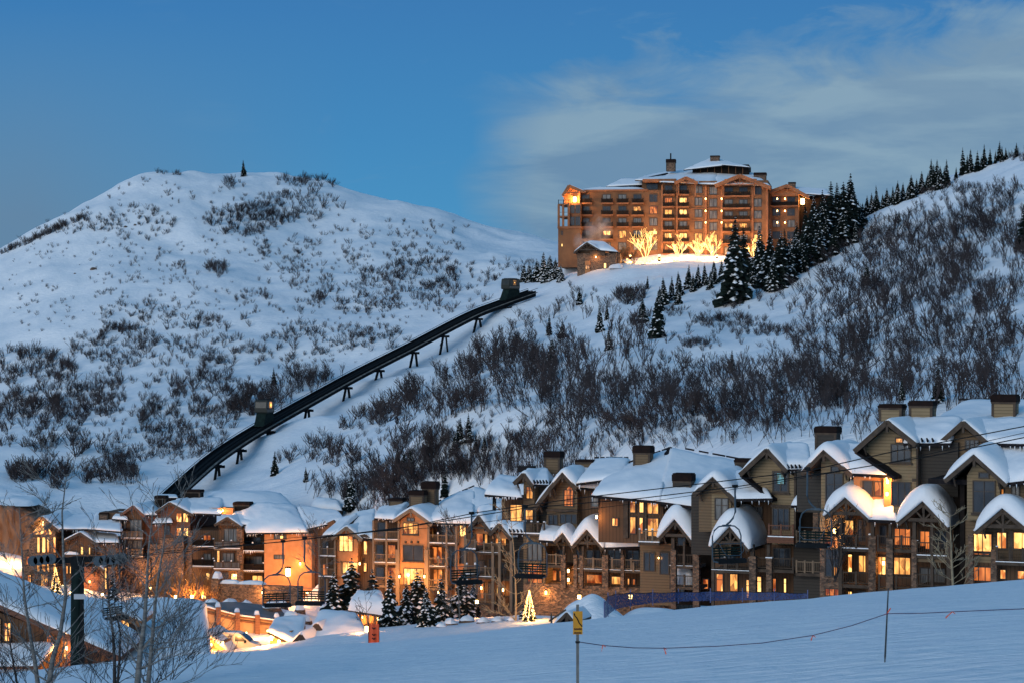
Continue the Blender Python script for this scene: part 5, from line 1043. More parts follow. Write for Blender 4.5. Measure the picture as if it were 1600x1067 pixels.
def put(lst, n, cx, cy, rx, ry, h0, h1, thr=-9, ang=0):
    for _ in range(n):
        a = random.uniform(0, 6.283); r = math.sqrt(random.random()); x = rx*r*math.cos(a); y = ry*r*math.sin(a); c, s = math.cos(R(ang)), math.sin(R(ang)); px, py = cx+x*c-y*s, cy+x*s+y*c
        if dens(px, py) < thr or px > 1760 or px < -60: continue
        o = onpath(px, py, 0)
        if -8 < o < (66 if 380 < px < 790 else 36): continue
        lst.append((px, py, random.uniform(h0, h1)))
LHILL = [(495,285,62,9,38,7,11),(385,345,60,26,110,7,12),(470,325,70,26,90,7,12),(320,422,44,11,60,8,12),(372,290,22,9,18,7,12),(215,350,60,30,55,5,9),(265,272,22,5,16,5,8),(340,268,30,4,12,5,7),(120,355,70,12,50,5,8),(560,380,60,28,60,5,9),(640,432,75,26,110,7,12),(655,400,50,18,40,6,9),(560,470,70,26,90,6,11),(455,400,60,30,50,5,9),(430,470,70,20,60,5,9),
 (240,500,90,30,90,6,11),(340,530,90,36,110,7,12),(500,530,90,26,110,7,11),(590,530,50,20,40,7,11),(180,545,70,34,110,8,13),(40,600,90,55,230,11,17),(110,640,70,36,100,11,16),(210,620,70,40,120,9,15),(320,600,90,44,150,9,15),(420,560,50,30,50,7,11),(300,660,80,50,120,10,16),(20,660,60,40,70,11,17),(235,700,80,30,70,9,15),(480,450,40,20,30,6,9),(420,360,120,60,70,4,7),(300,450,150,60,110,4,7),(560,420,150,60,90,4,7),(120,450,140,60,40,3,6),(90,420,90,50,22,3,5),(700,470,60,20,50,7,12),(730,440,50,18,26,6,10),(770,420,60,18,24,5,8),(680,360,70,14,16,5,7),(230,310,60,30,30,4,7)]
for cx, cy, rx, ry, n, a, c, th in [(350,480,330,110,520,4,9,-0.1),(560,430,220,90,330,4,9,-0.15),(200,640,220,90,380,7,14,-0.3),(120,360,110,50,70,4,7,-0.1),(350,360,180,70,200,4,8,0.0)]: put(bush, n, cx, cy, rx, ry, a, c, th)
for cx, cy, rx, ry, n, a, c in LHILL: put(bush, int(n*1.25), cx, cy, rx, ry, a*0.85, c*1.25, -0.26)
# brush along the left skyline and thickets in the hollow behind the car
for i in range(90): t = random.random(); px = 0+130*t; put(bush, 1, px, 400-58*t-2, 6, 3, 7, 12)
for i in range(30): put(bush, 1, 430+130*random.random(), 281+random.random()*10, 6, 3, 7, 11)
put(tree, 70, 455, 622, 60, 26, 20, 34, -0.3, -25); put(bush, 60, 395, 628, 40, 22, 14, 22); put(tree, 24, 500, 590, 40, 14, 18, 26)
put(bush, 60, 60, 750, 80, 16, 16, 26, 0.0); put(bush, 70, 150, 735, 90, 20, 16, 26, -0.05); put(bush, 28, 40, 745, 24, 12, 20, 30); put(bush, 40, 110, 700, 60, 14, 18, 28, -0.2); put(tree, 26, 195, 745, 30, 12, 24, 34)
# centre: scrub right of the railway
for cx, cy, rx, ry, n, a, c in [(560,650,60,24,46,14,24),(480,700,60,22,26,14,24),(530,715,36,20,26,18,30),(610,640,40,26,50,16,28),(420,715,40,16,14,12,22),(650,705,60,30,50,18,30),(600,770,70,22,50,14,24)]: put(bush, n, cx, cy, rx, ry, a, c, -0.3)
for cx, cy, rx, ry, n, a, c in [(700,620,70,45,150,28,42),(800,600,80,50,190,28,44),(780,560,70,30,100,26,38),(860,560,60,40,90,26,38),(640,590,60,26,60,22,34),(620,720,60,40,60,26,40),(600,770,60,24,60,34,50),(740,700,90,30,50,20,34),(900,480,80,24,60,16,28),(840,500,50,30,50,16,26)]: put(tree, int(n*0.52), cx, cy, rx, ry, a*0.8, c*1.08, -0.4)
# right: lower belt, upper belt, ridge
for cx, cy, rx, ry, n, a, c in [(900,640,70,40,150,30,46),(1000,640,90,44,200,30,46),(1110,620,80,40,170,30,46),(1180,640,60,40,110,28,44),(1250,620,80,44,150,32,48),(1340,600,90,50,170,30,48),(1440,560,110,60,190,30,46),(1560,560,70,60,130,32,48),
  (1340,500,90,50,150,28,42),(1440,460,110,60,220,26,40),(1540,420,90,70,210,26,40),(1440,390,90,40,130,22,34),(1330,430,70,30,90,22,32),(1560,330,70,40,110,20,30),(1480,340,70,22,60,18,26),(1670,440,70,120,260,28,44),(1290,545,60,24,60,24,36),(1240,470,50,24,30,18,28)]: put(tree, int(n*0.46), cx, cy, rx, ry, a*0.8, c*1.12, -0.4)
for cx, cy, rx, ry, n, a, c in [(1010,660,220,16,70,16,28),(1140,505,60,10,60,9,14),(1210,520,70,8,50,9,14),(1100,540,36,9,30,8,14),(1160,470,60,14,26,8,14),(1010,505,30,14,24,10,16),(1050,488,24,6,14,9,14),(1350,380,80,16,40,10,18),(985,465,26,14,44,12,20),(1480,300,60,14,50,9,14),(1590,245,40,8,30,9,14),(1100,500,60,30,24,7,12),(880,460,60,14,18,7,12),(830,420,50,10,20,7,12),(1250,560,300,60,120,10,18)]: put(bush, n, cx, cy, rx, ry, a, c, -0.5)
for cx, cy, rx, ry, n, a, c in [(650,740,80,20,50,24,38),(800,740,110,22,80,24,38),(600,800,40,12,20,24,36),(560,770,50,20,40,24,38),(900,700,110,22,70,22,36),(1060,690,90,12,40,18,28)]: put(tree, int(n*0.6), cx, cy, rx, ry, a, c, -0.5)
for cx, cy, rx, ry, n, a, c in [(760,640,150,70,90,8,16),(1150,620,260,60,110,8,16),(1430,470,170,110,140,8,16),(620,680,90,50,70,8,16),(1000,520,60,30,20,6,12)]: put(bush, n, cx, cy, rx, ry, a, c, -0.5)
for cx, cy, rx, ry, n, a, c in [(1460,420,150,80,190,14,26),(1560,340,60,50,70,12,22),(1390,370,70,30,40,12,20),(1480,520,130,40,60,16,28)]: put(tree, n, cx, cy, rx, ry, a, c, -0.5)
# pale aspens in front of the belts and behind roofs
for cx, cy, rx, ry, n, a, c in [(985,560,40,26,26,44,64),(880,600,60,30,46,36,54),(1180,690,120,12,26,28,44),(1350,680,110,14,40,36,56),(1500,640,110,22,60,44,70),(820,720,120,16,60,34,52),(760,750,70,14,30,30,46),(970,600,60,30,30,36,50),(1300,640,120,30,60,36,56),(730,740,70,16,26,30,44),(500,770,30,14,14,26,38),(690,750,40,10,14,26,36)]: put(aspen, n, cx, cy, rx, ry, a, c, -0.6)
MB_, ML_, MT_, MA_ = protos('leafless_shrub', KB), protos('leafless_shrub', KL), protos('leafless_tree', KT), protos('bare_aspen', KA)
def scatter(lst, K, Mesh, name, cat, lab, nmax, zones, lean, wide):
    items = []
    for px, py, h in lst:
        p = hit(px, py)
        if p is None or p.y < 245: continue
        items.append((h, px, py, p))
    items.sort(key=lambda t: -t[0]); big, rest = items[:nmax], items[nmax:]
    for h, px, py, p in big:
        k = random.randrange(len(K)); o = bpy.data.objects.new(name, Mesh[k]); col.objects.link(o); s = h*p.y/F
        o.location = (p.x, p.y, p.z-0.1); o.rotation_euler = (random.uniform(-0.1, 0.1), random.gauss(lean, 0.2), random.uniform(0, 6.28) if lean == 0 else random.gauss(0, 0.5)); o.scale = (s*wide*random.uniform(0.8, 1.2), s*wide, s)
        z = next(zz for zz in zones if zz[0](px, py)); tag(o, z[1], cat, z[2])
    VV, FF = [], []; off = 0
    for h, px, py, p in rest:
        V, Fq = K[random.randrange(len(K))]; s = h*p.y/F; a = random.uniform(0, 6.28); c, sn = math.cos(a), math.sin(a); w = s*wide*random.uniform(0.8, 1.2); ln = random.gauss(lean, 0.2)
        X = V[:, 0]*c-V[:, 1]*sn; Y = V[:, 0]*sn+V[:, 1]*c; VV.append(np.stack([X*w+V[:, 2]*s*math.sin(ln)+p.x, Y*w+p.y, V[:, 2]*s+p.z-0.1], -1)); FF.append(Fq+off); off += len(V)
    if VV:
        me = np_mesh(lab[0], np.concatenate(VV), np.concatenate(FF), [TWIG]); o = bpy.data.objects.new(lab[0], me); col.objects.link(o); tag(o, lab[1], cat, None, 'stuff')
    print(name, len(big), len(rest), off)
zb = [(lambda x, y: x < 400 and y > 560, 'bare brown scrub bush low on the left hill above the village', 'scrub bushes low on the left hill'), (lambda x, y: x < 870 and y < 560, 'bare scrub bush high on the left hill', 'scrub bushes high on the left hill'), (lambda x, y: x < 800, 'bare scrub bush on the snow between the funicular and the orange house', 'scrub bushes right of the funicular'), (lambda x, y: True, 'bare scrub bush on the right hand slope', 'scrub bushes on the right slope')]
zt = [(lambda x, y: x < 600, 'bare small tree in the thicket beside the lower funicular car', 'bare trees beside the funicular'), (lambda x, y: x < 880, 'bare grey tree in the dense wood below the upper funicular', 'bare trees of the central wood'), (lambda x, y: y > 540, 'bare leaning tree in the lower belt of woods behind the townhouses', 'bare trees of the lower belt'), (lambda x, y: True, 'bare leaning tree high on the right hand hillside', 'bare trees of the upper right hillside')]
za = [(lambda x, y: x < 840, 'slim bare aspen just behind the domed snow roof', 'aspens behind the orange house'), (lambda x, y: y < 640, 'slim pale aspen standing within the hillside woods', 'aspens in the hillside woods'), (lambda x, y: True, 'slim bare aspen at the foot of the woods behind the chimneys', 'aspens behind the townhouse chimneys')]
scatter(bush, KB+KL, MB_+ML_, 'scrub_bush', 'bush', ('hillside_scrub', 'low leafless brush sprinkled over both snowy hillsides'), 300, zb, 0, 0.85)
scatter(tree, KT, MT_, 'leafless_tree', 'tree', ('hillside_thicket', 'dense leafless grey thicket covering the right hand slopes'), 300, zt, -0.16, 0.85)
scatter(aspen, KA, MA_, 'bare_aspen', 'tree', ('aspen_scrub', 'pale leafless aspen saplings'), 300, za, 0, 0.8)
def rocks():
    for px, py, w, l in ((146,421,9,'larger bare rock on the open snow of the left hill'),(117,428,4,'smaller rock left of the larger one on the left hill'),(196,355,6,'dark rock poking through the snow below the left skyline'),(211,352,5,'dark rock right beside another below the left skyline')):
        p = hit(px, py); s = w*p.y/F/2; mb = MB(); bm_pts = []
        nv, nu = 9, 12; pts = []
        for i in range(nu):
            for j in range(nv):
                a = i/(nu-1)*6.2832; e = -1.2+2.7*j/(nv-1); rr = s*(1+0.35*noise.noise(Vector((math.cos(a)*2+px, math.sin(a)*2, e)))); pts.append((math.cos(a)*math.cos(e)*rr, math.sin(a)*math.cos(e)*rr, math.sin(e)*rr*0.6))
        mb.grid(pts, nu, nv); o = link_mesh('rock', mb, ROCK); o.location = p; tag(o, l, 'rock')
rocks()
# ---------------------------------------------------------------- lower village yard
def front_lodge():
    b = Bld('lodge_building', 'long low lodge with brown walls and a huge flat snow covered roof, bottom left corner', 'lodge', 60, 1045, 190, 0, 'larger buildings on the left of the village')
    b.gwall([(-60,930),(0,957),(60,978),(112,1000),(182,1028),(112,1045),(-60,1045)], 0.4, 14, BROWN); b.wall(105, 985, 122, 1045, -0.3, 0.4, REDB, 'corner_panel')
    b.gable((-140,975), (-60,918), (188,1026), 13, -0.7, 0.5, REDB, th=0.35, front=0.2)
    b.sheet((-70,925,12), (190,1022,10), (300,960,40), (30,935,48), 0.6, hump=0.8); b.sheet((160,1040,6), (330,1025,10), (322,945,48), (200,937,50), 0.6, hump=1.0)
    for x0, x1, y0, y1, m in ((-8,2,965,1007,LITB),(6,18,971,1002,LITB),(72,81,990,1010,LITO),(86,95,994,1014,LITO),(99,109,1000,1030,LITB)): b.win(x0, y0, x1, y1, 0.4, m, 2, 3)
    b.sheet((-60,1042,-5), (60,1040,-5), (90,1007,0), (-60,1014,0), 0.35, REDB, 'porch_roof')
    b.gable((165,974), (188,958), (221,971), 7, 15, 0.4, OCHRE, th=0.4); b.gwall([(172,975),(188,962),(214,973),(214,985),(172,985)], 15.7, 18, TRIML); b.win(173, 968, 184, 980, 15.6, LITB, 2); b.win(188.5, 967, 203, 980, 15.6, LITB, 2)
    b.lamp(104, 1012, 0.3, 250, off=1); b.lamp(80, 1030, 0.3, 300, off=1.5)
front_lodge()
def cliff():
    b = Bld('rock_cliff', 'tall vertically streaked tan rock cut with a snowy rim behind the lodge, far left', 'rock face', 20, 880, 372, 4)
    pts = []; nu, nv = 40, 16
    top = [(-60,780),(0,789),(20,790),(40,800),(62,815),(80,840)]
    for i in range(nu):
        x = -60+140*i/(nu-1); yt = np.interp(x, [t[0] for t in top], [t[1] for t in top])
        for j in range(nv):
            y = 885+(yt-885)*j/(nv-1); d = 1.2*noise.noise(Vector((x/5, y/30, 1)))+0.6*noise.noise(Vector((x/2, y/12, 3)))+j*0.1; pts.append(b.L(x, y, d+2))
    for i in range(nu): pts_b = None
    mb = MB(); mb.grid([tuple(p) for p in pts], nu, nv, flip=True)
    n0 = len(mb.v); back = [(pts[i*nv+nv-1].x, pts[i*nv+nv-1].y+14, pts[i*nv+nv-1].z-0.5) for i in range(nu)]; mb.v += back
    for i in range(nu-1): mb.f.append((i*nv+nv-1, n0+i, n0+i+1, (i+1)*nv+nv-1)); mb.m.append(0)
    b.part('rock_face', mb, ROCK, None, True)
    b.lamp(1, 868, -0.4, 2600, 0.35, off=3); point_light(b.root, b.L(18, 862, -8), 5200, (1.0,0.42,0.11), 0.5); b.lamp(22, 872, -0.5, 1800, 0.3, off=5); b.snowlump(-30, 50, 790, 4, 1.2, 12)  # bare point light and second lamp are added to brighten the rock
cliff()
def entry_gate():
    b = Bld('timber_shelter', 'small glowing timber shelter half buried in snow at the left edge below the cliff', 'shelter', 8, 925, 300, 10); b.wall(-20, 905, 12, 928, 0.5, 6, LITO, 'glow_wall'); b.sheet((-30,906,-0.6), (14,912,-0.6), (4,898,6), (-30,895,6), 0.7); b.post(12.5, 905, 930, -0.1, 0.3, TRIM); b.post(-2, 905, 930, -0.1, 0.3, TRIM); b.lamp(5, 912, 0.4, 160, off=1)  # the wall itself glows, with lamplight put into its emission
entry_gate()
def garden_walls():
    b = Bld('stone_wall', 'snow capped stone garden wall curving in front of the ochre apartment block', 'wall', 400, 940, 318, 14); b.wall(333, 911, 410, 945, 0, 1, STONE); b.wall(410, 915, 470, 945, 0.5, 1.5, STONE); b.wall(330, 903, 341, 925, -0.6, 0.6, STONE, 'pier'); b.snowlump(331, 342, 904, -0.6, 1.0, 1.6); b.snowlump(341, 372, 911, -0.1, 0.5, 1.4); b.snowlump(370, 412, 912, -0.1, 0.5, 1.4)
    b.lamp(410, 925, -0.1, 350, off=1.0)
    b = Bld('timber_retaining_wall', 'orange lit timber retaining wall with snow capped posts curving round the courtyard road', 'wall', 400, 985, 262, -14)
    xs = [(312,948),(341,956),(371,964),(402,968),(433,972),(462,975)]
    for (x0, y0), (x1, y1) in zip(xs, xs[1:]):
        i = xs.index((x0, y0)); d0 = 0.6*i**1.3*0.5; mb = MB(); p, q = b.L(x0, y0, d0), b.L(x1, y1, d0+0.5)
        mb.add([p, q, q-Vector((0,0,2.6)), p-Vector((0,0,2.6)), p+Vector((0,0.4,0)), q+Vector((0,0.4,0)), q+Vector((0,0.4,-2.6)), p+Vector((0,0.4,-2.6))], [(0,1,2,3),(4,7,6,5),(0,4,5,1),(1,5,6,2),(2,6,7,3),(3,7,4,0)]); b.part('panel', mb, mat('woven_timber', (0.42,0.27,0.16), 0.8, c2=(0.25,0.15,0.09), kind='batten', scale=2.2))
        c = MB(); c.bar(p+Vector((0,-0.1,-0.35)), q+Vector((0,-0.1,-0.35)), 0.3, 0.22); c.bar(p+Vector((0,-0.05,0.12)), q+Vector((0,-0.05,0.12)), 0.5, 0.2); b.part('top_rail', c, REDB)
        s_ = MB(); s_.bar(p+Vector((0,-0.05,0.3)), q+Vector((0,-0.05,0.3)), 0.55, 0.14); b.part('snow_cover', s_, SNOWR)
        b.post(x1, y1-8, y1+30, d0+0.2, 0.55, REDB, 'post'); b.snowlump(x1-4, x1+4, y1-8, d0-0.2, 0.5, 0.9)
    b.lamp(350, 985, -0.2, 500, 0.12, off=2.5); b.lamp(418, 985, 0.6, 600, 0.12, off=2.5); b.lamp(385, 988, 0.0, 500, 0.12, off=3)
garden_walls()
def yard_roofs():
    b = Bld('bus_shelter', 'snow roofed shelter with warm lit posts right of the courtyard', 'shelter', 572, 985, 262, 12)
    r = b.sheet((544,953,-1.5), (605,962,-1.5), (598,935,3.5), (556,930,3.5), 1.2, TRIM, hump=0.5)
    for x in (553, 563, 575, 586, 598): b.post(x, 957, 990, -0.8, 0.3, OCHRE)
    b.wall(550, 960, 600, 990, 2.5, 3, OCHRE, 'rear_wall'); b.lamp(566, 964, 2.4, 450, 0.14, off=1.5); b.lamp(590, 966, 2.4, 300, 0.14, off=1.5)
    b = Bld('snowy_cottage', 'low cottage with a small dormer and a warm lit snow roof at the slope crest', 'cottage', 480, 1020, 232, 14)
    b.wall(422, 985, 455, 1030, 0.5, 5, OCHRE); b.sheet((418,986,-0.4), (470,1012,-0.8), (478,965,6), (428,970,6), 0.5, hump=0.2); b.sheet((466,1010,-0.8), (580,1000,0), (560,964,8), (500,956,9), 0.5, hump=0.5)
    b.gwall([(452,1012),(470,993),(480,1008),(480,1030),(452,1030)], -1.6, 3, BROWN); b.gable((449,1013), (470,990), (483,1010), 6, -2.2, 0.45, cap=0.1); b.wall(474, 1000, 560, 1030, 1.0, 5, OCHRE)
    b.gable((484,984), (495,973), (502,983), 4, 1.5, 0.3); b.wall(508, 974, 517, 984, 3, 5, REDB, 'chimney')
    b.lamp(424, 996, 0.2, 1500, 0.25, off=2.2); b.lamp(436, 1003, 0.2, 900, 0.25, off=2.0); b.lamp(573, 982, 0.5, 1500, 0.3, off=2.5)
    b = Bld('timber_gatehouse', 'orange lit timber gate roof peeking over the snow left of the white van', 'gatehouse', 318, 1020, 240, 10)
    b.wall(300, 1000, 352, 1030, 0.5, 5, OCHRE); b.gable((287,1024), (318,988), (355,1018), 6, -0.8, 0.3, OCHRE, truss=2, cap=0.05); b.lamp(330, 1006, -0.4, 700, 0.18, off=1.2); b.lamp(348, 1004, -0.3, 1500, 0.18, off=3.0)
yard_roofs()
def van():
    D = 243; g = P(366, 1021, D); r = empty('parked_van', g, R(-6), 'white panel van parked under the timber wall, snow on its roof', 'van')
    ln, w = 5.2, 1.9; body = MB(); prof = [(-2.9,0.45),(-2.9,2.0),(-2.6,2.3),(0.9,2.3),(1.9,1.45),(2.6,1.2),(2.75,0.9),(2.75,0.45)]
    body.prism([(x, z) for x, z in prof][::-1], -w/2, w/2); link_mesh('body', body, mat('white_van_paint', (0.7,0.68,0.62), 0.3, c2=(0.6,0.58,0.52), scale=1), r)
    gl = MB(); gl.prism([(0.3,1.5),(1.65,1.5),(0.95,2.1),(0.3,2.1)][::-1], -w/2-0.02, -w/2-0.004); link_mesh('side_window', gl, GLASS, r)
    ws = MB(); ws.add([(1.02,-w/2+0.1,2.23),(1.02,w/2-0.1,2.23),(1.92,w/2-0.1,1.5),(1.92,-w/2+0.1,1.5)], [(0,3,2,1)]); link_mesh('windscreen', ws, GLASS, r).location = (0.02, 0, 0.02)
    for x in (-1.9, 1.75):
        for y in (-w/2+0.05, w/2-0.05):
            t = MB(); t.disc((x, y, 0.36), 0.36, (0,1,0), 0.22, 16); o = link_mesh('wheel', t, BLACKM, r); h = MB(); h.disc((x, y-0.12 if y < 0 else y+0.12, 0.36), 0.2, (0,1,0), 0.03, 12); link_mesh('rim', h, METAL, o)
    for y in (-0.7, 0.7): l = MB(); l.box(2.745, 2.78, y-0.15, y+0.15, 0.8, 1.0); link_mesh('headlight', l, CURT, r)
    s_ = MB(); s_.box(-2.5, 0.7, -w/2+0.12, w/2-0.12, 2.304, 2.42); link_mesh('snow_cover', s_, SNOWR, r); m = MB(); m.box(1.35, 1.5, -w/2-0.25, -w/2, 1.35, 1.6); link_mesh('mirror', m, BLACKM, r)
    bb = MB(); bb.box(2.75, 2.85, -0.9, 0.9, 0.4, 0.65); link_mesh('bumper', bb, BLACKM, r)
van()
def boulders():
    L_ = [(440,940,22,300,'snow capped boulder left of the small orange lamp court'),(455,958,26,285,'rounded snowy boulder in the middle of the courtyard planting'),(425,952,34,290,'broad snow covered boulder beside the courtyard road'),(478,962,20,280,'small snow boulder at the right of the courtyard planting'),(468,945,20,296,'boulder with a pointed snow cap below the ochre wall'),(358,945,30,300,'long snow buried boulder in front of the garden wall'),(330,948,26,300,'snowy heap at the left end of the garden wall'),(385,950,20,298,'flat snow topped rock by the road edge'),
     (705,985,26,232,'left boulder of the row right of the snowy conifers'),(730,975,28,234,'pink lit boulder in the row right of the snowy conifers'),(755,975,24,230,'snow capped boulder beside the pale aspen'),(778,972,22,228,'upright snowy boulder nearest the stone garage wall'),(690,992,20,228,'low boulder at the foot of the broad snowy conifer'),(800,978,18,226,'small rock left of the golden Christmas tree')]
    for px, py, w, D, l in L_:
        g = P(px, py, D); z = ground_z(g.x, D); s = w*D/F/2; top = g.z+s*0.2; rd = random.Random(px)
        r = empty('boulder', (g.x, D, z-0.3), rd.random()*6, l, 'boulder'); nu, nv = 13, 8; hh = min(s*1.5, max(s*1.0, top-z+0.3))
        def shape(k, z0, k2):
            pts = []
            for i in range(nu):
                for j in range(nv):
                    a = i/(nu-1)*6.2832; e = z0+(1.5708-z0)*j/(nv-1); n_ = 1+0.22*noise.noise(Vector((math.cos(a)*1.5+px, math.sin(a)*1.5, e*1.5))); pts.append((math.cos(a)*math.cos(e)*s*n_*k, math.sin(a)*math.cos(e)*s*n_*k, hh*math.sin(e)*n_*k2))
            return pts
        mb = MB(); mb.grid(shape(1, -0.3, 0.95), nu, nv); link_mesh('stone', mb, STONE, r, True); mb = MB(); mb.grid(shape(1.08, 0.55, 1.12), nu, nv); link_mesh('snow_cover', mb, SNOWR, r, True)
boulders()
def road():
    O = P(400, 965, 280); V = []; nx, ny = 30, 14
    L_ = [(300,936,322),(345,944,312),(390,950,304),(440,960,290),(475,972,276)]; N_ = [(300,952,300),(345,962,284),(390,972,274),(440,980,266),(475,986,262)]
    for i in range(nx):
        t = i/(nx-1)*4; k = min(3, int(t)); f = t-k
        a = P(*[L_[k][j]*(1-f)+L_[k+1][j]*f for j in range(3)]); c = P(*[N_[k][j]*(1-f)+N_[k+1][j]*f for j in range(3)])
        for j in range(ny): q = a.lerp(c, j/(ny-1)); q.z = ground_z(q.x, q.y)+0.12; V.append(tuple(q-O))
    mb = MB(); mb.grid(V, nx, ny, flip=True); o = link_mesh('courtyard_road', mb, mat('wet_asphalt', (0.06,0.055,0.05), 0.45, c2=(0.16,0.14,0.13), scale=0.35), None, True); o.location = O; tag(o, kind='structure')
road()
def court_shrubs():
    rd = random.Random(5); spots = [(282,905,16,325),(296,908,20,322),(312,912,22,320),(326,908,18,322),(270,900,14,328),(250,905,14,328),(300,922,18,316),(320,926,16,314)]
    for k, (px, py, h, D) in enumerate(spots):
        g = P(px, py+14, D); g.z = ground_z(g.x, D); s = max(h*D/F, P(px, py-h*0.6, D).z-g.z); mb = MB()
        for q in range(12): grow(mb, Vector((rd.uniform(-.8,.8), rd.uniform(-.4,.4), 0)), Vector((rd.uniform(-.5,.5), rd.uniform(-.4,.4), 1)), s*0.55, 0.05, 2, 4, 0.6, 0.2, 0.03, 2, 3, 0.3, rd)
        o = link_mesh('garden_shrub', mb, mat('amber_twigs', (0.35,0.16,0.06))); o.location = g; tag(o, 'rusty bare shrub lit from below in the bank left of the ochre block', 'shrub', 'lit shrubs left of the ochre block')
    for px, p in ((275, 600), (300, 900), (318, 700)):
        g = P(px, 934, 314); g.z = max(g.z, ground_z(g.x, 314)+0.3); r = empty('path_light', g, 0, 'small yellow path light below the rusty shrubs', 'path light', 'path lights below the rusty shrubs'); mb = MB(); mb.tube([(0,0,-0.6), (0,0,0)], 0.05, 6); link_mesh('stake', mb, BLACKM, r); m2 = MB(); m2.disc((0,0,0.2), 0.25, (0,0,1), 0.36, 8); link_mesh('globe', m2, BULB, r); point_light(r, (0,-0.5,0.5), p, (1.0,0.5,0.12), 0.3)
court_shrubs()
# ---------------------------------------------------------------- crest of the foreground slope
def heap(px, py, w, h, D, name, label):
    g = P(px, py, D); nu, nv = 40, 30; s = w*D/F/2; hh = h*D/F; pts = []
    for i in range(nu):
        for j in range(nv):
            u = i/(nu-1)*2-1; v = j/(nv-1)*2-1; k = max(0, 1-u*u)**0.7*max(0, 1-v*v)**0.8; x = g.x+u*s; y = D+3+v*6; zb = ground_z(x, y); pts.append((x, y, zb-0.3+(g.z+hh-zb)*k*(1+0.12*noise.noise(Vector((x/1.6, y/2, 3))))))
    mb = MB(); mb.grid(pts, nu, nv); o = link_mesh(name, mb, SNOW, None, True); tag(o, kind='structure'); return o
heap(925, 968, 190, 33, 138, 'snow_bank', None); heap(1030, 957, 170, 4, 121, 'snow_bank', None)
def buried_roof():
    b = Bld('playhouse', 'small timber gable with dark rafters poking out of the snow heap behind the yellow sign', 'hut', 885, 972, 130, 20)
    b.gable((868,974), (886,956), (899,972), 3, -0.3, 0.12, TRIM, th=0.12); b.gwall([(872,974),(886,960),(896,972),(896,980),(872,980)], 0.2, 2, DARK); b.wall(860, 958, 862, 975, 0.5, 0.6, TRIM, 'post'); mb = MB(); mb.bar(b.L(858,970,0.3), b.L(884,952,0.3), 0.1); b.part('rafter', mb, TRIM)
buried_roof()
def net_fence():
    M = bpy.data.materials.new('blue_safety_net'); M.use_nodes = True; nt = M.node_tree; N = nt.nodes; L = nt.links; b = N['Principled BSDF']; b.inputs['Base Color'].default_value = (0.012, 0.034, 0.13, 1); b.inputs['Roughness'].default_value = 0.6
    tc = N.new('ShaderNodeTexCoord'); ch = N.new('ShaderNodeTexVoronoi'); ch.inputs['Scale'].default_value = 9; L.new(tc.outputs['Object'], ch.inputs['Vector']); r = N.new('ShaderNodeMapRange'); r.inputs[1].default_value = 0.2; r.inputs[2].default_value = 0.6; r.inputs[3].default_value = 0.45; r.inputs[4].default_value = 0.95; L.new(ch.outputs['Distance'], r.inputs[0]); L.new(r.outputs[0], b.inputs['Alpha'])
    path = [(944,969,942,122),(950,960,930,124),(962,951,927,126),(985,946,925,128),(1020,942,925,129),(1060,939,924,130),(1110,938,923,130),(1160,937,923,130),(1210,937,924,129),(1262,934,926,128)]
    root = empty('net_fence', P(944,969,122), 0, 'translucent blue safety net fence along the snow crest before the townhouses', 'fence'); O = P(944,969,122); V = []; sn = []
    n = 70; 
    for i in range(n):
        t = i/(n-1)*(len(path)-1); k = min(len(path)-2, int(t)); f = t-k; a, c = path[k], path[k+1]; q = [a[j]*(1-f)+c[j]*f for j in range(4)]; lo = P(q[0], q[1], q[3])-O; hi = P(q[0]+(0 if i else 2), q[2]+1.2*abs(math.sin(t*3.14)), q[3])-O; w = 0.05*math.sin(i*1.3); V += [lo, hi+Vector((0, w, 0))]
    mb = MB(); mb.add(V, [(2*i, 2*i+2, 2*i+3, 2*i+1) for i in range(n-1)]); link_mesh('net', mb, M, root)
    for q in path: p = MB(); a = P(q[0], q[1]+3, q[3])-O; c = P(q[0], q[2]-5, q[3])-O; p.tube([a, c], 0.03, 6); link_mesh('post', p, mat('red_white_pole', (0.10,0.12,0.25), 0.5), root)
    rp = MB(); rp.tube([V[2*i+1] for i in range(n)], 0.015, 4); link_mesh('top_rope', rp, BLACKM, root)
net_fence()
def sign():
    D = 55; g = P(902.5, 1075, D); r = empty('warning_sign', g, R(4), 'yellow slope warning sign on a grey pole in the foreground snow', 'sign')
    z = lambda py: (1075-py)/F*D
    p = MB(); p.box(-0.033, 0.033, -0.033, 0.033, -0.8, z(944)); link_mesh('pole', p, mat('weathered_pole', (0.16,0.16,0.15), 0.7, c2=(0.1,0.1,0.1)), r)
    s_ = MB(); s_.box(-0.117, 0.117, -0.055, -0.036, z(990), z(954)); pl = link_mesh('sign_plate', s_, mat('yellow_sign_paint', (0.55,0.26,0.02), 0.5, c2=(0.48,0.22,0.02), scale=5), r)
    k = MB(); pts = [(-0.095, z(957)), (-0.075, z(961)), (-0.03, z(964)), (0.005, z(968)), (0.03, z(972)), (0.07, z(975)), (0.105, z(978))]
    for a, c in zip(pts, pts[1:]): k.bar((a[0], -0.06, a[1]), (c[0], -0.06, c[1]), 0.008, 0.026)
    link_mesh('slope_symbol', k, BLACKM, pl)
    for y0, y1 in ((980, 983.2), (986, 989)):
        k = MB(); x = -0.09
        while x < 0.085: w = random.uniform(0.012, 0.02); k.box(x, x+w, -0.062, -0.056, z(y1), z(y0)-random.uniform(0, 0.012)); x += w+0.007
        link_mesh('lettering', k, mat('dark_sign_ink', (0.05,0.015,0.01), 0.6), pl)
    c = MB(); c.box(-0.05, 0.05, -0.05, 0.05, z(1004), z(1001)); link_mesh('clamp', c, BLACKM, r)
sign()
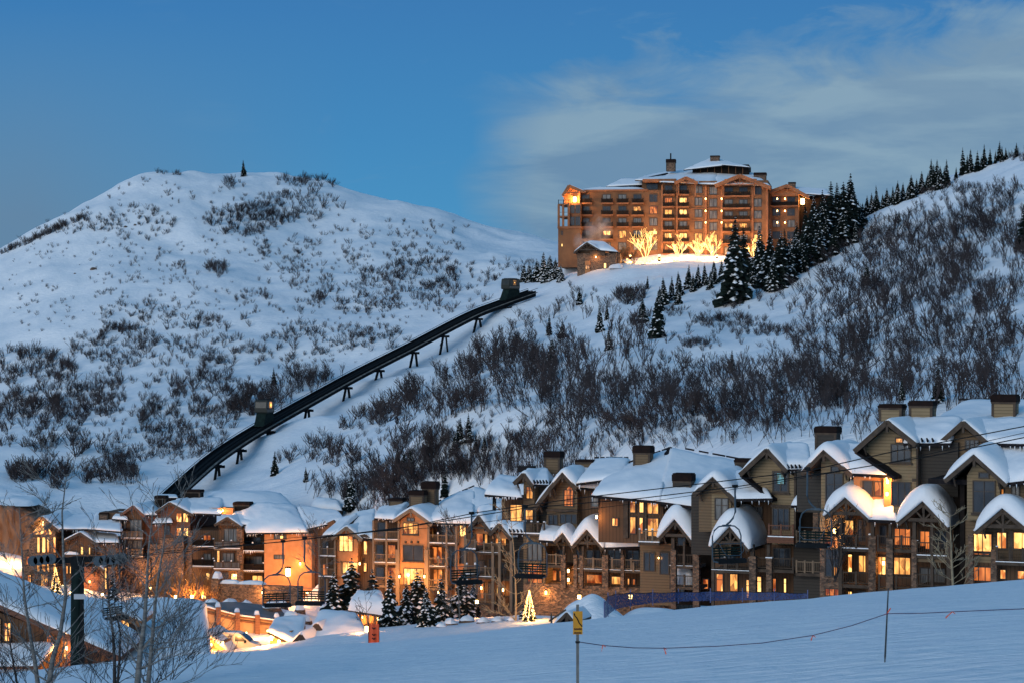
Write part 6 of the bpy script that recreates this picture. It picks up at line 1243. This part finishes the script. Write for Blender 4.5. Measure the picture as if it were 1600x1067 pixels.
def orange_sign():
    D = 105; g = P(584, 1006, D); r = empty('orange_banner', g, R(3), 'orange hazard banner with dark arrow marks standing at the slope crest', 'banner'); s = D/F
    m = MB(); nx = 10; V = []
    for i in range(nx):
        x = (-8+16*i/(nx-1))*s; V += [(x, -0.03+0.03*math.sin(i*1.1), 0.5*s+0.02*math.sin(i)), (x, 0.02*math.sin(i*1.3), 32*s)]
    m.add(V, [(2*i, 2*i+2, 2*i+3, 2*i+1) for i in range(nx-1)]); bn = link_mesh('banner', m, mat('orange_fabric', (0.75,0.10,0.03), 0.6, c2=(0.65,0.08,0.025), scale=6), r)
    k = MB()
    for z0 in (8, 14, 24): k.bar((-2.6*s,-0.07,(z0+2.5)*s), (0,-0.07,z0*s), 0.01, 0.045); k.bar((0,-0.07,z0*s), (2.6*s,-0.07,(z0+2.5)*s), 0.01, 0.045)
    link_mesh('arrow_mark', k, BLACKM, bn)
    for x in (-8.2, 8.2): p = MB(); p.tube([(x*s,0,-0.6), (x*s,0,34*s)], 0.02, 6); link_mesh('pole', p, BLACKM, r)
orange_sign()
def rope_line():
    D = 57; a = P(1381.5, 1056, D); c = P(1388, 919, D+1.2); r = empty('marker_pole', a, 0, 'thin dark bamboo marker pole leaning in the foreground snow', 'pole'); m = MB(); n = 9
    m.tube([Vector((0,0,-0.4)).lerp(c-a, 0)]+[(c-a)*(i/n) for i in range(1, n+1)], [0.028]+[0.028-0.0012*i for i in range(1, n+1)], 8); link_mesh('cane', m, mat('dark_bamboo', (0.045,0.05,0.055), 0.5, c2=(0.03,0.03,0.035), scale=8), r)
    t = MB(); q = P(1386, 958, D)-a
    t.bar(q, q+Vector((0.09,0,0.14)), 0.012, 0.03); t.bar(q, q+Vector((-0.07,0,-0.03)), 0.012, 0.02); link_mesh('ribbon', t, mat('orange_tape', (0.6,0.10,0.05), 0.6), r)
    sm = MB(); sm.grid([(0.02+0.14*math.cos(i/11*6.283)*j/4, 0.10*math.sin(i/11*6.283)*j/4, 0.05*(1-j/4)) for i in range(12) for j in range(5)], 12, 5); link_mesh('snow_mound', sm, SNOW, r, True)
    k1 = [(903,1002,55),(940,1007.5,55.3),(990,1011.5,55.8),(1040,1012,56.2),(1120,1009,56.6),(1190,1004,56.8),(1270,992,57),(1330,977,57),(1385,958.5,57)]; k2 = [(1385,958,57),(1440,957.5,56),(1490,955,55),(1550,952.5,54),(1640,949,52)]
    O = P(903,1002,55); ro = empty('rope_line', O, 0, 'thin purple rope strung low across the foreground snow', 'rope')
    for k in (k1, k2): m = MB(); m.tube([P(*q)-O for q in k], 0.011, 5); link_mesh('rope', m, mat('purple_rope', (0.06,0.04,0.08), 0.7), ro)
    for px, py, d, dx, dy in ((942,1007,55.3,-0.02,-0.16),(1037,1011,56.2,0.04,-0.17),(1270,992,57,-0.03,-0.13),(1488,955,55,-0.11,-0.16)):
        m = MB(); q = P(px, py, d)-O; m.bar(q, q+Vector((dx, 0, dy*0.6)), 0.01, 0.022); m.bar(q+Vector((dx, 0, dy*0.6)), q+Vector((dx*1.5, 0, dy)), 0.01, 0.03); m.bar(q, q+Vector((0.07, 0, -0.05)), 0.01, 0.018); link_mesh('ribbon', m, mat('orange_tape', (0.6,0.10,0.05), 0.6), ro)
rope_line()
# ---------------------------------------------------------------- chairlift
C1 = [(60,886,172),(150,872,168),(300,857,164),(440,846,160),(620,826,153),(745,800,148),(900,778,143),(1080,757,138),(1262,735,133),(1400,704,129),(1640,658,122)]
C2 = [(60,888,169),(150,874,165),(300,860,161),(475,842,156),(640,822,151),(822,793,146),(1000,778,141),(1148,760,137),(1300,737,133),(1460,711,128),(1640,675,122)]
C3 = [(150,866,168),(475,838,158),(700,822,150),(1000,785,143),(1200,756,137),(1400,720,130),(1640,667,122)]
def cable(c, lab, r=0.032):
    O = P(*c[0]); m = MB(); m.tube([P(*q)-O for q in c], r, 5); o = link_mesh('lift_cable', m, BLACKM); o.location = O; tag(o, lab, 'cable', 'cables of the chairlift')
cable(C1, 'thick dark haul cable carrying the right hand chairs of each pair'); cable(C2, 'thick dark haul cable crossing just below its twin'); cable(C3, 'thinnest signal cable strung between the two haul cables', 0.018)
def chair_proto():
    r = empty('lift_chair', (0,0,0)); w = 0.98
    h = MB(); h.tube([(0.42,0,0.1),(0.42,0,-0.9),(0.44,0.0,-1.5),(0.38,0.2,-1.9),(0.2,0.3,-2.15),(-0.02,0.3,-2.3)], 0.06, 8); link_mesh('hanger', h, METAL, r)
    g = MB(); g.box(0.26, 0.58, -0.09, 0.09, -0.02, 0.16); link_mesh('grip', g, BLACKM, r)
    f = MB(); cx = 0; zt = -2.35
    f.bar((-0.28,0.3,zt), (0.28,0.3,zt), 0.12, 0.12)
    for s in (-1, 1): f.tube([(0.2*s,0.3,zt),(0.55*s,0.3,zt-0.05),(0.85*s,0.3,zt-0.28),(w*s,0.3,zt-0.65),(w*s,0.28,-4.35),(w*s,0.1,-4.5),(w*s,-0.45,-4.5)], 0.045, 7)
    link_mesh('frame', f, METAL, r)
    s_ = MB(); s_.box(-w+0.03, w-0.03, -0.5, 0.12, -4.48, -4.34); s_.box(-w+0.03, w-0.03, -0.52, -0.44, -4.6, -4.34); link_mesh('seat', s_, BLACKM, r)
    b = MB()
    for i in range(4): z = -3.72-0.16*i; b.box(-w+0.03, w-0.03, 0.24, 0.28, z-0.05, z+0.05)
    for x in (-0.5, 0, 0.5): b.box(x-0.03, x+0.03, 0.285, 0.32, -4.35, -3.65)
    link_mesh('backrest', b, GREENM, r)
    l = MB()
    for s in (-1, 1): l.tube([(w*0.96*s,0.28,-3.3),(w*0.85*s,-0.35,-3.4),(w*0.7*s,-0.6,-3.85),(w*0.45*s,-0.62,-4.1)], 0.022, 5)
    l.tube([(-w*0.45,-0.62,-4.1),(w*0.45,-0.62,-4.1)], 0.022, 5); l.tube([(-w*0.85,-0.35,-3.4),(w*0.85,-0.35,-3.4)], 0.022, 5); link_mesh('safety_bar', l, METAL, r)
    return r
first = chair_proto()
CH = [(433,846.5,160,14,'left empty lift chair before the blank ochre wall'),(485,841,156,-10,'right empty lift chair before the blank ochre wall'),(728,803,148,28,'empty lift chair before the balcony house with twin gables'),(830,792,146,-20,'empty lift chair above the golden Christmas tree'),(1139,761,137,22,'empty lift chair before the huge pillow of snow on a porch'),(1272,733.5,133,-26,'empty lift chair beside the narrow stone and glass bay'),(180,871,167,55,'dark empty lift chair right beside the lift tower')]
for i, (px, py, D, yaw, l) in enumerate(CH):
    o = first if i == 0 else copy_tree(first); o.location = P(px, py, D); o.rotation_euler = (0, 0, R(yaw)); tag(o, l, 'chairlift chair', 'empty chairs of the lift'); o.scale = (-1 if yaw < 0 else 1, 1, 1)
def tower():
    D = 118; g = P(121, 1075, D); r = empty('lift_tower', g, 0, 'dark green chairlift tower with black sheave wheels at the left', 'lift tower'); k = D/F
    m = MB(); m.tube([(0,0,-2),(0,0,(1075-888)*k)], [0.40,0.33], 20); link_mesh('mast', m, GREENM, r, False)
    m = MB(); m.box(0.22, 0.34, -0.42, -0.3, -1, (1075-900)*k); link_mesh('ladder_rail', m, BLACKM, r)
    m = MB(); m.bar((-72*k, 0, 198*k), (70*k, 0, 204*k), 0.3, 0.3); m.bar((0,0,180*k), (0,0,206*k), 0.6, 0.6); link_mesh('crossarm', m, BLACKM, r)
    for x0, n, lab in ((-70, 4, 0), (32, 5, 0)):
        t = MB(); t.bar((x0*k, -0.5, 198*k), ((x0+n*9.5)*k, -0.5, (198+n*1.0)*k), 0.12, 0.3); o = link_mesh('sheave_train', t, BLACKM, r)
        for i in range(n):
            w = MB(); w.disc(((x0+4+i*9.5)*k, -0.62, (201+i*1.1)*k), 0.27, (0,1,0), 0.12, 16); w.disc(((x0+4+i*9.5)*k, -0.62, (201+i*1.1)*k), 0.06, (0,1,0), 0.2, 8); link_mesh('sheave_wheel', w, METAL, o)
    t = MB(); t.box(-0.1, 0.5, -0.45, -0.36, (1075-934)*k, (1075-926)*k); link_mesh('number_plate', t, mat('pale_plate', (0.4,0.42,0.45), 0.6), r)
tower()
# ---------------------------------------------------------------- near aspens at lower left
def near_aspen(path, D, r0, m, label, seed, nb=15, ln=1.9, twig=0.007):
    rd = random.Random(seed); O = P(path[0][0], path[0][1], D); pts = [P(x, y, D+i*0.15)-O for i, (x, y) in enumerate(path)]; pts = [pts[0]+(pts[0]-pts[1])*0.8]+pts
    r = empty('aspen_tree', O, 0, label, 'aspen'); n = len(pts); t = MB(); t.tube(pts, [r0*(1-0.88*i/(n-1)) for i in range(n)], 10); link_mesh('trunk', t, m, r, True)
    b = MB()
    for k in range(nb):
        f = rd.uniform(0.12, 1.0)*(n-1); i = min(n-2, int(f)); p = pts[i].lerp(pts[i+1], f-i); s = rd.choice((-1, 1)); d = Vector((s*rd.uniform(0.4, 1.1), rd.uniform(-0.4, 0.4), rd.uniform(0.35, 1.0)))
        grow(b, p, d, ln*rd.uniform(0.5, 1.0)*(1.15-0.55*f/(n-1)), r0*0.26*(1-0.7*f/(n-1))+0.006, 3, 3 if rd.random() < 0.5 else 2, 0.6, 0.12, twig, 4, 5, 0.36, rd)
    link_mesh('branches', b, m, r)
PALE = mat('grey_aspen_bark', (0.17,0.17,0.165), 0.85, c2=(0.075,0.075,0.075), scale=5, stretch=(1,1,3)); DKB = mat('dark_shrub_bark', (0.035,0.03,0.03), 0.9, c2=(0.02,0.018,0.018), scale=5)
near_aspen([(60,1075),(54,1030),(46,985),(38,930),(34,860),(30,790)], 66, 0.085, PALE, 'slim grey aspen nearest the left edge of the photo', 1, 15, 1.5)
near_aspen([(76,1075),(82,1030),(94,990),(103,930),(99,870),(97,800),(104,740)], 66, 0.10, PALE, 'grey aspen leaning behind the green lift tower, left side', 2, 20, 1.6)
near_aspen([(214,1075),(219,1020),(226,970),(229,920),(232,860),(240,790)], 64, 0.11, PALE, 'thickest grey aspen right of the lift tower', 3, 22, 1.7)
near_aspen([(231,1075),(236,1020),(240,970),(246,910),(256,850),(262,790)], 68, 0.09, PALE, 'grey aspen standing just right of the thickest one', 4, 22, 1.7)
near_aspen([(179,1075),(179,1030),(176,985),(170,940),(168,890),(163,840)], 70, 0.07, DKB, 'dark bare sapling directly right of the lift tower', 5, 16, 1.3)
near_aspen([(183,1075),(187,1030),(188,990),(180,950),(176,900)], 71, 0.055, DKB, 'crooked dark bare sapling between the tower and the thickest aspen', 6, 12, 1.2)
near_aspen([(28,1075),(20,1030),(12,980),(2,930)], 70, 0.05, DKB, 'dark bare sapling at the lower left corner', 7, 14, 1.3)
def near_bushes():
    rd = random.Random(9)
    for k, (px, py, n, s, D) in enumerate(((262,1040,11,1.35,75),(235,1050,9,1.2,74),(290,1010,8,1.1,78),(140,1062,7,0.9,72),(60,1066,8,1.0,72),(10,1060,7,1.0,70),(170,1040,7,1.1,76))):
        g = P(px, py+12, D); mb = MB()
        for q in range(n): grow(mb, Vector((rd.uniform(-.25,.25), rd.uniform(-.3,.3), -0.2)), Vector((rd.uniform(-.9,.9)+(0.25 if px > 200 else 0), rd.uniform(-.3,.3), 1)), s*rd.uniform(0.7,1.1), 0.013, 3, 3, 0.6, 0.05, 0.0052, 4, 4, 0.4, rd)
        o = link_mesh('twiggy_bush', mb, DKB); o.location = g; tag(o, ('widest tangled dark bush right of the thickest grey aspen','tangled dark bush between the two right hand grey aspens','dark bush furthest right on the near snow','low dark bush at the foot of the lift tower','dark bush at the foot of the two left grey aspens','dark bush in the bottom left corner','tangled dark bush behind the crooked saplings by the tower')[k], 'bush', 'dark bushes under the near aspens')
near_bushes()
def courtyard_aspens():
    for i, (path, D, m, l, r0, ln) in enumerate((([(718,955),(716,920),(713,880),(712,840),(706,810)], 235, PALE, 'thin pale aspen before the right balconies of the orange gable house', 0.10, 2.2), ([(806,965),(806,930),(805,900),(803,860),(800,830),(798,800)], 222, mat('lit_aspen_bark',(0.42,0.30,0.17),0.8,c2=(0.3,0.2,0.12),scale=3), 'straight pale aspen between the twin gable house and the stone wall', 0.13, 2.0), ([(1489,915),(1487,880),(1486,850),(1485,825),(1484,800)], 158, mat('tan_aspen_bark',(0.32,0.25,0.16),0.8,c2=(0.22,0.17,0.11),scale=3), 'forked tan aspen standing before the dark porch at the right', 0.12, 1.5), ([(574,1000),(573,970),(572,940),(568,915)], 236, DKB, 'thin dark sapling before the snow roofed shelter', 0.05, 1.4), ([(500,880),(497,850),(494,815)], 300, PALE, 'spindly aspen between the ochre block and small ochre house', 0.08, 2.4))):  # second aspen's bark has warm lamplight put into its colour
        near_aspen(path, D, r0, m, l, 20+i, 22, ln, 0.016)
courtyard_aspens()
def added_lamps():  # lamp posts added among the houses to spread more warm light
    names = ['below the small ochre house','at the left corner of the orange gable house','below the bright window of the orange gable house','below the right balconies of the orange gable house','at the foot of the twin gable house','below the blank ochre wall','before the stacked balconies of the ochre block','before the stone base of the dark red block','before the stone pier of the lodge','right of the golden tree before the lodge','at the far left corner of the lodge','before the stone base left of the blue fence','behind the blue fence below the porch']
    for px, py, D, p in ((562,948,284,900),(604,950,272,900),(650,948,272,1300),(700,950,262,1000),(745,958,244,500),(480,930,330,900),(370,925,330,900),(235,925,338,1000),(160,930,338,700),(110,928,336,900),(40,925,336,700),(905,935,214,350),(985,935,206,300)):
        g = P(px, py, D); z = ground_z(g.x, g.y); r = empty('added_lamp', (g.x, g.y, z), 0, 'added warm lamp on a dark post '+names.pop(0), 'added lamp', 'added lamps before the houses'); h = max(1.6, min(4.0, g.z-z))
        mb = MB(); mb.tube([(0,0,-0.2), (0,0,h)], 0.05, 6); link_mesh('post', mb, BLACKM, r); m2 = MB(); m2.disc((0,0,h+0.2), 0.16, (0,0,1), 0.36, 8); link_mesh('globe', m2, BULB, r); m3 = MB(); m3.disc((0,0,h+0.42), 0.24, (0,0,1), 0.06, 8); link_mesh('cap', m3, BLACKM, r); point_light(r, (0, 0, h+0.2), p*1.8, (1.0, 0.40, 0.10), 0.35)
added_lamps()
def lit_bush():
    D = 182; g = P(1305, 905, D); g.z = P(1305, 870, D).z; mb = MB(); rd = random.Random(4)
    mb2 = MB()
    for k in range(9): grow(mb, Vector((0,0,-2)), Vector((rd.uniform(-.3,.3),rd.uniform(-.2,.2),1)), 3.2, 0.05, 2, 4, 0.5, 0.2, 0.015, 3, 4, 0.3, rd)
    for k in range(46): c = Vector((rd.gauss(0,0.45), rd.gauss(0,0.3), rd.uniform(0.6,3.2))); s = 0.025; mb2.add([c+Vector((s,0,0)), c+Vector((-s,0,0)), c+Vector((0,s,0)), c+Vector((0,0,s))], [(0,1,2),(0,1,3),(1,2,3),(0,2,3)])
    r = empty('lit_shrub', g, 0, 'leafless tree dotted with tiny orange lights before the stone and glass bay', 'lit shrub'); link_mesh('branches', mb, DKB, r); link_mesh('string_lights', mb2, emat('amber_bulbs', (1.0,0.4,0.1), 6), r)
lit_bush()
# ---------------------------------------------------------------- steam by the hotel
def steam():
    M = bpy.data.materials.new('steam'); M.use_nodes = True; nt = M.node_tree; N = nt.nodes; L = nt.links; N.clear(); out = N.new('ShaderNodeOutputMaterial'); v = N.new('ShaderNodeVolumePrincipled'); v.inputs['Color'].default_value = (0.9,0.9,0.95,1)
    tc = N.new('ShaderNodeTexCoord'); n = N.new('ShaderNodeTexNoise'); n.inputs['Scale'].default_value = 0.35; n.inputs['Detail'].default_value = 5; L.new(tc.outputs['Object'], n.inputs['Vector'])
    ln = N.new('ShaderNodeVectorMath'); ln.operation = 'LENGTH'; mp = N.new('ShaderNodeMapping'); mp.inputs['Scale'].default_value = (1/4.2, 1/3.0, 1/4.2); L.new(tc.outputs['Object'], mp.inputs[0]); L.new(mp.outputs[0], ln.inputs[0])
    f = N.new('ShaderNodeMapRange'); f.inputs[1].default_value = 0.3; f.inputs[2].default_value = 1.0; f.inputs[3].default_value = 1; f.inputs[4].default_value = 0; L.new(ln.outputs['Value'], f.inputs[0])
    s = N.new('ShaderNodeMath'); s.operation = 'MULTIPLY_ADD'; s.inputs[1].default_value = 3.4; s.inputs[2].default_value = -1.5; s.use_clamp = True; L.new(n.outputs[0], s.inputs[0]); m = N.new('ShaderNodeMath'); m.operation = 'MULTIPLY'; L.new(s.outputs[0], m.inputs[0]); L.new(f.outputs[0], m.inputs[1]); k = N.new('ShaderNodeMath'); k.operation = 'MULTIPLY'; k.inputs[1].default_value = 0.75; L.new(m.outputs[0], k.inputs[0]); L.new(k.outputs[0], v.inputs['Density']); L.new(v.outputs[0], out.inputs['Volume'])
    mb = MB(); nu, nv = 18, 12; mb.grid([(4.2*math.cos(i/(nu-1)*6.2832)*math.cos(-1.57+3.14*j/(nv-1)), 3.0*math.sin(i/(nu-1)*6.2832)*math.cos(-1.57+3.14*j/(nv-1)), 4.2*math.sin(-1.57+3.14*j/(nv-1))) for i in range(nu) for j in range(nv)], nu, nv)
    for px, py, rot, sc in ((935, 358, 0.4, 1.0), (912, 378, 0.9, 0.75)):
        o = link_mesh('steam_cloud', mb, M); o.location = P(px, py, 594); o.rotation_euler = (0, rot, 0); o.scale = (sc, sc, sc); tag(o, 'pale pink puff of steam rising beside the pavilion' if px == 935 else 'thin wisp of steam low over the pavilion roof', 'steam', kind='stuff')
steam()
